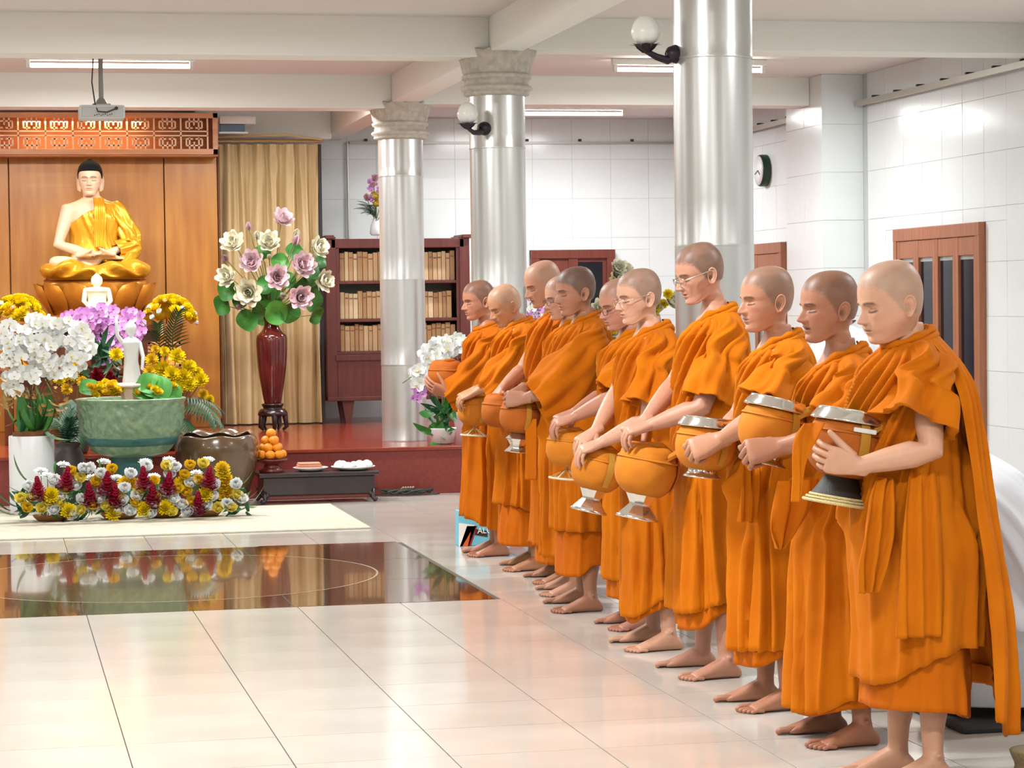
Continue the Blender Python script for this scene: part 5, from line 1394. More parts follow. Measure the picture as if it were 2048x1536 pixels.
# yellow flower baskets either side
def basket(px, label, seed):
    R = random.Random(seed); Yb = 21.35
    c = at(px, 668, Yb)
    t = thing('flower_basket', (c.x, Yb, at(px, 690, Yb).z), label, 'flower basket', 'yellow flower baskets on the altar')
    b_ = Vector(t.location); hh_ = at(px, 650, Yb).z - b_.z
    V, F = lathe(smooth_prof([(.05, 0), (.06, .01), (.09, hh_ * .5), (.115, hh_), (.105, hh_), (.05, hh_ * .6)], 3).tolist(), 26, fn=lambda r_, z, a, k_: (r_ * (1 + .04 * math.sin(a * 13)), z)); obj('basket', V, F, M_tray, t)
    dz_ = ZT2 - b_.z + .001
    V, F = lathe(smooth_prof([(.09, dz_), (.1, dz_ + .012), (.04, dz_ + .05), (.035, -.03), (.06, 0)], 3).tolist(), 24); obj('stand', V, F, M_thr, t)
    for i in range(70):
        a = R.uniform(0, 6.28); el = R.uniform(.05, 1.5); rx = .18
        p = Vector((rx * math.cos(a) * math.cos(el), .14 * math.sin(a) * math.cos(el), hh_ + .03 + .18 * math.sin(el)))
        inst('chrysanthemum', ME_mum_y if R.random() < .85 else ME_mum_o, t, aim(p, p - Vector((0, 0, hh_ - .05)), R.uniform(1.5, 1.9), R.uniform(0, 6)))
    for i in range(26):
        a = R.uniform(0, 6.28); el = R.uniform(-.1, 1.4)
        p = Vector((.215 * math.cos(a) * math.cos(el), .16 * math.sin(a) * math.cos(el), hh_ + .03 + .2 * math.sin(el)))
        inst('rose', R.choice((ME_rose_w, ME_rose_y)), t, aim(p, p - Vector((0, 0, hh_ - .05)), 1.0, R.uniform(0, 6)))
basket(340, 'yellow flower basket right of the lotus throne', 4); basket(38, 'yellow flower basket left of the lotus throne', 5)

# purple orchids
po = thing('purple_orchids', (at(205, 720, 20.6).x, 20.62, ZT2), 'mass of purple orchids in a pot before the statue', 'potted orchid'); b_ = Vector(po.location)
V, F = lathe([(.07, 0), (.09, .01), (.11, .12), (.12, .13), (.1, .13), (.01, .1)], 24); obj('pot', V, F, mat('pot_dark', (70, 60, 54), .5), po)
for (cx, cy, w, h, n_) in ((160, 640, 38, 18, 34), (205, 640, 32, 28, 36), (265, 650, 24, 30, 30), (195, 690, 26, 32, 26), (240, 680, 24, 30, 20), (215, 715, 14, 16, 8)):
    for i in range(n_):
        a = RO.uniform(0, 6.28); qq = math.sqrt(RO.random()); p = at(cx + w * qq * math.cos(a), cy + h * qq * math.sin(a), 20.6 - RO.uniform(.0, .25)) - b_
        inst('orchid_bloom', ME_orc_p, po, aim(p, (RO.uniform(-.7, .7), -1, RO.uniform(-.3, .5)), RO.uniform(1.3, 1.7), RO.uniform(-.5, .5)))
for i in range(6):
    x1 = -.35 + i * .13; MB().tube([(0, 0, .1), (x1 * .4, -.05, .3), (x1, -.1, .42), (x1 * 1.2, -.15, .35)], .005, 6).build('stem', M_stem, po, True)
for i in range(16): inst('leaf', ME_leafd, po, TRS((RO.uniform(-.06, .06), RO.uniform(-.06, .02), .1), (0, -RO.uniform(.2, 1.2), RO.uniform(0, 6.28)), RO.uniform(.9, 1.4)))
# chrysanthemum bunches with palm fronds, right and left of the basin
def bunch(cx, pts, label, seed, Yc, palms):
    R = random.Random(seed); t = thing('chrysanthemum_bunch', (at(cx, 860, Yc).x, Yc, PZ if Yc > 19 else 0), label, 'flowers'); b_ = Vector(t.location)
    V, F = lathe(smooth_prof([(.08, 0), (.1, .02), (.12, .15), (.09, .28), (.1, .3), (.08, .3)], 3).tolist(), 24); obj('vase', V, F, mat('pot_dark', (70, 60, 54), .5), t)
    for (px, py, s, me_) in pts:
        p = at(px, py, Yc - R.uniform(.1, .25)) - b_
        inst('chrysanthemum', me_, t, aim(p, (R.uniform(-.4, .4), -1, .5), s, R.uniform(0, 6)))
        MB().tube([(0, 0, .28), (p.x * .5, p.y * .4, p.z * .6), tuple(p)], .004, 5).build('stem', M_stem, t, True)
    for (px, py, rz, ry, s) in palms:
        p = at(px, py, Yc - .05) - b_; inst('palm_leaf', ME_palm, t, TRS(p, (0, ry, rz), s))
Yy, Oo = ME_mum_y, ME_mum_o
bunch(330, [(352, 715, 2.1, Yy), (327, 741, 2.2, Yy), (376, 738, 2.1, Yy), (345, 752, 2.2, Yy), (368, 755, 2.0, Yy), (402, 763, 2.0, Yy), (380, 772, 1.9, Yy), (350, 778, 2.0, Yy), (405, 790, 1.4, Oo), (305, 722, 1.8, Oo), (300, 745, 1.6, Oo), (330, 705, 1.3, Yy), (418, 800, 1.2, Yy), (395, 748, 1.5, Yy), (337, 765, 1.8, Oo), (310, 700, 1.2, Oo)], 'bunch of large yellow chrysanthemums right of the green basin', 6, 19.3,
      [(320, 735, -1.7, -.9, 1.2), (345, 720, -1.2, -1.1, 1.2), (360, 800, -.6, .4, 1.1), (370, 800, -1.0, .6, 1.3), (375, 820, -.4, .7, 1.1), (355, 830, -1.3, .8, 1.2)])
bunch(150, [(157, 735, 1.9, Yy), (143, 752, 1.9, Yy), (120, 760, 1.7, Yy), (80, 740, 1.8, Oo), (132, 780, 1.5, Oo), (232, 712, 1.8, Yy), (165, 765, 1.4, Oo)], 'few yellow chrysanthemums between white orchids and basin', 7, 19.2,
      [(150, 800, -2.0, .6, 1.2), (130, 820, -2.4, .6, 1.2), (150, 830, -1.6, .8, 1.2)])
# red flowers low behind the basin
rf = thing('red_flowers', (at(205, 755, 19.5).x, 19.55, PZ), 'low red flowers with dark leaves behind the basin', 'flowers'); b_ = Vector(rf.location)
V, F = lathe([(.1, 0), (.13, .15), (.12, .3), (.01, .3)], 20); obj('pot', V, F, mat('pot_dark', (70, 60, 54), .5), rf)
ME_rose_r = bloom('rose', [(6, .034, .034, .25, .0, .5, .7, .5), (5, .03, .03, .8, .004, .5, .6, .4)], M_redf)
for i in range(16):
    p = at(RO.uniform(188, 226), RO.uniform(742, 768), 19.45) - b_; inst('rose', ME_rose_r, rf, aim(p, (RO.uniform(-.4, .4), -1, .4), 1.2))
for i in range(30):
    p = at(RO.uniform(180, 240), RO.uniform(690, 760), 19.6) - b_; inst('leaf', ME_leafd, rf, aim(p, (RO.uniform(-1, 1), -.6, RO.uniform(-.2, 1)), .9, RO.uniform(0, 6)))
# wooden frame stand with candle, right on the altar
wfm = thing('frame_stand', (at(330, 720, 20.7).x, 20.75, ZT2), 'square carved wooden frame stand right of the purple orchids', 'stand'); b_ = Vector(wfm.location)
ztf = at(330, 684, 20.7).z - ZT2
for lo, hi in (((-.14, -.02, 0), (-.115, .02, ztf)), ((.115, -.02, 0), (.14, .02, ztf)), ((-.14, -.02, ztf - .025), (.14, .02, ztf)), ((-.14, -.02, .0), (.14, .02, .025)), ((-.09, -.015, 0), (-.075, .015, ztf - .05)), ((-.09, -.015, ztf - .065), (.09, .015, ztf - .05)), ((.075, -.015, 0), (.09, .015, ztf - .05))):
    MB().bbox(lo, hi, .004).build('bar', M_frame, wfm)
cd = thing('gold_candlestick', (at(325, 700, 20.5).x, 20.55, ZT2), 'golden candlestick with a pale candle on the altar', 'candlestick')
zc_ = at(325, 650, 20.5).z - ZT2
V, F = lathe(smooth_prof([(.05, 0), (.055, .01), (.02, .03), (.018, zc_ * .35), (.03, zc_ * .4), (.018, zc_ * .45), (.016, zc_ * .7), (.03, zc_ * .75), (.02, zc_ * .77)], 3).tolist(), 20); obj('stick', V, F, M_thr, cd)
MB().tube([(0, 0, zc_ * .76), (0, 0, zc_)], .012, 10).build('candle', M_ivory, cd, True)
# ------------------------------------------------------------------ the row of monks
M_skin = mat('skin', (210, 160, 130), .47, vcol=True, var=.04, vscale=30, bump=.03, bscale=250)
def robe_mat(nm, c1, c2): return mat(nm, c1, .85, spec=.2, rgb2=c2, vscale=5, sheen=.12, bump=.12, bscale=330)
M_robes = [robe_mat('robe_cloth_%d' % i, a, b) for i, (a, b) in enumerate([((214, 117, 2), (198, 101, 1)), ((209, 111, 2), (193, 96, 1)), ((219, 122, 2), (204, 106, 1))])]
M_under = robe_mat('under_robe_cloth', (208, 106, 2), (192, 92, 1))
M_bagA = mat('bowl_cover_brown', (192, 100, 8), .8, sheen=.1, bump=.1, bscale=200, rgb2=(176, 86, 6), vscale=8)
M_bagB = mat('bowl_cover_orange', (214, 128, 10), .8, sheen=.2, bump=.1, bscale=200, rgb2=(200, 112, 8), vscale=8)
M_strap = mat('strap_tan', (196, 138, 40), .75, bump=.1, bscale=200)
M_steel = mat('polished_steel', (226, 224, 218), .12, metal=.95)
M_blk = mat('stand_black', (40, 38, 34), .5, bump=.3, bscale=300)
M_rimg = mat('stand_straw', (222, 200, 140), .5, bump=.5, bscale=200)
M_wstand = mat('stand_pale_wood', (232, 206, 166), .55)
M_glassf = mat('glasses_frame', (206, 196, 176), .25, metal=.8)
M_glassd = mat('glasses_dark', (70, 60, 56), .3, metal=.6)
M_dkin = mat('bag_inside', (62, 30, 14), .8)

def onfloor(px, py):
    d = CR * ((px - 1024) / FPX) - CU * ((py - 768) / FPX) + CF; t = -CAMZ / d.z
    return Vector((d.x * t, d.y * t, 0))

def angtab(tab):
    ks = sorted(tab); xs = [k - 360 for k in ks] + ks + [k + 360 for k in ks]; ys_ = [tab[k] for k in ks] * 3
    return lambda a: float(pch(xs, ys_, np.array([math.degrees(a) % 360]))[0])

def monk(q):
    nearT, farT = onfloor(*q['near']), onfloor(*q['far'])
    yaw = q.get('yaw', 0.0)
    fd = Vector((-math.cos(yaw), -math.sin(yaw), 0)); ld = Vector((math.sin(yaw), -math.cos(yaw), 0)); Zv = Vector((0, 0, 1))
    s = q.get('s', 1.0)
    if q.get('ankles'): aN, aF = nearT, farT
    else: aN, aF = nearT - fd * .195 * s, farT - fd * .195 * s
    loc = (aN + aF) / 2; Y = loc.y
    root = thing('person', loc, q['label'], 'person', 'monks in the row')
    off = lambda v: np.array((Vector(v) - loc)[:])
    A = lambda px, py, dy: off(at(px, py, Y + dy))
    mrobe = M_robes[q.get('robe', 0)]
    # ---- head
    hp = dict(q['head']); Vh, Fh, Ch = make_head(hp)
    hs = q.get('hs', 1.0); pit = math.radians(q['pitch']); hy = math.radians(q.get('hyaw', 8))
    Vh = neck_bend(Vh, pit)
    f2 = fd * math.cos(hy) + ld * math.sin(hy); l2 = ld * math.cos(hy) - fd * math.sin(hy)
    u_ = f2 * math.cos(pit) - Zv * math.sin(pit); w_ = f2 * math.sin(pit) + Zv * math.cos(pit)
    E_ = at(*q['ear'], Y - .082 * hs)
    hc = E_ - l2 * .082 * hs + u_ * .012 * hs + w_ * .013 * hs
    hc_o = hc - loc
    Vh = head_place(Vh, hc_o, fd, ld, pit, hy, 0, hs)
    piv = hc_o + (u_ * -.035 + w_ * -.10) * hs
    zc = q.get('zc') or (at(*q['B'], Y).z)
    nb = Vector((piv.x, piv.y, zc))
    fn = nb.dot(fd); ln = nb.dot(ld)
    fat = q.get('fat', 0.0); k_ = 1 + .12 * fat
    # ---- body: torso, arms, legs fused into one skin
    sk = MB()
    global DIGITS
    DIGITS = MB()
    def lring(z, f, l, af, al, e=2.3): return superring(np.array((fd * f + ld * l + Zv * z)[:]), np.array(fd[:]), np.array(ld[:]), af, al, 26, e)
    hipz = .86 * s
    loftrings(sk, [lring(hipz - .1, .0, 0, .08, .11), lring(hipz, .0, 0, .095 * k_, .135), lring((zc + hipz) / 2, fn * .5, ln * .5, .095 * k_, .14), lring(zc - .25, fn * .8, ln * .9, .098 * k_, .15), lring(zc - .15, fn, ln, .098 * k_, .158), lring(zc - .10, fn, ln, .088, .155), lring(zc - .06, fn, ln, .07, .125), lring(zc - .03, fn, ln, .058, .08), lring(zc, fn, ln, .050, .056), lring(zc + .03, fn, ln, .047, .05)])
    shz = zc - .105
    SL = np.array((fd * fn + ld * (ln + .150) + Zv * (shz - .03))[:]); SR = np.array((fd * fn + ld * (ln - .155) + Zv * shz)[:])
    def arm(S, el, wr, sh=1.0):
        S, el, wr = map(np.array, (S, el, wr))
        sk.tube([S + (el - S) * -.08, S, S + (el - S) * .3, S + (el - S) * .65, el, el + (wr - el) * .25, el + (wr - el) * .6, el + (wr - el) * .9, wr], [.05 * sh, .056 * sh, .052 * sh, .045, .041, .043, .037, .028, .026], 14)
    L_ = q['L']; elL, wrL, knL = A(*L_['el']), A(*L_['wr']), A(*L_['kn'])
    if q['sleeve'].get('long'): elL = SL * .45 + wrL * .55 + np.array((0, 0, -.075)) + np.array(ld[:]) * .03
    arm(SL, elL, wrL, .72); hand(sk, wrL, knL - wrL, L_['n'], True, L_['c'], L_.get('t', (.5, .6, .2, .3)), L_.get('s', 1.08), L_.get('sp', .1))
    R_ = q['R']; elR, wrR, knR = A(*R_['el']), A(*R_['wr']), A(*R_['kn'])
    arm(SR, elR, wrR); hand(sk, wrR, knR - wrR, R_['n'], False, R_['c'], R_.get('t', (.5, .6, .2, .3)), R_.get('s', 1.08), R_.get('sp', .1))
    rot = lambda a: fd * math.cos(a) + ld * math.sin(a)
    kn = lambda an: off(an) * np.array((1, .6, 1)) + np.array((0, 0, .47))
    foot(sk, off(aN), rot(.12), 1.0 * s, True, kn(aN)); foot(sk, off(aF), rot(-.16), 1.0 * s, False, kn(aF))
    hsep = max(abs(off(aN)[1]), abs(off(aF)[1]))
    for an in (aN, aF):
        o_ = off(an); sk.tube([kn(an) + np.array((0, 0, -.02)), o_ * .5 + np.array((0, 0, hipz - .05))], [.055, .07], 12)
    Vb, Fb = fuse(sk, .0048, 4, .42)
    nd = len(Vb); Fb = Fb + [tuple(i + nd for i in f) for f in DIGITS.F]; Vb = np.concatenate([Vb, np.array(DIGITS.V)]); DIGITS = None
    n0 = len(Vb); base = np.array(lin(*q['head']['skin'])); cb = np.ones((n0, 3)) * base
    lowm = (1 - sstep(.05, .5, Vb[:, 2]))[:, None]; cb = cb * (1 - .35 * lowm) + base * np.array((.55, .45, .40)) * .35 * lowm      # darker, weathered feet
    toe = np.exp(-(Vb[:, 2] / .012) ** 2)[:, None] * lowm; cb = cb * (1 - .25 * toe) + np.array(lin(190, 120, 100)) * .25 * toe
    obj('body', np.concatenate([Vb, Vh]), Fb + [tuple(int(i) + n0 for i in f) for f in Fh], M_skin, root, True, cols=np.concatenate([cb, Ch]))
    # ---- robes
    Rr = random.Random(q['id'] * 13 + 5)
    zp = lambda py, dy=-.15: at(1000, py, Y + dy).z + (0)
    def zpx(px, py, dy=-.15): return at(px, py, Y + dy).z
    lean = lambda z: (fn * sstep(.55, zc - .1, z), ln * sstep(.55, zc - .1, z))
    bel = q.get('belly', 0.0); sw = q.get('skirt', 1.0); sf = q.get('skf', 0.0); shw = q.get('shw', 1.0)
    def lev(z, af, al, e=2.2, tf=0.0, tl=0.0, df=0.0):
        f, l = lean(z); return (z, f + df, l, af, al, e, tf, tl)
    LV = [lev(zc - .012, .060, .064, 2.0, -.030), lev(zc - .040, .084 * k_, .112 * shw, 2.0, -.026), lev(zc - .075, .104 * k_, .160 * shw, 2.1, -.020), lev(zc - .125, .120 * k_, .186 * shw, 2.2, -.008),
          lev(zc - .24, .130 * k_ + bel * .3, .188 * shw, 2.3, 0, 0, bel * .3), lev(zc - .38, .134 * k_ + bel * .6, .182, 2.3, 0, 0, bel * .5), lev(zc - .54, .140 * k_ + bel * .5, .186, 2.3, 0, 0, bel * .4),
          lev(.72 * s, .142 * k_ * sw + bel * .2, .184 * sw, 2.3, 0, 0, sf * .3), lev(.45 * s, .148 * sw, max(.188 * sw, hsep * .6 + .09), 2.3, 0, 0, sf * .7), lev(.2 * s, .158 * sw, max(.196 * sw, hsep * .85 + .075), 2.3, 0, 0, sf), lev(.02, .165 * sw, max(.20 * sw, hsep + .06), 2.3, 0, 0, sf)]
    hemf = q['hem']; hem = angtab({a: zpx(px, py, dy) for a, (px, py, dy) in hemf.items()})
    folds = []
    nv = q.get('nfold', 15)
    for i in range(nv):                                     # hanging folds of the skirt
        t0 = 2 * math.pi * (i + Rr.uniform(-.3, .3)) / nv
        folds.append((t0, .5, Rr.uniform(-.18, .18), Rr.uniform(.07, .17), Rr.uniform(.014, .042), -.2, Rr.uniform(.62, 1.05)))
        if Rr.random() < .5: folds.append((t0 + .14, .5, Rr.uniform(-.12, .12), .045, -Rr.uniform(.012, .024), -.2, Rr.uniform(.5, .9)))
    for i in range(11):                                     # folds from the left shoulder across the chest
        t0 = math.radians(100 - i * 15 + Rr.uniform(-5, 5))
        folds.append((t0, zc - .10, 2.0 + .35 * i + Rr.uniform(-.4, .4), Rr.uniform(.08, .14), Rr.uniform(.020, .036), zc - .62, zc - .045))
        folds.append((t0 + .12, zc - .10, 2.0 + .35 * i, .055, -.018, zc - .6, zc - .05))
    for i in range(6):                                      # folds down the back
        folds.append((math.radians(125 + i * 22 + Rr.uniform(-6, 6)), zc - .1, -.5 + .2 * i, .10, Rr.uniform(.008, .016), zc - .7, zc - .04))
    bare = q.get('bare', True)
    tp = None
    if bare:
        tab = angtab({0: zc - .085, 40: zc - .03, 80: zc + .05, 180: zc + .05, 215: zc - .05, 240: zc - .13, 270: zc - .20, 300: zc - .19, 330: zc - .145})
        tp = tab
    V, F = shell(LV, hem, fd, ld, folds, top=tp, seed=q['id'], nt=q.get('nt', 92), nth=156)
    obj('outer_robe', V, F, mrobe, root)
    # rolled collar edge along the shoulder
    cpts = []
    for a in np.linspace(math.radians(-50 if bare else -180), math.radians(215 if bare else 180), 40):
        z0, f0, l0, af, al, e_, tf, tl = LV[1]; zz_ = z0 + .022
        if bare and (a < math.radians(60)): 
            g_ = 1 - (a - math.radians(-50)) / math.radians(110); zz_ -= .11 * g_ ** 1.3; af_, al_ = .078 + .045 * g_, .085 + .06 * g_
        elif bare and a > math.radians(150): g_ = (a - math.radians(150)) / math.radians(65); zz_ -= .05 * g_; af_, al_ = .078 + .02 * g_, .085 + .04 * g_
        else: af_, al_ = .072, .080
        v = fd * (f0 + af_ * math.cos(a)) + ld * (l0 + al_ * math.sin(a)) + Zv * (zz_ + tf * math.cos(a)); cpts.append(v[:])
    cb_ = MB(); cb_.tube(cpts, [.013 + .004 * math.sin(i * .9) for i in range(40)], 8)
    cb_.tube([tuple(np.array(c) + np.array((0, 0, -.016)) + np.array((Vector(c) - (fd * fn + ld * ln + Zv * zc)).normalized()[:]) * .014) for c in cpts], [.012] * 40, 8)
    cb_.build('collar_roll', mrobe, root, True)
    # ---- left sleeve
    S_ = q['sleeve']; cuff = A(*S_['cuff'])
    P0 = np.array((fd * (fn - .005) + ld * (ln + .085) + Zv * (zc - .058))[:]); P1 = np.array((fd * (fn - .005) + ld * (ln + .168) + Zv * (zc - .115))[:])
    r0 = S_.get('r', .085)
    if S_.get('long'):
        path = [P0, P1, P1 * .68 + elL * .32, P1 * .22 + elL * .58 + cuff * .2 + np.array((0, 0, .01)), elL * .42 + cuff * .58 + np.array((0, 0, .005)), cuff]; rad = [.040, .062, r0 * .95, r0 * 1.18, r0 * 1.1, r0 * S_.get('cr', .95)]
    else:
        path = [P0, P1, P1 * .6 + cuff * .4, P1 * .25 + cuff * .75, cuff]; rad = [.040, .062, r0 * .88, r0 * 1.02, r0 * S_.get('cr', 1.1)]
    dr = S_.get('droop', .2); drl = [0, .05, dr * .5] + [dr] * (len(path) - 3)
    V, F = sleeve(path, rad, drl, S_.get('nf', 4), S_.get('amp', .011) * 1.4, q['id'] * 1.7, fold_slope=S_.get('sl', 1.2))
    obj('sleeve', V, F, mrobe, root)
    # ---- under robe
    if q.get('uhem'):
        uh = angtab({a: zpx(px, py, dy) for a, (px, py, dy) in q['uhem'].items()})
        LU = [lev(.9 * s, .12, .165), lev(.7 * s, .126 * sw, .170 * sw, 2.3, 0, 0, sf * .3), lev(.45 * s, .132 * sw, max(.174 * sw, hsep * .6 + .075), 2.3, 0, 0, sf * .7), lev(.2 * s, .140 * sw, max(.180 * sw, hsep * .85 + .06), 2.3, 0, 0, sf), lev(.0, .146 * sw, max(.184 * sw, hsep + .045), 2.3, 0, 0, sf)]
        fu = [(2 * math.pi * (i + Rr.uniform(-.3, .3)) / 11, .3, Rr.uniform(-.3, .3), Rr.uniform(.05, .11), Rr.uniform(.006, .016), -.2, Rr.uniform(.3, .6)) for i in range(11)]
        V, F = shell(LU, uh, fd, ld, fu, nt=40, nth=120, seed=q['id'] + 3)
        obj('under_robe', V, F, M_under, root)
    # ---- extra hanging pieces
    for nm, pts, wd, br, am, nf in q.get('tails', ()):
        P_ = [A(*p) for p in pts]; b_ = fd * br[0] + ld * br[1]; b_.normalize(); o_ = Vector((-b_.y, b_.x, 0)); o_ = -o_ if o_.y > 0 else o_
        V, F = strip(P_, wd, (b_[:], o_[:]), am, nf, q['id'], 18); obj(nm, V, F, mrobe, root)
    if q.get('drape'):
        Dp = q['drape']; hd = angtab({a: zpx(px, py, dy) for a, (px, py, dy) in Dp['hem'].items()})
        g0 = Dp.get('grow', .03); gb = Dp.get('back', 0.05)
        LD = [lev(zc - .015, .066, .072, 2.0, -.03), lev(zc - .05, .10 * k_, .135, 2.0, -.02), lev(zc - .10, .128 * k_, .19, 2.1, -.01), lev(zc - .2, .15 * k_, .215 + g0 * .3, 2.2, 0, 0, -gb * .2), lev(zc - .45, .165 * k_, .225 + g0 * .5, 2.2, 0, 0, -gb * .5), lev(.7, .17 * k_, .235 + g0 * .7, 2.2, 0, 0, -gb * .8), lev(.35, .18 * k_, .245 + g0, 2.2, 0, 0, -gb), lev(.03, .185 * k_, .25 + g0, 2.2, 0, 0, -gb * 1.1)]
        fD = [(math.radians(Dp['th'][0] + (Dp['th'][1] - Dp['th'][0]) * (i + .5) / 9 + Rr.uniform(-5, 5)), zc - .2, Rr.uniform(-.1, .25), Rr.uniform(.07, .13), Rr.uniform(.012, .026), -.3, zc - .06) for i in range(9)]
        V, F = shell(LD, hd, fd, ld, fD, nt=90, nth=90, th0=math.radians(Dp['th'][0]), th1=math.radians(Dp['th'][1]), seed=q['id'] + 9)
        obj('back_drape', V, F, mrobe, root)
    # ---- glasses
    if q.get('glasses'):
        gm = M_glassf if q['glasses'] == 'pale' else M_glassd; g = MB(); rr = .0012 if q['glasses'] != 'thick' else .0019
        for sg in (1, -1):
            c_ = np.array((.101, sg * .032, -.010)); ring = []
            for a in np.linspace(0, 2 * np.pi, 21): ring.append(c_ + np.array((-.006 * abs(math.cos(a)) * (1 if math.cos(a) * sg > 0 else 0), .021 * np.sign(math.cos(a)) * abs(math.cos(a)) ** .8, .0155 * np.sign(math.sin(a)) * abs(math.sin(a)) ** .8)))
            g.tube(ring, rr, 6, False)
            g.tube([(.094, sg * .052, -.004), (.085, sg * .069, -.002), (.04, sg * .0795, .002), (-.012, sg * .083, .006), (-.022, sg * .083, -.006)], rr * 1.3, 6)
        g.tube([(.1035, -.012, -.006), (.107, 0, -.003), (.1035, .012, -.006)], rr, 6)
        Vg = head_place(np.array(g.V), hc_o, fd, ld, pit, hy, 0, hs); obj('glasses', Vg, g.F, M_glassf if q['glasses'] in ('pale', 'thick') else M_glassd, root)
    # ---- alms bowl (a thing of its own, held)
    if q.get('bowl'): bowl(q, Y)
    return root

def bowl(q, Y):
    b = q['bowl']; c = at(b['c'][0], b['c'][1], Y + b['c'][2]); R = b['R']; st = b['style']
    t = thing('alms_bowl', c, b['label'], 'alms bowl', 'alms bowls held by the monks')
    t.rotation_euler = (math.radians(b.get('tx', 0)), math.radians(b.get('tilt', 8)), 0)      # leans towards its holder
    mc = M_bagB if b.get('col') == 'o' else M_bagA
    hk = b.get('hk', .82)
    prof = [(R * .40, -R * hk), (R * .62, -R * hk * .92), (R * .88, -R * hk * .60), (R, -R * .12), (R * .985, R * .22), (R * .90, R * .50), (R * .78, R * .62)]
    V, F = lathe(smooth_prof(prof, 5).tolist(), 48, fn=lambda r_, z, a, k_: (r_ * (1 + .012 * math.sin(a * 3 + z * 30) + .006 * math.sin(a * 8 - z * 60)), z)); obj('cover', V, F, mc, t)
    V, F = lathe([(R * .40, -R * hk), (.001, -R * hk)], 32); obj('base', V, F, mc, t)
    for zz_ in (.34,): 
        V, F = lathe([(R * 1.0, R * zz_ - .004), (R * .985, R * zz_), (R * .965, R * zz_ + .004), (R * .955, R * zz_ + .001)], 48); obj('seam_cord', [(x * 1.01, y * 1.01, z) for x, y, z in V], F, mc, t)
    if b.get('top', 'lid') == 'lid':
        V, F = lathe(smooth_prof([(R * .84, R * .57), (R * 1.0, R * .585), (R * .985, R * .66), (R * .84, R * .88), (R * .78, R * .91), (.001, R * .92)], 3).tolist(), 40); obj('lid', V, F, M_steel, t)
    else:
        V, F = lathe(smooth_prof([(R * .92, R * .45), (R * .84, R * .66), (R * .6, R * .80), (.001, R * .84)], 4).tolist(), 40, fn=lambda r_, z, a, k_: (r_, z + .004 * math.sin(a * 5))); obj('cloth_top', V, F, mc, t)
        MB().tube([(R * .5, -R * .3, R * .72), (R * .2, -R * .5, R * .84), (-R * .2, -R * .5, R * .82)], [.012, .014, .010], 8).build('tie', mc, t, True)
    # straps
    for (ang, m_) in b.get('straps', ((-1.35, M_strap),)):
        V_ = []; 
        pf = smooth_prof([(R * .86, -R * .62), (R * 1.02, -R * .12), (R * 1.01, R * .25), (R * .93, R * .5), (R * .8, R * .68)], 5)
        for (r_, z) in pf:
            for da in (-.13, 0, .13): V_.append(((r_ + .003) * math.cos(ang + da), (r_ + .003) * math.sin(ang + da), z))
        obj('strap', V_, gridF(len(pf), 3).tolist(), m_, t)
    if b.get('sling'):
        V, F = strip([(R * .35, -R * .85, R * .45), (R * .7, -R * .8, R * .72), (R * 1.05, -R * .6, R * .75), (R * 1.3, -R * .3, R * .35), (R * 1.35, -.05, -.02)], [.04, .042, .04, .036, .03], ((0.2, .3, .9), (.3, -.9, .2)), .003, 1, 1, 8); obj('sling', V, F, M_strap if b['sling'] == 1 else mc, t)
    if b.get('tag'):
        MB().bbox((-.028, -R * 1.06, R * .36), (.045, -R * .97, R * .48), .004).build('buckle', M_plate, t)
    zb = -R * hk
    if st == 'hour':
        V, F = lathe(smooth_prof([(R * .62, zb + .03), (R * .56, zb + .01), (R * .36, zb - .032), (R * .40, zb - .046), (R * .60, zb - .075), (R * .66, zb - .085), (R * .64, zb - .09), (.001, zb - .086)], 2).tolist(), 8 if b.get('fac', 1) else 36); obj('stand', V, F, M_steel, t, False)
        V, F = lathe([(R * .66, zb - .083), (R * .72, zb - .09), (R * .70, zb - .095), (R * .5, zb - .09)], 40); obj('stand_rim', V, F, M_steel, t)
    elif st == 'double':
        for k_ in (0, 1):
            z0 = zb + .02 - k_ * .062
            V, F = lathe([(R * .56, z0 + .012), (R * .36, z0 - .02), (R * .42, z0 - .03), (R * .62, z0 - .05), (R * .60, z0 - .054), (.001, z0 - .05)], 8); obj('stand', V, F, M_steel, t, False)
    elif st == 'dish':
        V, F = lathe(smooth_prof([(R * .58, zb + .04), (R * .5, zb + .01), (R * .52, zb - .012), (R * .62, zb - .022), (R * .64, zb - .028), (R * .5, zb - .026), (.001, zb - .024)], 3).tolist(), 40); obj('stand', V, F, M_steel, t)
    elif st == 'black':
        V, F = lathe(smooth_prof([(R * .42, zb + .03), (R * .40, zb + .01), (R * .5, zb - .02), (R * .70, zb - .062)], 3).tolist(), 40); obj('stand', V, F, M_blk, t)
        for k_ in range(3): 
            r_ = R * (.70 + .075 * k_); z_ = zb - .064 - .009 * k_
            MB().tube([(r_ * math.cos(a), r_ * math.sin(a), z_) for a in np.linspace(0, 2 * np.pi, 41)], .0055, 6, False).build('stand_ring', M_rimg, t, True)
        V, F = lathe([(.001, zb - .085), (R * .86, zb - .085)], 40); obj('stand_base', V, F, M_blk, t)
    elif st == 'wood':
        g = MB(); rt, rbm, zt_, zb_ = R * .62, R * .74, zb + .03, zb - .055
        for k_ in range(8):
            a, a2 = 2 * math.pi * k_ / 8, 2 * math.pi * (k_ + 4) / 8
            MB().tube([(rt * math.cos(a), rt * math.sin(a), zt_), (rbm * math.cos(a2), rbm * math.sin(a2), zb_)], .0032, 6).build('stand_rod', M_wstand if k_ % 2 else M_strap, t, True)
        for r_, z_ in ((rt, zt_), (rbm, zb_)):
            MB().tube([(r_ * math.cos(a), r_ * math.sin(a), z_) for a in np.linspace(0, 2 * np.pi, 33)], .0055, 6, False).build('stand_ring', M_wstand, t, True)

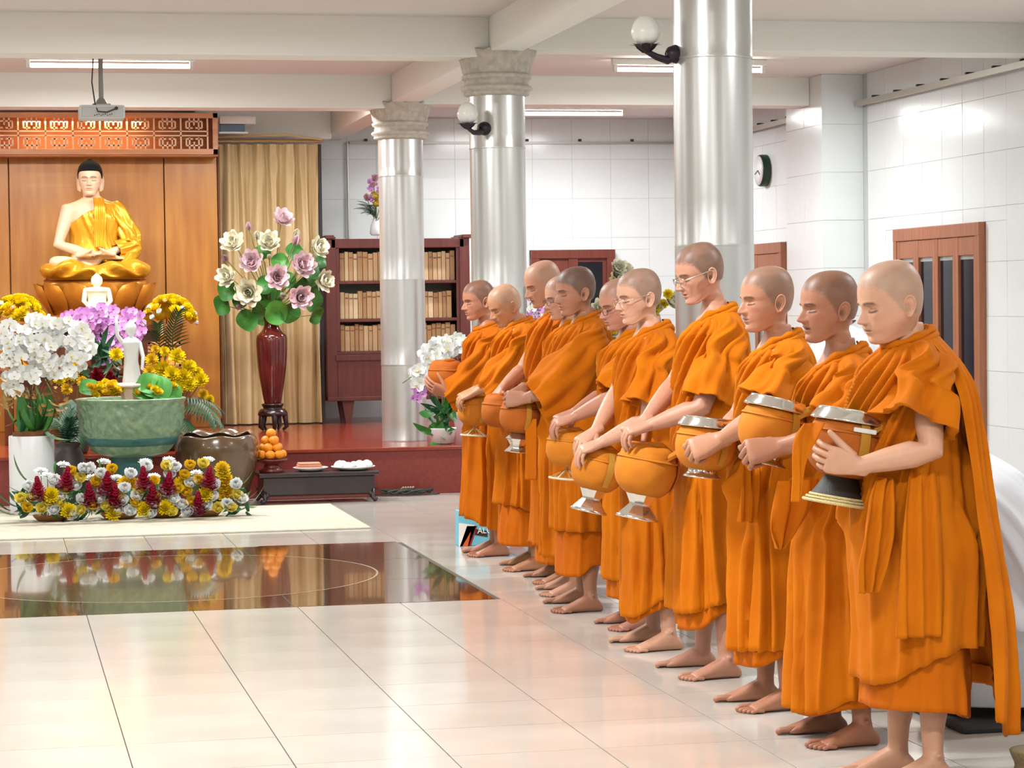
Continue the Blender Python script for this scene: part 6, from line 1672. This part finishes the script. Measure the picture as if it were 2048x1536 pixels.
DR = (.75, .55, .35)       # fingers hanging over the edge of a bowl
FI = (1.25, 1.35, .7)
down = (0, .25, -1)
def HD(skin, **k): d = dict(skin=skin); d.update(k); return d
MONKS = [
 dict(id=1, near=(936, 1114), far=(926, 1106), ear=(972, 604), pitch=9, hyaw=12, B=(995, 644), label='monk farthest from the camera, at the altar end of the row, short dark hair',
      head=HD((188, 126, 96), hair=(63, 51, 46), stubble=.62, fat=.3), hs=1.0,
      L=dict(el=(985, 775, -.2), wr=(897, 787, -.10), kn=(868, 777, -.08), n=(0, .7, .6), c=(.35, .4, .3), t=(.6, .5, .4, .3)), R=dict(el=(960, 770, .2), wr=(895, 775, .1), kn=(862, 757, .08), n=(0, -.8, .5), c=(.3, .4, .3)),
      sleeve=dict(cuff=(896, 797, -.11), long=1, r=.072, cr=.72, droop=.22), hem={0: (890, 1032, 0), 90: (950, 1062, -.18), 180: (1010, 1072, 0), 270: (960, 1045, .18)}, bare=False, robe=1, skf=.03, skirt=1.05,
      bowl=dict(c=(893, 752, .0), R=.112, style='none', top='cloth', tilt=2, label='brown cloth-covered alms bowl held highest, by the farthest monk', straps=((-.9, M_strap),), sling=0)),
 dict(id=2, near=(1007, 1143), far=(1000, 1131), ear=(1026, 613), pitch=24, hyaw=10, B=(1059, 637), label='old bald monk with bowed head, second from the altar end',
      head=HD((196, 139, 101), hair=(167, 150, 133), stubble=.35, brow=.5), hs=.98,
      L=dict(el=(1040, 780, -.2), wr=(955, 782, -.12), kn=(928, 793, -.10), n=down, c=DR), R=dict(el=(1020, 770, .2), wr=(950, 780, .1), kn=(925, 792, .08), n=down, c=DR),
      sleeve=dict(cuff=(972, 788, -.14), long=1, r=.066, cr=.6, droop=.12), hem={0: (962, 1008, 0), 60: (968, 1012, -.1), 90: (1010, 1024, -.18), 180: (1060, 1020, 0), 270: (1010, 1000, .18)}, uhem={0: (990, 1088, 0), 90: (1030, 1092, -.16), 180: (1060, 1090, 0), 270: (1020, 1080, .16)}, robe=0, skf=.06,
      bowl=dict(c=(951, 822, -.03), R=.10, style='wood', top='cloth', tilt=4, col='o', label='orange covered alms bowl on open wooden ring stand, second from altar end')),
 dict(id=3, near=(1067, 1169), far=(1048, 1155), ear=(1103, 571), pitch=18, hyaw=8, B=(1132, 612), label='tall bald monk third from the altar end, bare arm reaching forward',
      head=HD((194, 137, 107), hair=(175, 151, 134), stubble=.3, mouth=.4), hs=1.04,
      L=dict(el=(1120, 760, -.2), wr=(1040, 790, -.06), kn=(1012, 800, -.05), n=down, c=DR), R=dict(el=(1047, 738, .19), wr=(1003, 778, .08), kn=(985, 800, .05), n=(.3, .2, -1), c=(.9, .35, .2), sp=.16),
      sleeve=dict(cuff=(1110, 765, -.2), r=.075), hem={0: (1040, 1090, 0), 90: (1080, 1100, -.18), 180: (1130, 1100, 0), 270: (1080, 1080, .18)}, uhem={0: (1060, 1125, 0), 90: (1090, 1130, -.16), 180: (1120, 1130, 0), 270: (1080, 1120, .16)}, robe=1,
      bowl=dict(c=(1003, 822, .02), R=.108, style='none', top='cloth', tilt=5, label='brown covered alms bowl under the bare arm of the third monk')),
 dict(id=4, near=(1081, 1193), far=(1072, 1180), ear=(1142, 598), pitch=12, hyaw=8, B=(1162, 632), label='monk in glasses mostly hidden, face peeking between two neighbours', s=.96,
      head=HD((209, 155, 126), hair=(128, 110, 99), stubble=.5), hs=.97, glasses='dark',
      L=dict(el=(1140, 770, -.2), wr=(1075, 800, -.06), kn=(1050, 808, -.05), n=down, c=DR), R=dict(el=(1110, 760, .2), wr=(1060, 795, .08), kn=(1040, 805, .05), n=down, c=DR),
      sleeve=dict(cuff=(1135, 770, -.2), r=.072), hem={0: (1060, 1110, 0), 90: (1100, 1120, -.18), 180: (1150, 1120, 0), 270: (1100, 1105, .18)}, robe=2),
 dict(id=5, near=(1104, 1226), far=(1088, 1208), ear=(1170, 587), pitch=8, hyaw=10, B=(1204, 625), label='monk wrapped in a wide sleeve, hands clasped over his bowl',
      head=HD((179, 124, 95), hair=(66, 63, 61), stubble=.68, hairline=-.01), hs=1.02,
      L=dict(el=(1165, 800, -.24), wr=(1052, 796, -.13), kn=(1027, 797, -.10), n=(0, .9, -.3), c=(1.0, 1.0, .5), t=(.95, .1, .35, .3)), R=dict(el=(1120, 770, .2), wr=(1045, 778, .0), kn=(1022, 800, -.09), n=(.5, .9, 0), c=(.8, .9, .5), t=(.95, .1, .35, .3)),
      sleeve=dict(cuff=(1074, 801, -.16), long=1, r=.092, cr=.98, droop=.3, amp=.008), hem={0: (1055, 1060, 0), 90: (1110, 1064, -.2), 180: (1180, 1060, 0), 270: (1110, 1050, .18)}, uhem={0: (1085, 1150, 0), 60: (1110, 1150, -.1), 90: (1140, 1130, -.17), 180: (1180, 1120, 0), 270: (1120, 1130, .17)}, bare=True, robe=0, belly=.02,
      tails=[('front_panel', [(1062, 838, -.1), (1062, 900, -.12), (1060, 960, -.12)], [.06, .06, .062], (.6, -.5), .003, 1.0), ('hanging_tail', [(1150, 1110, -.1), (1148, 1140, -.11), (1150, 1152, -.11)], [.05, .06, .07], (1, 0), .004, 1.0)],
      bowl=dict(c=(1040, 832, -.01), R=.10, style='double', top='cloth', tilt=6, label='brown alms bowl on a double silver stand under clasped hands')),
 dict(id=6, near=(1218, 1262), far=(1190, 1248), ear=(1262, 612), pitch=15, hyaw=12, B=(1282, 652), label='monk in dark glasses, face half hidden behind a younger monk', s=.95,
      head=HD((192, 131, 105), hair=(128, 109, 95), stubble=.5, fat=.4), hs=1.0, glasses='dark',
      L=dict(el=(1228, 795, -.2), wr=(1152, 832, -.11), kn=(1122, 842, -.10), n=down, c=DR, sp=.16), R=dict(el=(1210, 790, .2), wr=(1150, 825, .06), kn=(1115, 838, .04), n=down, c=DR),
      sleeve=dict(cuff=(1222, 788, -.19), r=.075, cr=1.15, droop=.1), hem={0: (1176, 1158, 0), 90: (1215, 1163, -.2), 180: (1280, 1160, 0), 270: (1220, 1140, .18)}, uhem={0: (1182, 1196, 0), 90: (1215, 1200, -.16), 180: (1270, 1200, 0), 270: (1220, 1190, .16)}, robe=2,
      bowl=dict(c=(1138, 896, -.02), R=.105, style='wood', top='cloth', tilt=6, col='o', label='orange alms bowl on a pale wooden stand, sixth from the altar end')),
 dict(id=7, near=(1251, 1304), far=(1220, 1286), ear=(1300, 598), pitch=9, hyaw=10, B=(1340, 646), label='young monk in thin rimless glasses with long bare forearms',
      head=HD((212, 158, 129), hair=(95, 83, 73), stubble=.62), hs=1.02, glasses='pale',
      L=dict(el=(1297, 840, -.2), wr=(1205, 884, -.12), kn=(1164, 898, -.11), n=(.1, .25, -1), c=(.8, .45, .3), sp=.14), R=dict(el=(1236, 785, .2), wr=(1192, 862, .06), kn=(1158, 884, .03), n=down, c=(.8, .45, .3), sp=.14),
      sleeve=dict(cuff=(1290, 812, -.2), r=.078, cr=1.25, droop=.12, amp=.014), hem={0: (1236, 1232, 0), 30: (1240, 1232, -.06), 90: (1290, 1195, -.2), 180: (1360, 1200, 0), 270: (1290, 1190, .18)}, uhem={0: (1245, 1245, 0), 90: (1280, 1215, -.16), 180: (1340, 1220, 0), 270: (1280, 1220, .16)}, robe=0,
      bowl=dict(c=(1196, 938, -.03), R=.115, style='hour', top='cloth', tilt=14, col='o', label='orange alms bowl with silver faceted stand, left one of the similar pair', sling=1)),
 dict(id=8, near=(1360, 1360), far=(1313, 1336), ear=(1424, 550), pitch=16, hyaw=8, B=(1461, 612), label='tallest monk, young, in white-framed glasses, before the near pillar',
      head=HD((201, 144, 117), hair=(71, 61, 53), stubble=.68, mouth=.5), hs=1.02, glasses='thick',
      L=dict(el=(1402, 815, -.2), wr=(1302, 850, -.12), kn=(1252, 862, -.11), n=(.1, .2, -1), c=(.95, .55, .3), sp=.14), R=dict(el=(1352, 765, .2), wr=(1290, 842, .07), kn=(1248, 866, .04), n=down, c=(.95, .55, .3)),
      sleeve=dict(cuff=(1418, 800, -.21), r=.088, cr=1.1, droop=.1, amp=.013), hem={0: (1320, 1224, 0), 45: (1335, 1222, -.1), 90: (1395, 1205, -.2), 180: (1470, 1200, 0), 270: (1390, 1190, .18)}, uhem={0: (1330, 1258, 0), 45: (1350, 1256, -.1), 90: (1390, 1225, -.16), 180: (1440, 1225, 0), 270: (1380, 1230, .16)}, robe=2,
      bowl=dict(c=(1293, 940, -.04), R=.126, style='hour', top='cloth', tilt=12, col='o', label='orange alms bowl with silver faceted stand, right one of the similar pair', sling=2, straps=((-.5, M_bagB),))),
 dict(id=9, near=(1475, 1425), far=(1430, 1405), ear=(1560, 605), pitch=5, hyaw=8, B=(1588, 664), label='monk third from the camera, fist gripping a steel-lidded bowl',
      head=HD((192, 133, 101), hair=(109, 95, 83), stubble=.6, fat=.25), hs=1.03,
      L=dict(el=(1512, 838, -.24), wr=(1440, 880, -.17), kn=(1382, 900, -.16), n=(.2, .8, -.6), c=FI, t=(.6, .35, .5, .6), s=1.22), R=dict(el=(1480, 830, .2), wr=(1420, 900, .14), kn=(1375, 915, .1), n=(0, -1, 0), c=(.4, .5, .3)),
      sleeve=dict(cuff=(1535, 812, -.21), r=.088, cr=1.15, droop=.12, amp=.013), hem={0: (1444, 1298, 0), 90: (1500, 1302, -.2), 180: (1580, 1300, 0), 270: (1500, 1285, .18)}, uhem={0: (1450, 1330, 0), 45: (1470, 1332, -.1), 90: (1510, 1310, -.16), 180: (1560, 1310, 0), 270: (1500, 1310, .16)}, robe=2,
      tails=[('hanging_tail', [(1496, 930, -.15), (1494, 975, -.19), (1492, 1010, -.20), (1489, 1044, -.20)], [.04, .045, .05, .05], (1, .1), .006, 1.5), ('hanging_tail', [(1514, 930, -.15), (1511, 980, -.19), (1508, 1015, -.195), (1505, 1046, -.195)], [.03, .03, .03, .03], (1, .1), .004, 1.0)],
      bowl=dict(c=(1412, 890, -.0), R=.112, style='dish', tilt=7, col='o', label='alms bowl with wide steel lid held by the fist, third from the camera', straps=((-1.2, M_strap),), sling=1)),
 dict(id=10, near=(1615, 1497), far=(1555, 1470), ear=(1688, 621), pitch=4, hyaw=8, B=(1716, 692), label='dark-skinned monk second from the camera, mouth open in chant',
      head=HD((176, 118, 88), hair=(75, 61, 51), stubble=.55, mouth=1.0, lip=(150, 84, 76)), hs=1.04,
      L=dict(el=(1655, 875, -.24), wr=(1560, 893, -.18), kn=(1497, 903, -.17), n=(.2, .8, -.6), c=FI, t=(.6, .35, .5, .6), s=1.22), R=dict(el=(1600, 870, .2), wr=(1540, 905, .14), kn=(1495, 915, .1), n=(0, -1, 0), c=(.4, .5, .3)),
      sleeve=dict(cuff=(1672, 850, -.2), r=.085, cr=1.1, droop=.15), hem={0: (1548, 1422, 0), 45: (1570, 1424, -.1), 90: (1640, 1400, -.2), 180: (1740, 1395, 0), 270: (1640, 1390, .18)}, uhem={0: (1560, 1430, 0), 90: (1640, 1418, -.16), 180: (1720, 1400, 0), 270: (1640, 1400, .16)}, robe=0, skf=.02,
      tails=[('folded_wrap', [(1600, 960, -.19), (1590, 1010, -.21), (1572, 1060, -.22), (1560, 1098, -.22)], [.16, .15, .10, .02], (1, .25), .012, 2.0)],
      bowl=dict(c=(1545, 858, .0), R=.115, style='dish', tilt=14, col='o', label='alms bowl with tilted steel lid, second from the camera', straps=((-1.2, M_strap), (-.6, M_bagA)), sling=1)),
 dict(id=11, near=(1868, 1562), far=(1795, 1543), ankles=True, ear=(1817, 610), pitch=13, hyaw=8, B=(1879, 662), label='stout pale monk nearest the camera with robe trailing down his back',
      head=HD((212, 158, 127), hair=(150, 133, 117), stubble=.5, fat=.9, width=1.04), hs=1.07, fat=1.0, belly=.03, yaw=.0,
      L=dict(el=(1862, 900, -.25), wr=(1716, 932, -.19), kn=(1655, 918, -.18), n=(.25, 1, .2), c=(.75, .6, .4), t=(.75, .5, .15, .05), sp=.03), R=dict(el=(1800, 890, .22), wr=(1720, 930, .14), kn=(1660, 925, .12), n=(0, -1, .3), c=(.4, .5, .3)),
      sleeve=dict(cuff=(1828, 848, -.21), r=.098, cr=1.25, droop=.12, amp=.015), hem={0: (1702, 1364, 0), 40: (1720, 1362, -.1), 75: (1790, 1330, -.18), 95: (1830, 1310, -.2), 130: (1880, 1290, -.12), 180: (1930, 1290, 0), 270: (1800, 1330, .18)}, uhem={0: (1728, 1412, 0), 60: (1760, 1418, -.12), 90: (1830, 1424, -.18), 180: (1905, 1430, 0), 270: (1820, 1400, .16)}, bare=False, robe=0, skirt=1.1,
      drape=dict(th=(112, 215), hem={0: (1900, 1400, 0), 112: (1900, 1440, -.2), 135: (1950, 1468, -.15), 165: (2000, 1440, -.05), 190: (2028, 1370, .05), 215: (2028, 1360, .1)}, grow=.03, back=.07),
      tails=[('hanging_tail', [(1775, 955, -.17), (1768, 1000, -.215), (1760, 1070, -.22), (1746, 1135, -.22), (1736, 1186, -.215)], [.06, .10, .12, .105, .06], (1, .2), .016, 2.4), ('side_panel', [(1850, 905, -.16), (1848, 980, -.215), (1845, 1060, -.24), (1842, 1180, -.245), (1838, 1275, -.245)], [.08, .12, .14, .15, .15], (1, .1), .013, 2.5), ('chest_cloth', [(1628, 846, -.13), (1612, 875, -.18), (1602, 915, -.2), (1598, 955, -.2), (1594, 1004, -.19)], [.07, .075, .05, .036, .03], (1, .1), .006, 1.0)],
      bowl=dict(c=(1692, 890, -.02), R=.122, style='black', tilt=10, label='brown alms bowl with steel lid and black straw-rimmed stand, nearest the camera', tag=1, straps=((-1.45, M_strap), (-.35, M_strap)), sling=1)),
]
for q in MONKS: monk(q)
# ------------------------------------------------------------------ lay people in white behind the row
M_lay = mat('white_cloth', (232, 232, 236), .85, bump=.12, bscale=300, rgb2=(222, 222, 228), vscale=5)
M_laygrey = mat('grey_cloth', (176, 178, 182), .85, bump=.12, bscale=300)
def standing_lay():
    loc = Vector((at(1742, 800, 8.9).x, 8.9, 0)); fd = Vector((-1, 0, 0)); ld = Vector((0, -1, 0)); Zv = Vector((0, 0, 1))
    root = thing('person', loc, 'lay person in a white shirt, head hidden behind the second monk', 'person', 'lay people in white')
    zc = at(1740, 652, 8.9).z
    hc = Vector((at(1664, 612, 8.9).x - loc.x, 0, at(1664, 612, 8.9).z))
    Vh, Fh, Ch = make_head(dict(skin=(206, 154, 130), hair=(120, 112, 108), stubble=.7)); Vh = neck_bend(Vh, .15); Vh = head_place(Vh, hc, fd, ld, .15, .2, 0, 1.0)
    fn = -(hc.x) - .03
    sk = MB(); lr = lambda z, f, af, al: superring(np.array((fd * f + Zv * z)[:]), np.array(fd[:]), np.array(ld[:]), af, al, 26, 2.3)
    loftrings(sk, [lr(.8, 0, .09, .13), lr(1.1, fn * .6, .09, .14), lr(zc - .15, fn, .09, .15), lr(zc - .06, fn, .07, .12), lr(zc, fn, .05, .055), lr(zc + .03, fn, .047, .05)])
    for sg in (1, -1):
        S = np.array((fd * fn + ld * sg * .15 + Zv * (zc - .13))[:]); el = np.array((fd * (fn - .02) + ld * sg * .2 + Zv * 1.02)[:]); wr = np.array((fd * (fn + .2) + ld * sg * .06 + Zv * 1.0)[:])
        sk.tube([S, el, wr], [.048, .04, .026], 12); hand(sk, wr, (-1, 0, .3), (0, sg, 0), sg > 0, (.2, .2, .1), s=1.0, spread=.03)
        foot(sk, np.array((0, -sg * .1, 0)), fd[:], 1.0, sg > 0); sk.tube([(0, -sg * .1, .45), (0, -sg * .07, .85)], [.055, .07], 12)
    Vb, Fb = fuse(sk, .006, 4, .4); n0 = len(Vb)
    obj('body', np.concatenate([Vb, Vh]), Fb + [tuple(int(i) + n0 for i in f) for f in Fh], M_skin, root, True, cols=np.concatenate([np.ones((n0, 3)) * lin(206, 154, 130), Ch]))
    LV = [(zc - .005, fn, 0, .062, .068, 2, -.03, 0), (zc - .04, fn, 0, .09, .12, 2, -.02, 0), (zc - .09, fn, 0, .115, .19, 2.2, -.01, 0), (zc - .2, fn, 0, .13, .235, 2.2, 0, 0), (zc - .4, fn * .8, 0, .135, .24, 2.2, 0, 0), (.95, fn * .5, 0, .14, .2, 2.2, 0, 0), (.75, 0, 0, .15, .2, 2.2, 0, 0)]
    fo = [(i * .6, 1.1, .6 * (-1) ** i, .1, .014, .7, zc - .05) for i in range(11)]
    V, F = shell(LV, lambda a: .78, fd, ld, fo, nt=50, nth=96, seed=4); obj('shirt', V, F, M_lay, root)
    V, F = shell([(.85, 0, 0, .13, .18, 2.2, 0, 0), (.5, 0, 0, .12, .17, 2.2, 0, 0), (.08, 0, 0, .11, .17, 2.2, 0, 0)], lambda a: .1, fd, ld, [(i * .7, .4, .1, .1, .012, 0, .7) for i in range(9)], nt=30, nth=80); obj('trousers', V, F, M_lay, root)
standing_lay()
def kneeling_lay():
    loc = Vector((3.72, 8.12, .03)); fd = Vector((-1, 0, 0)); ld = Vector((0, -1, 0)); Zv = Vector((0, 0, 1))
    root = thing('person', loc, 'lay person in white kneeling bent forward at the right edge', 'person', 'lay people in white')
    P = lambda f, l, z: np.array((fd * f + ld * l + Zv * z)[:])
    Vh, Fh, Ch = make_head(dict(skin=(206, 154, 130), hair=(80, 74, 70), stubble=.8)); hc = Vector(P(.52, 0, .93)); Vh = head_place(neck_bend(Vh, .6), hc, fd, ld, .7, 0, 0, 1)
    sk = MB()
    sk.tube([P(-.02, 0, .34), P(.08, 0, .5), P(.22, 0, .68), P(.36, 0, .82), P(.42, 0, .88)], [.13, .13, .125, .10, .055], 20)
    for sg in (1, -1):
        sk.tube([P(.33, sg * .14, .78), P(.38, sg * .2, .5), P(.5, sg * .06, .5)], [.05, .04, .027], 12); hand(sk, P(.5, sg * .05, .5), (-1, 0, .4), (0, sg, 0), sg > 0, (.2, .2, .1), spread=.03)
        sk.tube([P(.0, sg * .09, .3), P(.38, sg * .12, .12)], [.08, .06], 14); sk.tube([P(.38, sg * .12, .1), P(.0, sg * .1, .09)], [.055, .04], 14); foot(sk, P(-.08, sg * .1, .0), (1, 0, 0), .9, sg > 0, P(.05, sg * .1, .1))
    Vb, Fb = fuse(sk, .007, 4, .4); n0 = len(Vb)
    obj('body', np.concatenate([Vb, Vh]), Fb + [tuple(int(i) + n0 for i in f) for f in Fh], M_skin, root, True, cols=np.concatenate([np.ones((n0, 3)) * lin(206, 154, 130), Ch]))
    LV = [(.90, .41, 0, .07, .08, 2, -.04, 0), (.86, .38, 0, .10, .14, 2, -.06, 0), (.80, .33, 0, .15, .20, 2.2, -.06, 0), (.68, .24, 0, .19, .23, 2.2, -.04, 0), (.5, .12, 0, .21, .235, 2.2, 0, 0), (.34, .04, 0, .24, .25, 2.2, 0, 0), (.2, .02, 0, .27, .27, 2.2, 0, 0), (.12, .02, 0, .29, .28, 2.2, 0, 0)]
    V, F = shell(LV, lambda a: .2 + .05 * math.cos(a), fd, ld, [(i * .55, .5, .9 * (-1) ** i, .1, .02, .1, .85) for i in range(12)], nt=60, nth=100, seed=8); obj('tunic', V, F, M_lay, root)
    V, F = shell([(.3, .12, 0, .26, .22, 2.4, 0, 0), (.2, .14, 0, .34, .25, 2.6, 0, 0), (.06, .14, 0, .37, .27, 2.6, 0, 0), (.0, .14, 0, .38, .27, 2.6, 0, 0)], lambda a: .045, fd, ld, [(i * .6, .2, .5, .1, .02, 0, .4) for i in range(10)], nt=30, nth=90, seed=3); obj('trousers', V, F, M_laygrey, root)
    cu_ = MB().bbox((3.72 - .5, 7.8, .0), (3.72 + .45, 8.45, .03), .015).build('kneeling_mat', mat('dark_mat', (46, 48, 50), .8)); tag(cu_, 'dark thin mat under the kneeling person in white', 'mat')
kneeling_lay()
# ------------------------------------------------------------------ white orchid pot behind the farthest monk
YQ = 19.25
oq = thing('orchid_pot', (at(885, 880, YQ).x, YQ, PZ), 'potted white orchid with pink tips on the platform behind the farthest monk', 'potted orchid'); b_ = Vector(oq.location)
V, F = lathe([(.06, 0), (.09, .01), (.11, .12), (.115, .13), (.1, .13), (.01, .11)], 24); obj('pot', V, F, M_plw, oq)
for i in range(30):
    p = at(RO.uniform(858, 905), RO.uniform(800, 885), YQ - .05) - b_; p.z = max(p.z, .03)
    inst('leaf', RO.choice((ME_leaf, ME_leafd, ME_leafw)), oq, aim(p, (RO.uniform(-1, .6), -.7, RO.uniform(-.6, .8)), RO.uniform(.6, 1.0), RO.uniform(0, 6)))
for (cx, cy, w, h, n_) in ((880, 700, 26, 16, 18), (905, 690, 22, 16, 14), (848, 730, 16, 26, 16), (836, 755, 10, 18, 8), (870, 720, 20, 14, 10)):
    for i in range(n_):
        a = RO.uniform(0, 6.28); qq = math.sqrt(RO.random()); p = at(cx + w * qq * math.cos(a), cy + h * qq * math.sin(a), YQ - RO.uniform(0, .15)) - b_
        inst('orchid_bloom', ME_orc_w, oq, aim(p, (RO.uniform(-.7, .5), -1, RO.uniform(-.3, .4)), RO.uniform(1.6, 2.0), RO.uniform(-.5, .5)))
for i in range(14):
    p = at(RO.uniform(825, 848), RO.uniform(768, 800), YQ - .1) - b_; inst('orchid_bloom', ME_orc_p, oq, aim(p, (RO.uniform(-.7, .5), -1, -.2), 1.1, RO.uniform(-.5, .5)))
for (x1, z1) in ((-.2, .62), (.02, .78), (.12, .8)):
    MB().tube([(0, 0, .1), (x1 * .2, 0, z1 * .6), (x1 * .7, -.03, z1), (x1 * 1.4 - .05, -.08, z1 - .12)], .005, 6).build('stem', M_stem, oq, True)
# ------------------------------------------------------------------ printed bag on the floor by the farthest monk
bg = thing('printed_bag', (at(985, 1100, 14.75).x, 14.75, 0), 'bright printed paper bag on the floor behind the farthest monk', 'bag')
bx0, bx1 = at(918, 1100, 14.75).x - bg.location.x, at(1062, 1100, 14.75).x - bg.location.x; hB = .22
MB().bbox((bx0, 0, 0), (bx1, .12, hB), .006).build('bag', mat('bag_sky', (120, 196, 216), .5), bg)
def bagpatch(pts, c, nm='print'):
    P_ = [at(px, py, 14.748) - bg.location for px, py in pts]; n_ = len(P_)
    V = [(p.x, -.002, max(.001, p.z)) for p in P_] + [(p.x, .001, max(.001, p.z)) for p in P_]
    F = [tuple(range(n_))] + [(i, (i + 1) % n_, (i + 1) % n_ + n_, i + n_) for i in range(n_)]
    obj(nm, V, F, mat('print_%d_%d_%d' % c, c, .5), bg, False)
bagpatch([(918, 1046), (950, 1050), (940, 1066), (925, 1098), (918, 1098)], (244, 238, 226)); bagpatch([(934, 1052), (952, 1052), (938, 1098), (920, 1098)], (222, 90, 30)); bagpatch([(944, 1052), (954, 1052), (942, 1098), (936, 1098)], (150, 26, 30))
bagpatch([(952, 1058), (975, 1062), (975, 1074), (950, 1070)], (74, 34, 30)); bagpatch([(1018, 1070), (1060, 1068), (1045, 1085), (1020, 1108)], (166, 30, 40)); bagpatch([(1012, 1070), (1018, 1070), (1018, 1112), (1010, 1112)], (64, 140, 150))
tcu = bpy.data.curves.new('bag_text', 'FONT'); tcu.body = 'ALU'; tcu.size = .05; tcu.extrude = .0008; tcu.materials.append(M_white)
to_ = bpy.data.objects.new('tmp', tcu); COL.objects.link(to_); dg_ = bpy.context.evaluated_depsgraph_get(); me_ = bpy.data.meshes.new_from_object(to_.evaluated_get(dg_)); bpy.data.objects.remove(to_)
to = bpy.data.objects.new('bag_lettering', me_); link(to, bg); p = at(955, 1067, 14.74) - bg.location; to.location = (p.x, -.006, p.z); to.rotation_euler = (math.pi / 2, 0, 0)
# ------------------------------------------------------------------ yellow flowers seen between the monks, far aisle
yf = thing('yellow_bouquet', (4.5, 17.0, 0), 'tall stand of yellow flowers behind the monks before the dark door', 'flowers'); b_ = Vector((4.5, 17.0, 0))
V, F = lathe(smooth_prof([(.14, 0), (.16, .02), (.13, .3), (.17, .7), (.13, .9), (.12, .95), (.1, .95)], 3).tolist(), 28); obj('vase', V, F, M_plw, yf)
for i in range(46):
    px, py = (RO.uniform(1195, 1345), RO.uniform(580, 680)) if i > 12 else RO.choice(((1232, 540), (1236, 552), (1222, 575), (1228, 590), (1330, 600), (1338, 606), (1215, 610), (1210, 630), (1225, 560), (1335, 590), (1240, 560), (1218, 600), (1250, 575)))
    p = at(px, py, 16.9 - RO.uniform(0, .2)) - b_; inst('chrysanthemum' if i % 3 else 'lotus_bud', RO.choice((ME_mum_y, ME_mum_y, ME_lot_w)) if i % 3 else ME_bud_w, yf, aim(p, (RO.uniform(-.6, .6), -1, .5), RO.uniform(1.0, 1.6), RO.uniform(0, 6)))
    if i % 3 == 0: MB().tube([(0, 0, .9), (p.x * .5, p.y * .5, .9 + (p.z - .9) * .6), tuple(p)], .005, 6).build('stem', M_stem, yf, True)
for i in range(20):
    p = at(RO.uniform(1195, 1345), RO.uniform(600, 690), 17.0) - b_; inst('leaf', ME_leaf, yf, aim(p, (RO.uniform(-1, 1), -.6, RO.uniform(-.2, 1)), 1.2, RO.uniform(0, 6)))
# purple-white potted blossom glimpsed between third and fourth monk
pb_ = thing('speckled_blossoms', (at(1068, 622, 15.3).x, 15.3, 0), 'speckled white and purple blossoms glimpsed beside the middle pillar', 'flowers'); b_ = Vector(pb_.location)
V, F = lathe(smooth_prof([(.1, 0), (.12, .3), (.08, .8), (.1, .95)], 3).tolist(), 20); obj('vase', V, F, M_plw, pb_)
for i in range(40):
    p = at(RO.uniform(1052, 1090), RO.uniform(595, 660), 15.25) - b_; inst('orchid_bloom', ME_orc_w if i % 2 else ME_orc_p, pb_, aim(p, (RO.uniform(-.6, .6), -1, .3), RO.uniform(.8, 1.1), RO.uniform(-1, 1)))
MB().tube([(0, 0, .9), (0, 0, 1.35)], .006, 6).build('stem', M_stem, pb_, True)
# corner of a rattan stool at the right edge
rs = thing('stone_stool', (at(2048, 1530, 6.95).x + .075, 6.98, 0), 'edge of a small brown stone stool at the lower right corner', 'stool')
V, F = lathe(smooth_prof([(.09, 0), (.1, .01), (.085, .05), (.1, .09), (.09, .1), (.001, .1)], 3).tolist(), 28); obj('stool', V, F, mat('stool_brown', (132, 112, 78), .7, bump=.5, bscale=90), rs)
